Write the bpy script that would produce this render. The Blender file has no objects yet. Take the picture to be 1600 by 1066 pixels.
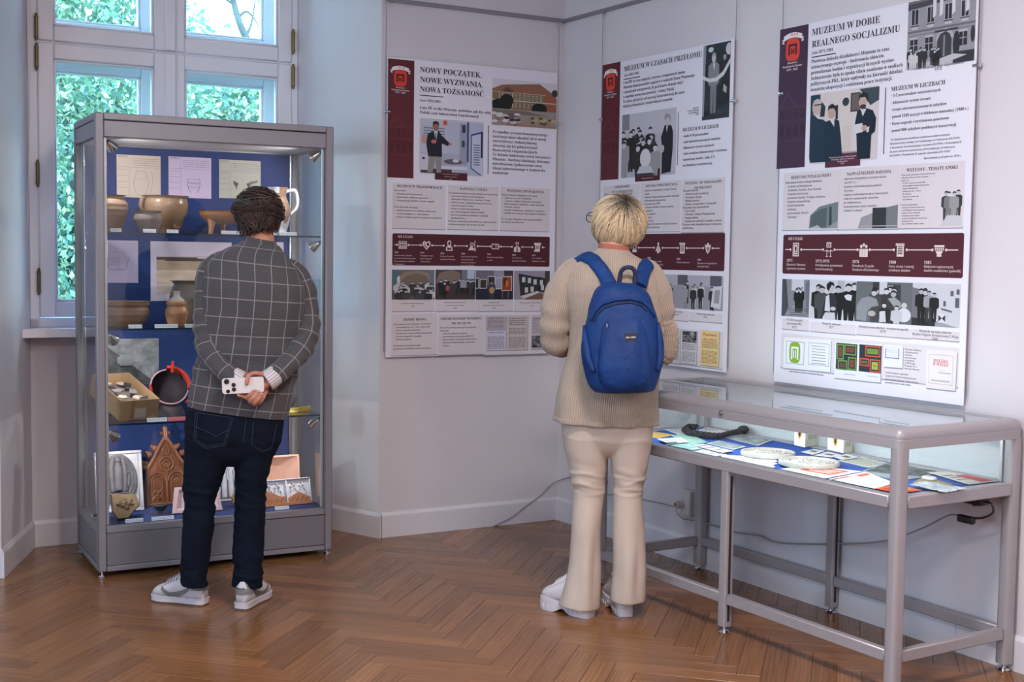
import bpy, bmesh, math, random
import numpy as np
from math import sin, cos, pi, radians, sqrt, atan2
from mathutils import Vector, Matrix, noise
random.seed(7); rng = np.random.default_rng(7)
SC = bpy.context.scene; COL = SC.collection

def lin(c):
    c = [x/255.0 for x in c[:3]]
    return tuple((x/12.92 if x <= .04045 else ((x+.055)/1.055)**2.4) for x in c) + (1.0,)

# ------------------------------------------------------------------ camera
FPX, PITCH, ROLL, EYE = 1985.51, 0.06613, -0.013775, 1.45
def cam_axes():
    fwd = np.array([0, cos(PITCH), -sin(PITCH)]); right = np.array([1., 0, 0]); down = np.cross(fwd, right)
    return cos(ROLL)*right+sin(ROLL)*down, -sin(ROLL)*right+cos(ROLL)*down, fwd
AX = np.array(cam_axes()); EYEP = np.array([0, 0, EYE])
cd = bpy.data.cameras.new('camera'); cam = bpy.data.objects.new('camera', cd); COL.objects.link(cam)
cd.sensor_width = 36; cd.sensor_fit = 'HORIZONTAL'; cd.lens = FPX*36/1600; cd.clip_start = .05; cd.clip_end = 200
mw = Matrix.Identity(4)
for i in range(3):
    mw[i][0] = AX[0][i]; mw[i][1] = -AX[1][i]; mw[i][2] = -AX[2][i]
mw[2][3] = EYE
cam.matrix_world = mw; SC.camera = cam

# ------------------------------------------------------------------ frames (facade, right wall, showcase, table case)
class Fr:
    def __init__(s, o, deg):
        s.o = np.array([o[0], o[1], 0.]); s.yaw = radians(deg); c, n = cos(s.yaw), sin(s.yaw)
        s.A = np.array([[c, n, 0], [-n, c, 0], [0, 0, 1]])
    def w(s, x, y, z=0): return s.o+np.array([x, y, z], float)@s.A
    def loc(s, P): return s.A@(np.asarray(P)-s.o)
    def hit(s, px, py, ax, v):
        d = s.A@(np.array([(px-800)/FPX, (py-533)/FPX, 1.0])@AX); o = s.loc(EYEP)
        return o+d*((v-o[ax])/d[ax])
    def m(s): return Matrix.Translation(Vector(s.o)) @ Matrix.Rotation(s.yaw, 4, 'Z')
FA = Fr((.260, 6.981), 29.6725)
RW = Fr((.260, 6.981), -58.3903)
CB = Fr((-1.817, 5.545), 28.155)
TB = Fr((1.281, 4.148), -58.3903)

# ------------------------------------------------------------------ view, world, lights
vs = SC.view_settings; vs.view_transform = 'Standard'; vs.look = 'None'; vs.gamma = 1; vs.use_curve_mapping = False
vs.exposure = 0.45
cy = SC.cycles
cy.use_denoising = True; cy.max_bounces = 10; cy.diffuse_bounces = 4; cy.glossy_bounces = 4; cy.transmission_bounces = 8
cy.transparent_max_bounces = 32; cy.caustics_reflective = False; cy.caustics_refractive = False; cy.sample_clamp_indirect = 6
wd = bpy.data.worlds.new('sky'); SC.world = wd; wd.use_nodes = True
nt = wd.node_tree; bg = nt.nodes['Background']
tc = nt.nodes.new('ShaderNodeTexCoord'); sp = nt.nodes.new('ShaderNodeSeparateXYZ'); rp = nt.nodes.new('ShaderNodeValToRGB')
nt.links.new(tc.outputs['Generated'], sp.inputs[0]); nt.links.new(sp.outputs['Z'], rp.inputs[0]); nt.links.new(rp.outputs[0], bg.inputs[0])
rp.color_ramp.elements[0].position = 0.0; rp.color_ramp.elements[0].color = (.56, .80, 1.0, 1)
rp.color_ramp.elements[1].position = .8; rp.color_ramp.elements[1].color = (.40, .66, 1.0, 1)
bg.inputs[1].default_value = 8.0
def area(name, P, size, power, col, target=None, size_y=None, spread=None):
    l = bpy.data.lights.new(name, 'AREA'); l.energy = power; l.color = col; l.size = size
    if size_y: l.shape = 'RECTANGLE'; l.size_y = size_y
    if spread: l.spread = spread
    o = bpy.data.objects.new(name, l); COL.objects.link(o); o.location = P
    if target is not None: o.rotation_euler = (Vector(target)-Vector(P)).to_track_quat('-Z', 'Y').to_euler()
    return o
FILL_LAMPS = [(-1.9, -3.6), (-3.9, -5.6), (-2.0, -7.6)]       # unseen ceiling lamps added to brighten the room (facade frame)
CEIL = 3.45
WINDOWS = [((-5.1, .45, 2.0), (1.6, 1.95), 0), ((-6.75, -2.6, 1.95), (1.5, 2.1), 1), ((-6.75, -5.2, 1.95), (1.5, 2.1), 1), ((-1.99, .95, 2.15), (1.36, 2.2), 0)]
for (p, sz, sd) in WINDOWS:      # daylight portals in the window openings (they guide sampling, they do not shine)
    po = area('daylight_portal', FA.w(*p), sz[0], 1, (1, 1, 1), FA.w(p[0]+(1 if sd else 0), p[1]-(0 if sd else 1), p[2]), sz[1]); po.data.cycles.is_portal = True
for i, (x, y) in enumerate(FILL_LAMPS):
    area('ceiling_fill_light', FA.w(x, y, CEIL-.40), .5, 58, (1.0, .90, .87))

# ------------------------------------------------------------------ helpers
def pmat(name, col, rough=.6, metal=0., bump=None, var=None, spec=.5, coat=0., trans=0., emis=None):
    m = bpy.data.materials.new(name); m.use_nodes = True; n = m.node_tree.nodes; l = m.node_tree.links
    b = n['Principled BSDF']; b.inputs['Base Color'].default_value = lin(col); b.inputs['Roughness'].default_value = rough
    b.inputs['Metallic'].default_value = metal; b.inputs['Specular IOR Level'].default_value = spec
    if coat: b.inputs['Coat Weight'].default_value = coat; b.inputs['Coat Roughness'].default_value = .12
    if emis: b.inputs['Emission Color'].default_value = lin(emis[0]); b.inputs['Emission Strength'].default_value = emis[1]
    tcn = None
    if bump or var:
        tcn = n.new('ShaderNodeTexCoord')
    if bump:
        t = n.new('ShaderNodeTexNoise'); t.inputs['Scale'].default_value = bump[0]; t.inputs['Detail'].default_value = 4
        bp = n.new('ShaderNodeBump'); bp.inputs['Strength'].default_value = bump[1]; bp.inputs['Distance'].default_value = bump[2] if len(bump) > 2 else .01
        l.new(tcn.outputs['Object'], t.inputs['Vector']); l.new(t.outputs['Fac'], bp.inputs['Height']); l.new(bp.outputs[0], b.inputs['Normal'])
    if var:
        t = n.new('ShaderNodeTexNoise'); t.inputs['Scale'].default_value = var[0]; t.inputs['Detail'].default_value = 5
        r = n.new('ShaderNodeValToRGB'); e = r.color_ramp.elements
        e[0].position = .3; e[1].position = .7
        e[0].color = lin(col); e[1].color = lin(var[1])
        l.new(tcn.outputs['Object'], t.inputs['Vector']); l.new(t.outputs['Fac'], r.inputs[0]); l.new(r.outputs[0], b.inputs['Base Color'])
    return m
def glass_mat(name, tint=(1, 1, 1), ior=1.45, gl=1.0):
    m = bpy.data.materials.new(name); m.use_nodes = True; n = m.node_tree.nodes; l = m.node_tree.links
    n.remove(n['Principled BSDF']); out = n['Material Output']
    tr = n.new('ShaderNodeBsdfTransparent'); tr.inputs[0].default_value = tuple(tint)+(1,)
    g = n.new('ShaderNodeBsdfGlossy'); g.inputs['Roughness'].default_value = .01
    f = n.new('ShaderNodeLayerWeight'); f.inputs[0].default_value = .5
    pw = n.new('ShaderNodeMath'); pw.operation = 'POWER'; pw.inputs[1].default_value = 5; l.new(f.outputs['Facing'], pw.inputs[0])
    mu = n.new('ShaderNodeMath'); mu.operation = 'MULTIPLY_ADD'; f0 = ((ior-1)/(ior+1))**2; mu.inputs[1].default_value = (1-f0)*gl; mu.inputs[2].default_value = f0*gl; l.new(pw.outputs[0], mu.inputs[0])
    mx = n.new('ShaderNodeMixShader'); l.new(mu.outputs[0], mx.inputs[0])
    l.new(tr.outputs[0], mx.inputs[1]); l.new(g.outputs[0], mx.inputs[2]); l.new(mx.outputs[0], out.inputs[0])
    return m
def print_mat(name='print_ink', rough=.55, spec=.3):
    m = bpy.data.materials.new(name); m.use_nodes = True; n = m.node_tree.nodes; l = m.node_tree.links
    a = n.new('ShaderNodeAttribute'); a.attribute_name = 'Col'; b = n['Principled BSDF']
    l.new(a.outputs['Color'], b.inputs['Base Color']); b.inputs['Roughness'].default_value = rough; b.inputs['Specular IOR Level'].default_value = spec
    return m
PRINT = print_mat()

class MB:
    """collects faces with a material slot and a colour each, then links them as one mesh object"""
    def __init__(s): s.v = []; s.f = []; s.mi = []; s.c = []; s.at = []
    def add(s, V, F, mi=0, col=None, at=None):
        o = len(s.v); s.v += [tuple(p) for p in V]
        for f in F: s.f.append(tuple(i+o for i in f)); s.mi.append(mi); s.c.append(col)
        s.at += list(at) if at is not None else [(0, 0, 0)]*len(V)
        return s
    def box(s, a, b, bev=0, mi=0, col=None, M=None):
        lo = np.minimum(a, b).astype(float); hi = np.maximum(a, b).astype(float); c = (lo+hi)/2; h = (hi-lo)/2
        if bev <= 0:
            V = [(c[0]+h[0]*x, c[1]+h[1]*y, c[2]+h[2]*z) for x in (-1, 1) for y in (-1, 1) for z in (-1, 1)]
            F = [(0, 1, 3, 2), (4, 6, 7, 5), (0, 4, 5, 1), (2, 3, 7, 6), (0, 2, 6, 4), (1, 5, 7, 3)]
        else:
            bv = min(bev, .98*min(h)); V = []; idx = {}
            for x in (-1, 1):
                for y in (-1, 1):
                    for z in (-1, 1):
                        for ax in range(3):
                            d = [h[k]-bv if k != ax else h[k] for k in range(3)]
                            idx[(x, y, z, ax)] = len(V); V.append((c[0]+x*d[0], c[1]+y*d[1], c[2]+z*d[2]))
            F = []
            def k(sg, ax): return idx[(sg[0], sg[1], sg[2], ax)]
            for ax in range(3):
                o1, o2 = [q for q in range(3) if q != ax]
                for sg in (-1, 1):
                    q = []
                    for (p1, p2) in ((-1, -1), (1, -1), (1, 1), (-1, 1)):
                        t = [0, 0, 0]; t[ax] = sg; t[o1] = p1; t[o2] = p2; q.append(k(t, ax))
                    F.append(q)
                for p1 in (-1, 1):
                    for p2 in (-1, 1):
                        t1 = [0, 0, 0]; t1[o1] = p1; t1[o2] = p2; t1[ax] = -1; t2 = list(t1); t2[ax] = 1
                        F.append([k(t1, o1), k(t2, o1), k(t2, o2), k(t1, o2)])
            for x in (-1, 1):
                for y in (-1, 1):
                    for z in (-1, 1): F.append([k((x, y, z), i) for i in range(3)])
            VV = np.array(V); G = []
            for f in F:
                n = np.cross(VV[f[1]]-VV[f[0]], VV[f[2]]-VV[f[0]]); G.append(f if np.dot(n, VV[list(f)].mean(0)-c) > 0 else f[::-1])
            F = G
        if M is not None: V = [tuple(M @ Vector(p)) for p in V]
        return s.add(V, F, mi, col)
    def prism(s, poly, z0, z1, mi=0, col=None, M=None, side=None):
        n = len(poly); V = [(x, y, z0) for x, y in poly]+[(x, y, z1) for x, y in poly]
        ar = sum(poly[i][0]*poly[(i+1) % n][1]-poly[(i+1) % n][0]*poly[i][1] for i in range(n))
        F = [tuple(range(n))[::-1], tuple(range(n, 2*n))]+[(i, (i+1) % n, n+(i+1) % n, n+i) for i in range(n)]
        if ar < 0: F = [f[::-1] for f in F]
        if M is not None: V = [tuple(M @ Vector(p)) for p in V]
        return s.add(V, F, mi, col)
    def rings(s, R, mi=0, col=None, close=True, cap=True, at=None, loop=False):
        m = len(R); n = len(R[0]); V = [tuple(p) for r in R for p in r]; F = []
        for i in range(m if loop else m-1):
            i2 = (i+1) % m
            for j in range(n if close else n-1):
                j2 = (j+1) % n; F.append((i*n+j, i*n+j2, i2*n+j2, i2*n+j))
        if cap and close and not loop: F += [tuple(range(n))[::-1], tuple(range((m-1)*n, m*n))]
        return s.add(V, F, mi, col, at)
    def lathe(s, prof, n=32, c=(0, 0, 0), mi=0, col=None, cap=True, M=None, sx=1, sy=1):
        R = []
        for r, z in prof: R.append([(c[0]+sx*r*cos(2*pi*j/n), c[1]+sy*r*sin(2*pi*j/n), c[2]+z) for j in range(n)])
        if M is not None: R = [[tuple(M @ Vector(p)) for p in r] for r in R]
        return s.rings(R, mi, col, cap=cap)
    def tube(s, pts, r, n=8, mi=0, col=None, cap=True, loop=False, flat=1.0):
        P = [Vector(p) for p in pts]; m = len(P); rr = r if hasattr(r, '__len__') else [r]*m; R = []
        up = None
        for i in range(m):
            t = (P[(i+1) % m] if (loop or i < m-1) else P[i])-(P[i-1] if (loop or i > 0) else P[i])
            t = t.normalized() if t.length > 1e-9 else Vector((0, 0, 1))
            if up is None: up = Vector((0, 0, 1)) if abs(t.z) < .9 else Vector((0, 1, 0))
            a = up-t*up.dot(t); a = a.normalized() if a.length > 1e-6 else t.orthogonal().normalized(); up = a; b = t.cross(a)
            R.append([P[i]+(a*cos(2*pi*j/n)*flat+b*sin(2*pi*j/n))*rr[i] for j in range(n)])
        return s.rings(R, mi, col, cap=cap, loop=loop)
    def cyl(s, p0, p1, r, n=12, mi=0, col=None, r1=None): return s.tube([p0, p1], [r, r if r1 is None else r1], n, mi, col)
    def ball(s, c, r, n=12, mi=0, col=None, sc=(1, 1, 1)):
        R = []
        for i in range(n//2+1):
            t = pi*i/(n//2); rr = max(sin(t), 1e-4)
            R.append([(c[0]+r*sc[0]*rr*cos(2*pi*j/n), c[1]+r*sc[1]*rr*sin(2*pi*j/n), c[2]-r*sc[2]*cos(t)) for j in range(n)])
        return s.rings(R, mi, col)
    def build(s, name, mats, parent=None, smooth=None, M=None, attr=None, label=None, kind=None):
        me = bpy.data.meshes.new(name); me.from_pydata(s.v, [], s.f)
        mats = mats if isinstance(mats, (list, tuple)) else [mats]
        for m in mats: me.materials.append(m)
        if any(s.mi): me.polygons.foreach_set('material_index', s.mi)
        if any(c is not None for c in s.c):
            a = me.attributes.new('Col', 'FLOAT_COLOR', 'FACE'); d = np.ones((len(s.f), 4), np.float32)
            cc = {}
            for i, c in enumerate(s.c):
                if c is not None:
                    if c not in cc: cc[c] = lin(c)
                    d[i] = cc[c]
            a.data.foreach_set('color', d.ravel())
        if attr:
            a = me.attributes.new(attr, 'FLOAT_VECTOR', 'POINT'); a.data.foreach_set('vector', np.array(s.at, np.float32).ravel())
        if smooth is not None:
            me.shade_smooth()
            if smooth < 180: me.set_sharp_from_angle(angle=radians(smooth))
        me.update()
        o = bpy.data.objects.new(name, me); COL.objects.link(o)
        if parent is not None: o.parent = parent
        if M is not None: o.matrix_basis = M
        if label: o['label'] = label
        if kind: o['kind'] = kind
        return o
def tag(o, label, cat, group=None, kind=None):
    if label: o['label'] = label
    if cat: o['category'] = cat
    if group: o['group'] = group
    if kind: o['kind'] = kind
    return o
def thing(name, label, cat, fr, p=(0, 0, 0), rz=0., group=None):
    o = bpy.data.objects.new(name, None); COL.objects.link(o); o.empty_display_size = .05
    o.location = fr.w(*p); o.rotation_euler = (0, 0, fr.yaw+rz); return tag(o, label, cat, group)
def at(fr, p=(0, 0, 0), rz=0.): return Matrix.Translation(Vector(fr.w(*p))) @ Matrix.Rotation(fr.yaw+rz, 4, 'Z')
def T(x=0, y=0, z=0): return Matrix.Translation((x, y, z))
def Rx(a): return Matrix.Rotation(a, 4, 'X')
def Ry(a): return Matrix.Rotation(a, 4, 'Y')
def Rz(a): return Matrix.Rotation(a, 4, 'Z')
def dup(root, M=None, label=None, group=None):
    r = root.copy(); COL.objects.link(r)
    if M is not None: r.matrix_world = M
    if label: r['label'] = label
    if group: r['group'] = group
    for ch in list(root.children):
        c = ch.copy(); COL.objects.link(c); c.parent = r
        for g in ch.children:
            d = g.copy(); COL.objects.link(d); d.parent = c
    return r
def smooth_path(pts, k=6):
    P = np.array(pts, float); n = len(P); out = []
    for i in range(n-1):
        p0 = P[max(i-1, 0)]; p1 = P[i]; p2 = P[i+1]; p3 = P[min(i+2, n-1)]
        for t in np.linspace(0, 1, k, endpoint=False):
            out.append(.5*((2*p1)+(-p0+p2)*t+(2*p0-5*p1+4*p2-p3)*t*t+(-p0+3*p1-3*p2+p3)*t**3))
    out.append(P[-1]); return np.array(out)
# ================================================================== setting
plaster = pmat('white_plaster', (214, 209, 214), .85, bump=(55, .14, .004), var=(1.3, (206, 201, 208)), spec=.2)
paint = pmat('white_gloss_paint', (216, 213, 220), .45, bump=(14, .04, .003))
ceil_m = pmat('ceiling_white', (226, 222, 220), .9, bump=(40, .1, .003), spec=.2)
rail_m = pmat('rail_grey_aluminium', (150, 146, 152), .4, .6, bump=(60, .05, .002))
win_m = pmat('window_lacquer', (234, 234, 242), .38, bump=(9, .03, .003))
brass = pmat('aged_brass', (120, 106, 76), .35, .85, bump=(80, .1, .002))
pane_m = glass_mat('window_glass', (.95, 1.0, .99), 1.4, .8)
def st(name, mb, m, fr=FA, parent=None, smooth=None, **k):
    o = mb.build(name, m, parent, smooth, None if parent is not None else fr.m(), **k)
    if parent is None: o['kind'] = 'structure'
    return o
H = CEIL
NR = [(-1.074, 0), (-1.310, .556)]           # right splay of the window niche
NL = [(-2.886, 0), (-2.668, .556)]           # left splay
XL, YB, XR = -6.6, -9.2, 0.0
# facade, pieces around the niche (and a second window further left, out of frame)
def wall_poly(pts, z0=0., z1=H): return MB().prism(pts, z0, z1)
st('wall_facade', wall_poly([(-1.074, 0), (.4, 0), (.4, .9), (-1.310, .9), (-1.310, .556)]), plaster)
w2 = (-5.9, -4.3)
f2 = MB(); f2.prism([(w2[1], 0), (-2.886, 0), (-2.668, .556), (-2.668, .9), (w2[1], .9)], 0, H)
f2.prism([(XL-.3, 0), (w2[0], 0), (w2[0], .9), (XL-.3, .9)], 0, H)
f2.prism([(w2[0], 0), (w2[1], 0), (w2[1], .9), (w2[0], .9)], 0, 1.05); f2.prism([(w2[0], 0), (w2[1], 0), (w2[1], .9), (w2[0], .9)], 3.0, H)
st('wall_facade_left', f2, plaster)
st('wall_niche', MB().prism([(-2.668, .556), (-1.310, .556), (-1.310, .9), (-2.668, .9)], 0, 1.03), plaster)
st('wall_niche_top', MB().prism([(-2.75, .3), (-1.25, .3), (-1.25, .9), (-2.75, .9)], 3.25, H), plaster)
st('wall_right', MB().prism([(-.2, 0), (9.6, 0), (9.6, .3), (-.2, .3)], 0, H), plaster, RW)
wl = MB()
for a, b in ((YB, -5.95), (-4.45, -3.35), (-1.85, .1)): wl.box((XL-.3, a, 0), (XL, b, H))
for a, b in ((-5.95, -4.45), (-3.35, -1.85)): wl.box((XL-.3, a, 0), (XL, b, .9)); wl.box((XL-.3, a, 3.0), (XL, b, H))
st('wall_left', wl, plaster)
for i, a in enumerate((-5.95, -3.35)):
    m = MB()
    for y0, y1, z0, z1 in ((a, a+.07, .9, 3.0), (a+1.43, a+1.5, .9, 3.0), (a+.715, a+.785, .9, 3.0), (a, a+1.5, .9, .97), (a, a+1.5, 2.93, 3.0), (a, a+1.5, 2.25, 2.32)): m.box((XL-.2, y0, z0), (XL-.13, y1, z1), .004)
    st('window_frame_%d' % (i+2), m, win_m)
st('wall_back', MB().box((XL-.3, YB-.3, 0), (1.2, YB, H)), plaster)
st('ceiling', MB().box((XL-.3, YB-.3, H), (1.4, .95, H+.15)), ceil_m)
# baseboards with a small sloped top
bb = [(0, 0), (-.014, 0), (-.014, .112), (-.006, .128), (0, .128)]
def baseboard(name, a, b, fr=FA):
    a = Vector((a[0], a[1], 0)); b = Vector((b[0], b[1], 0)); t = (b-a).normalized(); nrm = Vector((t.y, -t.x, 0))   # room side = right of a->b
    R = [[p+nrm*(-d)*1.0+Vector((0, 0, z)) for d, z in bb] for p in (a, b)]
    mb = MB(); mb.rings([[tuple(q) for q in r] for r in R]); return st(name, mb, paint, fr)
baseboard('baseboard_facade', (-1.060, 0), (0, 0)); baseboard('baseboard_reveal_right', (-1.310, .556), (-1.066, -.018))
baseboard('baseboard_niche', (-2.668, .556), (-1.310, .556)); baseboard('baseboard_reveal_left', (-2.892, -.016), (-2.668, .556))
baseboard('baseboard_facade_left', (XL, 0), (-2.886, 0))
# right wall baseboard in three boards with thin joints
for i, (a, b) in enumerate(((.0, 2.083), (2.085, 2.712), (2.714, 9.0))): baseboard('baseboard_right' if i == 0 else 'baseboard_right_%d' % i, (a, 0), (b, 0), RW)
# picture rail
rp_ = [(0, 0), (-.012, 0), (-.012, .016), (-.004, .022), (0, .022)]
def rail(name, a, b, fr):
    R = [[(x, d, 2.716+z) for d, z in rp_] for x in (a, b)]; mb = MB(); mb.rings(R); return st(name, mb, rail_m, fr)
rail('trim_picture_rail_facade', -1.055, 0, FA); rail('trim_picture_rail_right', 0, 9.0, RW)
# window sill
sl = MB(); sl.prism([(-2.742, .405), (-1.245, .405), (-1.312, .56), (-2.666, .56)], 1.036, 1.076)
so = st('window_sill_1', sl, win_m)
# window: inner casements, outer casements, one Empty
win = bpy.data.objects.new('window_1', None); COL.objects.link(win); win.matrix_world = FA.m(); win['kind'] = 'structure'
def bar(mb, x0, x1, y0, y1, z0, z1, bev=.004): mb.box((x0, y0, z0), (x1, y1, z1), bev)
WX0, WX1, WZ0, WZ1, WY = -2.668, -1.310, 1.076, 3.25, .556
fm = MB()
bar(fm, WX0, WX0+.045, WY, WY+.07, WZ0, WZ1); bar(fm, WX1-.035, WX1, WY, WY+.07, WZ0, WZ1); bar(fm, WX0, WX1, WY, WY+.07, WZ0, WZ0+.045); bar(fm, WX0, WX1, WY, WY+.07, WZ1-.05, WZ1)
bar(fm, WX0, WX1, WY+.012, WY+.07, 2.44, 2.47)
fm.build('window_frame', win_m, win, 40)
mid = -1.99
def casement(x0, x1, z0, z1, y, name, fw=.075, dy=.045):
    m = MB()
    bar(m, x0, x0+fw, y, y+dy, z0, z1, .006); bar(m, x1-fw, x1, y, y+dy, z0, z1, .006); bar(m, x0+fw, x1-fw, y, y+dy, z0, z0+fw, .006); bar(m, x0+fw, x1-fw, y, y+dy, z1-fw, z1, .006)
    b = .012
    for (a0, a1, c0, c1) in ((x0+fw, x0+fw+b, z0+fw, z1-fw), (x1-fw-b, x1-fw, z0+fw, z1-fw), (x0+fw, x1-fw, z0+fw, z0+fw+b), (x0+fw, x1-fw, z1-fw-b, z1-fw)): bar(m, a0, a1, y+.010, y+dy-.004, c0, c1, .004)
    o = m.build(name, win_m, win, 40)
    p = MB(); p.box((x0+fw+b-.004, y+.020, z0+fw+b-.004), (x1-fw-b+.004, y+.024, z1-fw-b+.004)); p.build('glass_pane', pane_m, o)
    return o
for (x0, x1) in ((WX0+.045, mid-.002), (mid+.002, WX1-.035)):
    for (z0, z1) in ((WZ0+.050, 2.448), (2.458, 3.19)): casement(x0, x1, z0, z1, WY-.006, 'casement')
ms = MB(); ms.box((mid-.028, WY-.020, WZ0+.05), (mid+.028, WY-.004, 2.446), .006); ms.box((mid-.028, WY-.020, 2.46), (mid+.028, WY-.004, 3.19), .006); ms.build('meeting_stile', win_m, win, 40)
# box between the two window layers and the outer casements
bxm = MB(); bar(bxm, WX0, WX0+.03, WY+.07, WY+.24, WZ0, WZ1, 0); bar(bxm, WX1-.03, WX1, WY+.07, WY+.24, WZ0, WZ1, 0); bar(bxm, WX0, WX1, WY+.07, WY+.30, WZ0-.04, WZ0+.02, 0); bar(bxm, WX0, WX1, WY+.07, WY+.24, WZ1-.04, WZ1, 0)
bar(bxm, WX0+.03, WX1-.03, WY+.155, WY+.235, 2.435, 2.50, .004)
bxm.build('window_box_lining', win_m, win)
for (x0, x1) in ((WX0+.03, mid-.002), (mid+.002, WX1-.03)):
    for (z0, z1) in ((WZ0+.02, 2.44), (2.49, 3.2)): casement(x0, x1, z0, z1, WY+.18, 'outer_casement', .098, .045)
for hx, hz in ((-2.629, 2.515), (-2.629, 2.375), (-2.629, 1.82), (-2.629, 1.30), (-1.343, 2.565), (-1.343, 2.385), (-1.343, 1.82), (-1.343, 1.3)):
    hm = MB(); hm.cyl((hx, WY-.016, hz-.047), (hx, WY-.016, hz+.047), .0085, 10)
    for s_ in (-1, 1): hm.ball((hx, WY-.016, hz+s_*.056), .0075, 8, sc=(1, 1, 1.5)); hm.cyl((hx, WY-.016, hz+s_*.044), (hx, WY-.016, hz+s_*.049), .0105, 10)
    hm.cyl((hx, WY-.016, hz-.001), (hx, WY-.016, hz+.001), .0095, 10)
    hm.build('hinge', brass, win, 40)
for hz in (2.34, 2.60):      # small plates on the outer casements
    MB().box((-1.347, WY+.10, hz-.035), (-1.338, WY+.12, hz+.035), .002).build('latch_plate', win_m, win)
# ------------------------------------------------------------------ parquet in herringbone
floor = MB().box((XL-.3, YB-.3, -.06), (1.4, .95, -.010)).build('floor', pmat('floor_base', (40, 26, 18), .8, bump=(30, .2)), None, None, FA.m()); floor['kind'] = 'structure'
def wood_mat():
    m = bpy.data.materials.new('oak_parquet'); m.use_nodes = True; n = m.node_tree.nodes; l = m.node_tree.links; b = n['Principled BSDF']
    a = n.new('ShaderNodeAttribute'); a.attribute_name = 'grain'
    mp = n.new('ShaderNodeMapping'); mp.inputs['Scale'].default_value = (2.6, 62, 62); l.new(a.outputs['Vector'], mp.inputs['Vector'])
    t = n.new('ShaderNodeTexNoise'); t.inputs['Scale'].default_value = 1.0; t.inputs['Detail'].default_value = 6; t.inputs['Roughness'].default_value = .62; t.inputs['Distortion'].default_value = .6
    l.new(mp.outputs[0], t.inputs['Vector'])
    mp2 = n.new('ShaderNodeMapping'); mp2.inputs['Scale'].default_value = (1.3, 9, 9); l.new(a.outputs['Vector'], mp2.inputs['Vector'])
    w = n.new('ShaderNodeTexWave'); w.wave_type = 'BANDS'; w.bands_direction = 'Y'; w.inputs['Scale'].default_value = 2.2; w.inputs['Distortion'].default_value = 7; w.inputs['Detail'].default_value = 2; w.inputs['Detail Scale'].default_value = .8
    l.new(mp2.outputs[0], w.inputs['Vector'])
    mx = n.new('ShaderNodeMath'); mx.operation = 'MULTIPLY_ADD'; mx.inputs[1].default_value = .14; l.new(w.outputs['Fac'], mx.inputs[0]); l.new(t.outputs['Fac'], mx.inputs[2])
    r = n.new('ShaderNodeValToRGB'); e = r.color_ramp.elements; e[0].position = .22; e[0].color = lin((112, 75, 46)); e[1].position = .95; e[1].color = lin((164, 116, 76))
    e.new(.58).color = lin((140, 97, 62)); l.new(mx.outputs[0], r.inputs[0])
    oi = n.new('ShaderNodeObjectInfo'); ge = n.new('ShaderNodeNewGeometry')
    ad = n.new('ShaderNodeMath'); ad.operation = 'ADD'; l.new(oi.outputs['Random'], ad.inputs[0]); l.new(ge.outputs['Random Per Island'], ad.inputs[1])
    fr_ = n.new('ShaderNodeMath'); fr_.operation = 'FRACT'; l.new(ad.outputs[0], fr_.inputs[0])
    r2 = n.new('ShaderNodeValToRGB'); r2.color_ramp.elements[0].color = (.72, .68, .64, 1); r2.color_ramp.elements[1].color = (1.12, 1.10, 1.05, 1); r2.color_ramp.elements.new(.85).color = (.98, .95, .92, 1); l.new(fr_.outputs[0], r2.inputs[0])
    mm = n.new('ShaderNodeMix'); mm.data_type = 'RGBA'; mm.blend_type = 'MULTIPLY'; mm.inputs['Factor'].default_value = 1
    l.new(r.outputs[0], mm.inputs['A']); l.new(r2.outputs[0], mm.inputs['B']); l.new(mm.outputs['Result'], b.inputs['Base Color'])
    b.inputs['Roughness'].default_value = .23; b.inputs['Specular IOR Level'].default_value = .5
    bp = n.new('ShaderNodeBump'); bp.inputs['Strength'].default_value = .06; bp.inputs['Distance'].default_value = .002; l.new(t.outputs['Fac'], bp.inputs['Height']); l.new(bp.outputs[0], b.inputs['Normal'])
    return m
wood = wood_mat()
PW, PL = .085, .51
pv = []
for k in range(24):      # plank meshes shared by the single planks
    mb = MB(); mb.box((-PL/2+.0004, -PW/2+.0004, -.014), (PL/2-.0004, PW/2-.0004, 0), .0012)
    off = rng.uniform(-40, 40, 3); mb.at = [(p[0]+off[0], p[1]+off[1], off[2]) for p in mb.v]
    me_o = mb.build('plank_proto', wood, None, None, None, 'grain'); pv.append((me_o.data, mb)); bpy.data.objects.remove(me_o)
pa = radians(75.2); ca, sa = cos(pa), sin(pa)
planks = []
nn = PL/PW
for i in range(-150, 150):
    for j in range(-60, 60):
        # herringbone lattice: row step (w, w), column step (L, -L)
        bx_, by_ = i*PW+j*PL, i*PW-j*PL
        for (cx, cyy, ro) in ((bx_+PL/2, by_+PW/2, 0), (bx_+PL+PW/2, by_+PW-PL/2, pi/2)):
            X = ca*cx-sa*cyy; Y = sa*cx+ca*cyy+3
            q = FA.loc((X, Y, 0))
            rwl = RW.loc((X, Y, 0))
            ok = XL+.05 < q[0] and YB < q[1] < .34 and rwl[1] < .34
            if -2.98 < q[0] < -1.0 and 0 < q[1] < .66: ok = True
            if ok and -6 < Y: 
                cz = Y; u = abs(X)/Y if Y > .9 else 9
                planks.append((X, Y, ro+pa, u < .47))
planks.sort(key=lambda p: (not p[3], p[1] if p[1] > 3.0 else 50-p[1]))
big = MB()
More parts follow.
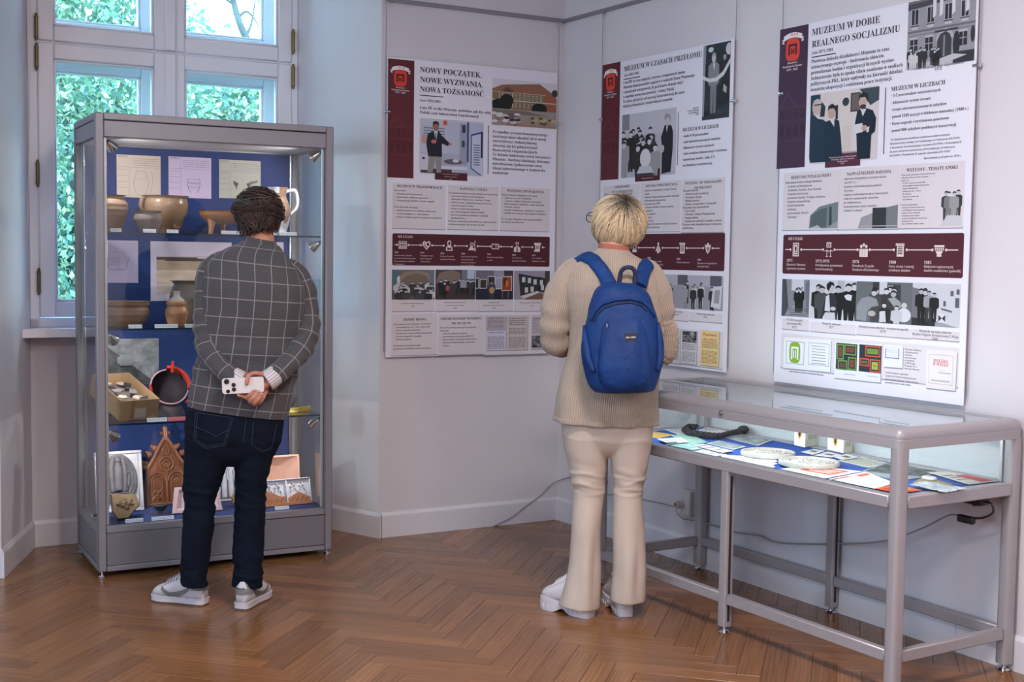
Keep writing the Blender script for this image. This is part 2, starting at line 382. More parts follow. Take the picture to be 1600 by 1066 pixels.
for k, (X, Y, ro, vis) in enumerate(planks):
    me, mb = pv[k*7 % 24]
    M = Matrix.Translation((X, Y, 0)) @ Rz(ro)
    if k < 300 and vis:
        o = bpy.data.objects.new('plank', me); COL.objects.link(o); o.parent = floor; o.matrix_parent_inverse = FA.m().inverted(); o.matrix_basis = M
    else:
        off = rng.uniform(-40, 40, 3)
        big.add([tuple(M @ Vector(p)) for p in mb.v], mb.f, at=[(p[0]+off[0], p[1]+off[1], off[2]) for p in mb.v])
o = big.build('far_planks', wood, None, None, None, 'grain', kind='stuff'); o.parent = floor; o.matrix_parent_inverse = FA.m().inverted()
# ------------------------------------------------------------------ fixtures for the added ceiling lamps, all out of view
lamp_m = pmat('lamp_opal', (250, 245, 240), .5, emis=((255, 236, 230), 2.0)); lamp_f = pmat('lamp_white_metal', (220, 220, 220), .4)
for i, (x, y) in enumerate(FILL_LAMPS):
    t_ = thing('added_ceiling_lamp', ['added round opal ceiling lamp nearest the poster corner', 'added round opal ceiling lamp over the middle of the room', 'added round opal ceiling lamp over the back of the room'][i], 'lamp', FA, (x, y, CEIL-.36), group=None)
    MB().lathe([(.001, .36), (.07, .36), (.07, .33), (.012, .32), (.012, .08), (.2, .07), (.24, .05), (.24, .03), (.001, .03)], 32).build('canopy', lamp_f, t_, 40)
    MB().lathe([(.001, .0), (.2, .005), (.23, .03), (.001, .03)], 32).build('diffuser', lamp_m, t_, 40)
# ================================================================== tall glass showcase
alu = pmat('anodised_aluminium', (142, 139, 145), .42, .3, bump=(120, .04, .001))
alu_d = pmat('grey_coated_panel', (120, 117, 123), .5, .1, bump=(300, .06, .001))
alu_l = pmat('light_aluminium', (190, 188, 194), .3, .6, bump=(90, .03, .001))
chrome = pmat('chrome', (210, 210, 214), .14, 1.0, bump=(30, .01, .001))
dark_seal = pmat('black_seal', (18, 18, 20), .7, bump=(90, .1, .001))
felt = pmat('blue_felt', (50, 67, 118), .95, bump=(420, .25, .002), var=(5, (42, 57, 104)), spec=.1)
gl = glass_mat('showcase_glass', (.955, .985, .98), 1.45, 1.0)
shelf_gl = glass_mat('shelf_glass', (.90, .965, .955), 1.45, 1.0)
edge_gl = pmat('glass_edge', (24, 48, 62), .15, bump=(20, .02, .001))
white_in = pmat('white_inner_panel', (214, 214, 222), .6, bump=(50, .04, .001))
CW, CD, CZ0, CZ1 = 1.091, .553, .028, 2.052
cab = thing('display_cabinet', 'tall grey aluminium glass showcase with pottery and reliefs, standing before the window', 'display cabinet', CB)
P_ = .038
for (x, y) in ((0, 0), (CW-P_, 0), (0, CD-P_), (CW-P_, CD-P_)):
    MB().box((x, y, CZ0), (x+P_, y+P_, CZ1), .005).build('post', alu, cab, 40)
    cx, cyy = x+P_/2, y+P_/2
    m = MB(); m.cyl((cx, cyy, .010), (cx, cyy, CZ0), .006, 10); m.lathe([(.002, 0), (.016, 0), (.017, .006), (.013, .012), (.002, .013)], 16, (cx, cyy, 0)); m.build('foot', chrome, cab, 40)
def rail4(name, z0, z1, mat, inset=0., bev=.003):
    MB().box((P_, inset, z0), (CW-P_, inset+.03, z1), bev).build(name, mat, cab, 40); MB().box((P_, CD-.03-inset, z0), (CW-P_, CD-inset, z1), bev).build(name, mat, cab, 40)
    MB().box((inset, P_, z0), (inset+.03, CD-P_, z1), bev).build(name, mat, cab, 40); MB().box((CW-.03-inset, P_, z0), (CW-inset, CD-P_, z1), bev).build(name, mat, cab, 40)
rail4('top_rail', 2.022, CZ1, alu); rail4('fascia', 1.948, 2.019, alu, .003); rail4('deck_rail', .201, .232, alu); rail4('bottom_rail', CZ0, .052, alu); rail4('plinth_panel', .053, .199, alu_d, .004)
MB().box((.02, .02, 2.035), (CW-.02, CD-.02, 2.045)).build('top_board', alu_d, cab)
MB().box((.03, .03, 1.955), (CW-.03, CD-.03, 1.963)).build('light_panel', white_in, cab)
MB().box((.03, .526, .215), (CW-.03, .534, 1.952)).build('felt_back_panel', felt, cab)
MB().box((.03, .03, .214), (CW-.03, .53, .2315)).build('felt_deck', felt, cab)
MB().box((.03, .03, .06), (CW-.03, .52, .07)).build('floor_board', alu_d, cab)
def pane(name, a, b): return MB().box(a, b).build(name, gl, cab)
pane('front_pane', (.036, .014, .234), (CW-.036, .019, 1.950)); pane('side_pane', (.014, .036, .234), (.019, CD-.03, 1.950)); pane('side_pane', (CW-.019, .036, .234), (CW-.014, CD-.03, 1.950))
for x in (.0445, CW-.0445-.003): MB().box((x-.006, .022, .234), (x+.008, .032, 1.948), .002).build('shelf_track', alu_l, cab)
for x in (.040, CW-.044): MB().cyl((x, .512, .234), (x, .512, 1.95), .006, 12).build('chrome_rod', chrome, cab, 60)
SH = [1.536, 1.108, .683]
for z in SH:
    s_ = MB().box((.045, .036, z-.008), (CW-.045, .515, z)).build('glass_shelf', shelf_gl, cab)
    MB().box((.045, .0335, z-.008), (CW-.045, .036, z)).build('polished_edge', edge_gl, s_)
for (x, y, z) in ((.011, .09, .27), (CW-.011, .08, .30)):
    m = MB(); sx = -1 if x < .5 else 1; m.cyl((x, y, z), (x+sx*.020, y, z), .009, 14); m.build('lock', chrome, cab, 40)
# small swivel spot lamps on the front posts
bulb_m = pmat('lamp_glow', (255, 246, 232), .4, emis=((255, 240, 220), 9.0))
def spot(x, y, z, side, d):
    d = Vector(d).normalized(); q = d.to_track_quat('Z', 'Y').to_matrix().to_4x4(); M = T(x, y, z) @ q
    m = MB(); m.cyl((x-side*.036, y-.008, z+.024), (x-side*.004, y-.002, z+.012), .005, 8); m.box((x-side*.043-.006, y-.018, z+.012), (x-side*.043+.006, y+.004, z+.036), .002)
    b = m.build('spot_lamp', chrome, cab, 40)
    m = MB(); m.lathe([(.010, -.030), (.014, -.022), (.020, -.004), (.027, .012), (.0275, .016), (.025, .013), (.018, -.002), (.012, -.018), (.004, -.02)], 24, M=M, cap=True); m.build('reflector', chrome, b, 60)
    MB().lathe([(.001, -.006), (.007, -.006), (.008, .004), (.001, .008)], 12, M=M).build('bulb', bulb_m, b, 60)
    l = bpy.data.lights.new('showcase_spot', 'SPOT'); l.energy = 5.5; l.spot_size = radians(125); l.spot_blend = .6; l.color = (1, .93, .86); l.shadow_soft_size = .012
    lo = bpy.data.objects.new('showcase_spot', l); COL.objects.link(lo); lo.parent = cab; lo.location = Vector((x, y, z))+d*.022; lo.rotation_euler = d.to_track_quat('-Z', 'Y').to_euler()
for (z, dz) in ((1.915, -.55), (1.062, -.5), (.63, -.5)): spot(.078, .062, z, 1, (.62, .62, dz))
for (z, dz) in ((1.49, -.5), (.645, -.5), (1.915, -.55)): spot(CW-.072, .062, z, -1, (-.62, .62, dz))
# ------------------------------------------------------------------ prints and cards
def grid_lines(mb, x0, x1, z0, z1, n, y, col, h=.0016, rag=.3, sd=1):
    r_ = random.Random(sd)
    for i in range(n):
        z = z1-(z1-z0)*(i+.5)/n; xx = x0
        while xx < x1-.002:
            w = min(r_.uniform(.006, .022), x1-xx); mb.add([(xx, y, z-h/2), (xx+w, y, z-h/2), (xx+w, y, z+h/2), (xx, y, z+h/2)], [(0, 1, 2, 3)], 0, col); xx += w+.003
        if r_.random() < rag: pass
def poly_line(mb, pts, w, y, col):
    for a, b in zip(pts[:-1], pts[1:]):
        dx, dz = b[0]-a[0], b[1]-a[1]; L = sqrt(dx*dx+dz*dz)+1e-9; nx, nz = -dz/L*w/2, dx/L*w/2
        mb.add([(a[0]-nx, y, a[1]-nz), (b[0]-nx, y, b[1]-nz), (b[0]+nx, y, b[1]+nz), (a[0]+nx, y, a[1]+nz)], [(0, 1, 2, 3)], 0, col)
def quadp(mb, x0, x1, z0, z1, y, col): mb.add([(x0, y, z0), (x1, y, z0), (x1, y, z1), (x0, y, z1)], [(0, 1, 2, 3)], 0, col)
def sheet(x0, x1, z0, z1, col, label, draw, name='record_card', cat='record card', y=.5245):
    t = thing(name, label, cat, CB, ((x0+x1)/2, y, z0)); w = (x1-x0)/2; h = z1-z0
    m = MB(); m.box((-w, -.0006, 0), (w, .0006, h), 0, 0, col); m.build('paper', PRINT, t)
    ink = MB(); draw(ink, w, h); ink.build('printed_drawing', PRINT, t)
    return t
INK = (92, 84, 96)
def card_base(m, w, h, c=INK):
    grid_lines(m, -w+.006, -w+.05, h-.014, h-.004, 2, -.0010, c, .0018); grid_lines(m, -w+.07, w-.008, h-.052, h-.012, 4, -.0010, c, .0014, sd=5)
    for z in (.2, .34, .48, .62): grid_lines(m, -w+.006, -w+.052, h*z, h*z+.012, 1, -.0010, c, .0012, sd=int(z*99))
    poly_line(m, [(-w+.058, .006), (-w+.058, h-.03)], .0010, -.0010, c); poly_line(m, [(-w+.004, h-.058), (w-.006, h-.058)], .0009, -.0010, c)
def draw_jar(m, w, h):
    card_base(m, w, h); c = (120, 110, 112)
    pf = [(-.018, .128), (-.022, .124), (-.026, .10), (-.034, .085), (-.036, .07), (-.030, .04), (-.018, .012)]
    poly_line(m, [(x+.01, z) for x, z in pf], .0014, -.0011, c); poly_line(m, [(.01-x, z) for x, z in pf], .0014, -.0011, c); poly_line(m, [(-.008, .128), (.028, .128)], .0014, -.0011, c); poly_line(m, [(-.008, .012), (.028, .012)], .0014, -.0011, c)
    poly_line(m, [(-.024, .088), (.044, .088)], .0008, -.0011, c); poly_line(m, [(.06, .125), (.066, .10), (.062, .05), (.05, .014)], .001, -.0011, c)
def draw_pot(m, w, h):
    card_base(m, w, h); c = (96, 84, 100)
    pf = [(-.026, .092), (-.03, .085), (-.03, .06), (-.022, .034), (-.012, .028)]
    poly_line(m, [(x+.018, z) for x, z in pf], .002, -.0011, c); poly_line(m, [(.018-x, z) for x, z in pf], .002, -.0011, c)
    for z in (.092, .075, .07, .055): poly_line(m, [(-.010, z), (.046, z)], .0016, -.0011, c)
    for k in range(5): poly_line(m, [(-.008+k*.011, .055), (-.004+k*.011, .04)], .0012, -.0011, c)
def draw_two(m, w, h):
    card_base(m, w, h); c = (70, 64, 66)
    for ox, s in ((-.02, 1), (.045, -1)):
        m.add([(ox-.014*s, -.0011, .088), (ox+.013*s, -.0011, .074), (ox+.006*s, -.0011, .062), (ox+.002*s, -.0011, .040), (ox-.003*s, -.0011, .060), (ox-.013*s, -.0011, .072)], [(0, 1, 2, 3, 4, 5)], 0, c)
    m.add([(.04, -.0011, .08), (.088, -.0011, .094), (.09, -.0011, .084), (.046, -.0011, .068)], [(0, 1, 2, 3)], 0, (108, 100, 100))
sheet(.191, .398, 1.71, 1.912, (196, 178, 168), 'cream record card with a faint jar drawing, first from the left on the felt', draw_jar)
sheet(.436, .645, 1.716, 1.915, (192, 172, 204), 'lilac record card with a small banded pot drawing, between cream and green cards', draw_pot)
sheet(.684, .895, 1.722, 1.912, (170, 166, 158), 'grey green record card with two dark fragments drawn, above the footed pan', draw_two)
def draw_bowl(m, w, h):
    grid_lines(m, -w+.01, w-.01, h-.06, h-.01, 4, -.0010, (140, 120, 150), .0012, sd=3); c = (96, 84, 108)
    poly_line(m, [(-.055, .118), (-.05, .112), (-.048, .075), (-.036, .062)], .002, -.0011, c); poly_line(m, [(.046, .118), (.04, .075), (.03, .062)], .0016, -.0011, c); poly_line(m, [(-.055, .118), (.005, .118)], .0016, -.0011, c); poly_line(m, [(-.036, .062), (.03, .062)], .002, -.0011, c)
    for z in (.105, .096, .086): poly_line(m, [(-.045, z), (0, z)], .001, -.0011, c)
    poly_line(m, [(0, .12), (0, .062)], .001, -.0011, c)
sheet(.105, .289, 1.30, 1.503, (188, 170, 200), 'lilac sheet with a bowl section drawing, on the felt above the wide bowl', draw_bowl, 'drawing_sheet', 'drawing')
def draw_exc(m, w, h):
    x0, x1, z0, z1 = -w+.028, w-.028, .03, h-.07; n = 30
    for j in range(n):          # the photographed soil profile, printed in flat bands
        a, b = z0+(z1-z0)*j/n, z0+(z1-z0)*(j+1)/n; t = j/n
        for i in range(24):
            u = i/24; k = noise.noise((u*5, t*7, 3.1))*.10; top = .90-.03*u
            if t > top-.03: c = (84, 66, 66) if t < top+.05 else (190, 172, 186)
            else: c = tuple(int(q*(1+k)) for q in ((176, 148, 128) if t > .62 else (206, 180, 164) if t > .3 else (198, 176, 170)))
            quadp(m, x0+(x1-x0)*u, x0+(x1-x0)*(u+1/24), a, b, -.0010, c)
    poly_line(m, [(x0, z0+(z1-z0)*.3), (x1, z0+(z1-z0)*.27)], .0016, -.0012, (120, 100, 100))
sheet(.348, .747, 1.212, 1.502, (206, 190, 212), 'large mounted photograph of a brown soil profile on the felt', draw_exc, 'excavation_photograph', 'photograph')
def draw_plain(m, w, h): grid_lines(m, -w+.01, w-.01, .02, h-.02, 8, -.0010, (150, 140, 158), .0012, sd=9)
sheet(.86, 1.015, 1.32, 1.508, (204, 190, 208), 'pale sheet of notes on the felt beside the right glass', draw_plain, 'note_sheet', 'sheet')
def draw_bw(m, w, h):
    n = 26
    for j in range(n):
        for i in range(26):
            u, v = i/26, j/n; k = noise.noise((u*4.5, v*4.5, 9.0))*.5+noise.noise((u*14, v*14, 2.0))*.35
            d = ((u-.42)/.15)**2+((v-.52)/.13)**2
            b = 92+60*k+(40 if u+v > .95 else -22)
            if d < 1: b = 128+40*(v-.5)*3
            elif d < 1.5 and v < .5: b -= 34
            b = int(max(24, min(190, b))); quadp(m, -w+2*w*u, -w+2*w*(u+1/26), h*v, h*(v+1/n), -.0010, (b, b, b+6))
sheet(.10, .385, .806, 1.03, (120, 118, 126), 'black and white photograph of a round stone in earth, behind the cardboard box', draw_bw, 'excavation_photograph', 'photograph')
cardm = (222, 218, 228)
def label_card(px0, px1, py, shelf_z, y, col=cardm, where='', h=.017):
    a = CB.hit(px0, py, 1, y); b = CB.hit(px1, py, 1, y); w = b[0]-a[0]
    t = thing('label_card', where, 'label card', CB, ((a[0]+b[0])/2, y, shelf_z), group=None)
    M = Rx(radians(-22)); m = MB(); m.box((-w/2, -.0006, 0), (w/2, .0006, h), 0, 0, col, M); m.build('card', PRINT, t)
    ink = MB(); grid_lines(ink, -w/2+.004, w/2-.004, .003, h-.003, 2, -.0012, (120, 116, 130), .0014, sd=int(px0)); ink.v = [tuple(M @ Vector(p)) for p in ink.v]; ink.build('printed_text', PRINT, t)
for (a, b, py, z, y, col, wh) in (
    (173, 190, 361, SH[0], .055, cardm, 'small white label card in front of the ribbed jar'), (224, 244, 363, SH[0], .055, cardm, 'small white label card in front of the small grey bowl'),
    (261, 279, 365, SH[0], .055, cardm, 'small white label card below the stub spout of the big jug'), (346, 380, 366, SH[0], .055, cardm, 'long white label card in front of the footed pan'),
    (432, 464, 369, SH[0], .055, cardm, 'long white label card in front of the white and brown jug'), (201, 222, 511, SH[1], .055, cardm, 'white label card in front of the wide brown bowl'),
    (242, 278, 510, SH[1], .055, cardm, 'long white label card in front of the small spouted jug'), (289, 318, 509, SH[1], .055, cardm, 'white label card on the middle shelf behind the jacket sleeve'),
    (230, 261, 655, SH[2], .06, (226, 222, 236), 'white label card in front of the cardboard box'), (262, 305, 652, SH[2], .06, (226, 120, 128), 'pink label card on the lower glass shelf'),
    (450, 470, 632, SH[2], .20, cardm, 'white label card below the grey stone near the yellow tools'),
    (196, 224, 817, .232, .045, cardm, 'white label card on the deck before the brown fragment'), (237, 272, 814, .232, .045, cardm, 'white label card on the deck before the coiled bronze'), (430, 452, 799, .232, .05, cardm, 'white label card on the deck before the two-field relief tile')):
    label_card(a, b, py, z, y, col, wh)
# ------------------------------------------------------------------ pottery
clay1 = pmat('clay_brown_ware', (150, 116, 96), .55, bump=(26, .25, .004), var=(9, (118, 92, 80)))
clay2 = pmat('clay_buff_glaze', (172, 138, 112), .28, bump=(14, .2, .004), var=(7, (132, 100, 80)), coat=.3)
clay3 = pmat('clay_grey_ware', (140, 122, 112), .45, bump=(30, .2, .003), var=(8, (112, 98, 92)))
clay4 = pmat('clay_orange_ware', (184, 128, 92), .45, bump=(30, .25, .003), var=(10, (150, 98, 72)))
terra = pmat('terracotta', (150, 92, 62), .38, bump=(60, .3, .003), var=(14, (118, 70, 48)), coat=.25)
clayp = pmat('pale_pink_clay', (206, 160, 142), .5, bump=(40, .15, .003), var=(10, (188, 140, 122)))
plaster_o = pmat('relief_plaster', (206, 202, 212), .7, bump=(50, .2, .003), var=(20, (190, 186, 198)))
greycl = pmat('grey_fired_clay', (112, 108, 116), .6, bump=(50, .4, .004), var=(22, (86, 84, 92)))
inside_m = pmat('dark_inside', (70, 52, 44), .8, bump=(30, .2, .003))
def ribbed(prof, n=6, amp=.0015):
    P = smooth_path([(r, 0, z) for r, z in prof], n); return [(max(p[0], .001)+amp*sin(p[2]*260), p[2]) for p in P]
def hollow(outer, t=.006): return outer+[(max(r-t, .001), z) for r, z in outer[::-1] if z > outer[0][1]+t]+[(.001, outer[0][1]+t)]
def vessel(name, label, x, y, z, prof, mat, rib=.0, group=None, n=40):
    t = thing(name, label, 'pottery', CB, (x, y, z), group=group); pr = ribbed(prof, 6, rib); pr = [(.001, pr[0][1])]+pr
    m = MB(); m.lathe(hollow(pr), n, cap=False); m.build('vessel_body', mat, t, 60); return t
def handle(t, pts, r, mat, name='handle', flat=1.0):
    MB().tube(smooth_path(pts, 8), r, 10, flat=flat).build(name, mat, t, 60)
vessel('clay_jar', 'brown ribbed clay jar at the left end of the top glass shelf', .098, .22, SH[0], [(.052, 0), (.060, .02), (.076, .07), (.084, .105), (.080, .135), (.066, .152), (.064, .160), (.076, .168)], clay1, .0016)
t = vessel('clay_jug', 'big buff glazed jug with handle and stub spout behind the small grey bowl', .368, .29, SH[0], [(.058, 0), (.064, .02), (.090, .075), (.101, .115), (.102, .140), (.097, .160), (.100, .168), (.108, .176)], clay2)
handle(t, [(-.094, .0, .165), (-.114, -.02, .155), (-.117, -.02, .12), (-.098, -.005, .095)], .010, clay2)
m = MB(); m.lathe([(.014, 0), (.015, .022), (.011, .024), (.008, .018), (.002, .012)], 16, M=T(.035, -.052, .035) @ Rx(radians(80))); m.build('spout', clay2, t, 60)
vessel('clay_bowl', 'small grey bowl with flared rim standing in front of the big jug', .256, .15, SH[0], [(.036, 0), (.043, .012), (.060, .05), (.063, .066), (.058, .082), (.054, .088), (.064, .100)], clay3)
t = thing('footed_pan', 'shallow brown clay pan on three legs on the top glass shelf', 'pottery', CB, (.635, .22, SH[0]))
pr = [(.001, .052)]+[(p[0], p[2]) for p in smooth_path([(.05, 0, .052), (.09, 0, .060), (.118, 0, .085), (.126, 0, .105), (.134, 0, .112)], 5)]
m = MB(); m.lathe(hollow(pr), 40, cap=False); m.build('vessel_body', clay4, t, 60)
for a in (205, 325, 85):
    a = radians(a); MB().tube([(.085*cos(a), .085*sin(a), .07), (.088*cos(a), .088*sin(a), .035), (.095*cos(a), .095*sin(a), 0)], [.022, .013, .009], 10).build('leg', clay4, t, 60)
t = thing('restored_jug', 'tall jug restored from brown sherds and white plaster, beside the right glass', 'pottery', CB, (.895, .27, SH[0]))
pr = ribbed([(.044, 0), (.05, .02), (.066, .08), (.070, .12), (.058, .165), (.048, .19), (.050, .215), (.056, .235)], 6, 0); pr = [(.001, 0)]+pr
m = MB(); m.lathe(hollow(pr), 40, cap=False)
for i, f in enumerate(m.f):
    c = np.mean([m.v[k] for k in f], 0); a = atan2(c[1], c[0]); edge = .10+.03*sin(3*a+1)+.02*sin(7*a)
    m.mi[i] = 1 if (c[2] < edge or (c[2] > .205 and -2.6 < a < -1.5)) else 0
m.build('vessel_body', [clay1, plaster_o], t, 60); handle(t, [(.046, 0, .215), (.09, -.01, .222), (.104, -.01, .18), (.098, -.01, .135), (.066, 0, .10)], .009, plaster_o, 'plaster_handle')
vessel('wide_bowl', 'wide brown bowl with a collar rim on the middle shelf', .158, .21, SH[1], [(.075, 0), (.095, .02), (.112, .055), (.112, .075), (.106, .088), (.112, .098), (.118, .112), (.122, .115)], clay1, .001)
t = vessel('spouted_jug', 'small orange jug with a pale broken neck on the middle shelf', .386, .16, SH[1], [(.034, 0), (.040, .012), (.051, .055), (.050, .072), (.043, .092), (.046, .098), (.047, .112), (.036, .118)], clay4)
m = MB(); m.lathe([(.040, .112), (.032, .125), (.016, .138), (.014, .156), (.019, .163), (.015, .160), (.008, .14), (.001, .13)], 24); m.build('neck', pmat('pale_ware', (196, 178, 168), .4, bump=(40, .2, .003)), t, 60)
vessel('storage_pot', 'large dark pot behind the small spouted jug', .50, .36, SH[1], [(.06, 0), (.07, .02), (.092, .08), (.098, .13), (.084, .175), (.078, .19), (.088, .203), (.10, .207)], clay3, .001)
# cardboard box with sherds
cb_m = pmat('cardboard', (176, 142, 108), .8, bump=(90, .1, .002), var=(6, (160, 126, 94)))
A_ = CB.hit(186, 659, 2, SH[2]+.001); A_[1] = max(A_[1], .05)
bx = thing('cardboard_box', 'open cardboard box of sherds on the lower glass shelf', 'box', CB, (A_[0], A_[1], SH[2]+.002), radians(14)); bx.rotation_euler.x = radians(17)
bw_, bl_, bh_ = .185, .33, .098
MB().box((.03, .235, -.072), (.155, .29, 0), .002).build('prop_block', pmat('prop_card', (150, 120, 92), .85, bump=(60, .1, .002)), bx)
for a, b in (((0, 0, 0), (bw_, .004, bh_)), ((0, bl_-.004, 0), (bw_, bl_, bh_)), ((0, .004, 0), (.004, bl_-.004, bh_)), ((bw_-.004, .004, 0), (bw_, bl_-.004, bh_))): MB().box(a, b, .001).build('side_wall', cb_m, bx)
MB().box((.004, .004, .001), (bw_-.004, bl_-.004, .005)).build('bottom', cb_m, bx)
MB().box((.07, -.0008, .012), (.125, -.0002, .058), 0, 0, (196, 180, 170)).build('paper_label', PRINT, bx)
MB().box((.05, -.0012, .0), (.066, -.0003, bh_), 0, 0, (160, 116, 82)).build('tape', PRINT, bx)
sh_m = [pmat('sherd_dark', (54, 50, 56), .7, bump=(60, .3, .003)), pmat('sherd_pale', (206, 188, 178), .7, bump=(60, .2, .003)), pmat('sherd_grey', (138, 130, 136), .7, bump=(60, .3, .003))]
r_ = random.Random(4)
MB().box((.008, .008, .005), (bw_-.008, bl_-.008, .045)).build('fill', pmat('packing_paper', (120, 106, 104), .9, bump=(40, .5, .01)), bx)
BXM = Matrix.Translation(bx.location) @ bx.rotation_euler.to_matrix().to_4x4()
ROWS = ['at the front of', 'before the middle of', 'in the middle of', 'behind the middle of', 'at the far end of']
for k in range(10):
    i, j = k % 2, k//2; n = r_.randint(4, 6); rr = r_.uniform(.026, .036); po = [(rr*r_.uniform(.6, 1)*cos(2*pi*q/n), rr*r_.uniform(.6, 1)*sin(2*pi*q/n)) for q in range(n)]; c = (k*3+j) % 3
    o = MB().prism(po, 0, .006).build('pottery_sherd', sh_m[c], None, None, BXM @ T(.058+.075*i, .05+.058*j, .060+.008*((k*2) % 3)) @ Rz(r_.random()*6) @ Rx(r_.uniform(-.3, .3)))
    tag(o, '%s sherd %s the open cardboard box, %s side' % (['dark', 'pale', 'grey'][c], ROWS[j], ['left', 'right'][i]), 'sherd', 'sherds in the cardboard box')
# bowl under reconstruction held by red clips
t = thing('clamped_bowl', 'pink bowl being rebuilt with red clips, beside the cardboard box', 'pottery', CB, (.378, .29, SH[2]))
M = T(0, 0, .125) @ Rx(radians(62)) @ Rz(.3)
pr = [(.001, -.06), (.05, -.058), (.08, -.035), (.088, 0), (.09, .02), (.084, .02), (.080, 0), (.072, -.03), (.045, -.05), (.001, -.052)]
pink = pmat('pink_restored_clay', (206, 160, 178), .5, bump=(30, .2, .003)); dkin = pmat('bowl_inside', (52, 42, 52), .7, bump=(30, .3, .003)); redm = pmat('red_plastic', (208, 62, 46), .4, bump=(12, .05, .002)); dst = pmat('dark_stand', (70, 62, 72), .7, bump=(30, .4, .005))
m = MB(); m.lathe(pr, 36, M=M, cap=False)
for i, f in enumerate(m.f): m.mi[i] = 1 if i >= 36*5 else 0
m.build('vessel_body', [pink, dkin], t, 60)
m = MB(); R = []
for rr, zz in ((.084, .012), (.096, .012), (.096, .048), (.084, .048)): R.append([tuple(M @ Vector((rr*cos(a), rr*sin(a), zz))) for a in np.linspace(-.55, 1.35, 16)])
m.rings(R, close=False, cap=False, loop=True); m.build('red_fragment', redm, t, 50)
def clip(P, d):
    d = Vector(d).normalized(); Mq = T(*P) @ d.to_track_quat('Z', 'Y').to_matrix().to_4x4(); m = MB()
    m.box((-.005, -.006, 0), (.005, -.001, .055), .001, M=Mq); m.box((-.005, .001, 0), (.005, .006, .055), .001, M=Mq @ Rx(.06)); m.cyl(Mq @ Vector((-.006, 0, .03)), Mq @ Vector((.006, 0, .03)), .004, 8); m.build('clip', redm, t, 40)
clip((.012, -.02, .20), (.05, 0, 1)); clip((-.088, -.055, .10), (-.15, -.1, .8)); clip((.066, -.06, .06), (.8, -.3, .9))
MB().lathe([(.001, 0), (.075, 0), (.07, .02), (.06, .04), (.04, .055), (.001, .05)], 24).build('stand', dst, t, 60)
# grey stone and yellow tools on the right of the lower shelf
m = MB(); m.ball((0, 0, .055), .055, 20, sc=(.8, .7, 1)); m.v = [tuple(np.array(p)*(1+.10*noise.noise(Vector(p)*22))) for p in m.v]
o = m.build('ground_stone', greycl, None, 80, at(CB, (.965, .30, SH[2]))); tag(o, 'grey worn stone on the lower glass shelf beside the jacket', 'stone')
yel = pmat('yellow_lacquer', (226, 178, 40), .35, bump=(10, .04, .002))
for k, (x, y, a, L) in enumerate(((.985, .17, .25, .12), (.995, .185, -.35, .10), (1.0, .15, .6, .11))):
    o = MB().tube([(-L/2, 0, 0), (L/2-.012, 0, 0), (L/2, 0, 0)], [.0045, .0045, .001], 6).build('yellow_pencil', yel, None, None, at(CB, (x, y, SH[2]+.0045+.009*k), a)); tag(o, ['yellow pencil lowest of the crossed pencils on the lower shelf', 'yellow pencil in the middle of the crossed pencils on the lower shelf', 'yellow pencil topmost of the crossed pencils on the lower shelf'][k], 'pencil', 'yellow pencils on the lower glass shelf')
# deck: reliefs and tiles
DZ = .2320
def leaning(name, label, cat, x, y, tilt=12, rz=0): 
    t = thing(name, label, cat, CB, (x, y, DZ), rz); return t, Rx(radians(-tilt))
def frame4(m, w, h, b, d, M, mi=0, y0=0.):
    for a, c in (((-w, y0-d, 0), (w, y0, b)), ((-w, y0-d, h-b), (w, y0, h)), ((-w, y0-d, b), (-w+b, y0, h-b)), ((w-b, y0-d, b), (w, y0, h-b))): m.box(a, c, .003, mi, None, M)
t, M = leaning('oval_relief', 'white framed plaque with a grey oval figure relief, at the left of the deck', 'relief plaque', .155, .30, 13)
m = MB(); m.box((-.108, -.002, 0), (.108, .016, .285), .003, M=M); frame4(m, .108, .285, .014, .012, M); frame4(m, .09, .266, .006, .007, M @ T(0, 0, .009)); m.build('white_frame', plaster_o, t, 40)
m = MB(); m.lathe([(.086, 0), (.086, .012), (.079, .016), (.074, .011), (.069, .014), (.064, .006), (.001, .006)], 40, M=M @ T(-.004, -.002, .150) @ Rx(radians(90)) , sy=1.42)
r_ = random.Random(2)
for pts, rr in (([(-.02, .10), (-.03, .06), (-.03, 0), (-.026, -.05)], .012), ([(.022, .09), (.03, .05), (.03, 0), (.026, -.05)], .011), ([(-.045, .03), (-.02, .045), (.02, .045), (.05, .03)], .008), ([(-.05, -.055), (-.02, -.062), (.02, -.055), (.055, -.062)], .006), ([(0, .06), (0, -.045)], .022), ([(-.05, .02), (-.055, -.02)], .006), ([(.05, .02), (.045, -.03)], .008)):
    m.tube([tuple(M @ Vector((x-.004, -.009, z*1.1+.15))) for x, z in smooth_path([(a, 0, b) for a, b in pts], 4)[:, [0, 2]]], rr, 8)
for (x, z, rr) in ((-.004, .255, .017), (-.004, .232, .013)): m.ball(M @ Vector((x, -.010, z-.01)), rr, 10)
for k in range(40): 
    a = r_.random()*6.28; q = sqrt(r_.random()); m.ball(M @ Vector((.055*q*cos(a)-.004, -.008, .15+.085*q*sin(a))), r_.uniform(.004, .009), 6)
m.build('grey_relief', greycl, t, 60)
t = thing('stone_fragment', 'brown sandstone fragment with a carved crest, lying before the oval plaque', 'fragment', CB, (.145, .095, DZ))
sand = pmat('brown_sandstone', (122, 98, 76), .85, bump=(40, .6, .006), var=(16, (96, 76, 58)))
Mf = T(0, 0, .012) @ Rx(radians(-38)) @ Rz(0)
fp = [(-.062, .012), (-.04, -.03), (.0, -.03), (.03, .0), (.064, .035), (.05, .085), (-.055, .092)]
m = MB(); m.prism([(x, z) for x, z in fp], -.012, .014, M=Mf @ Rx(radians(90)) @ T(0, .035, 0)); 
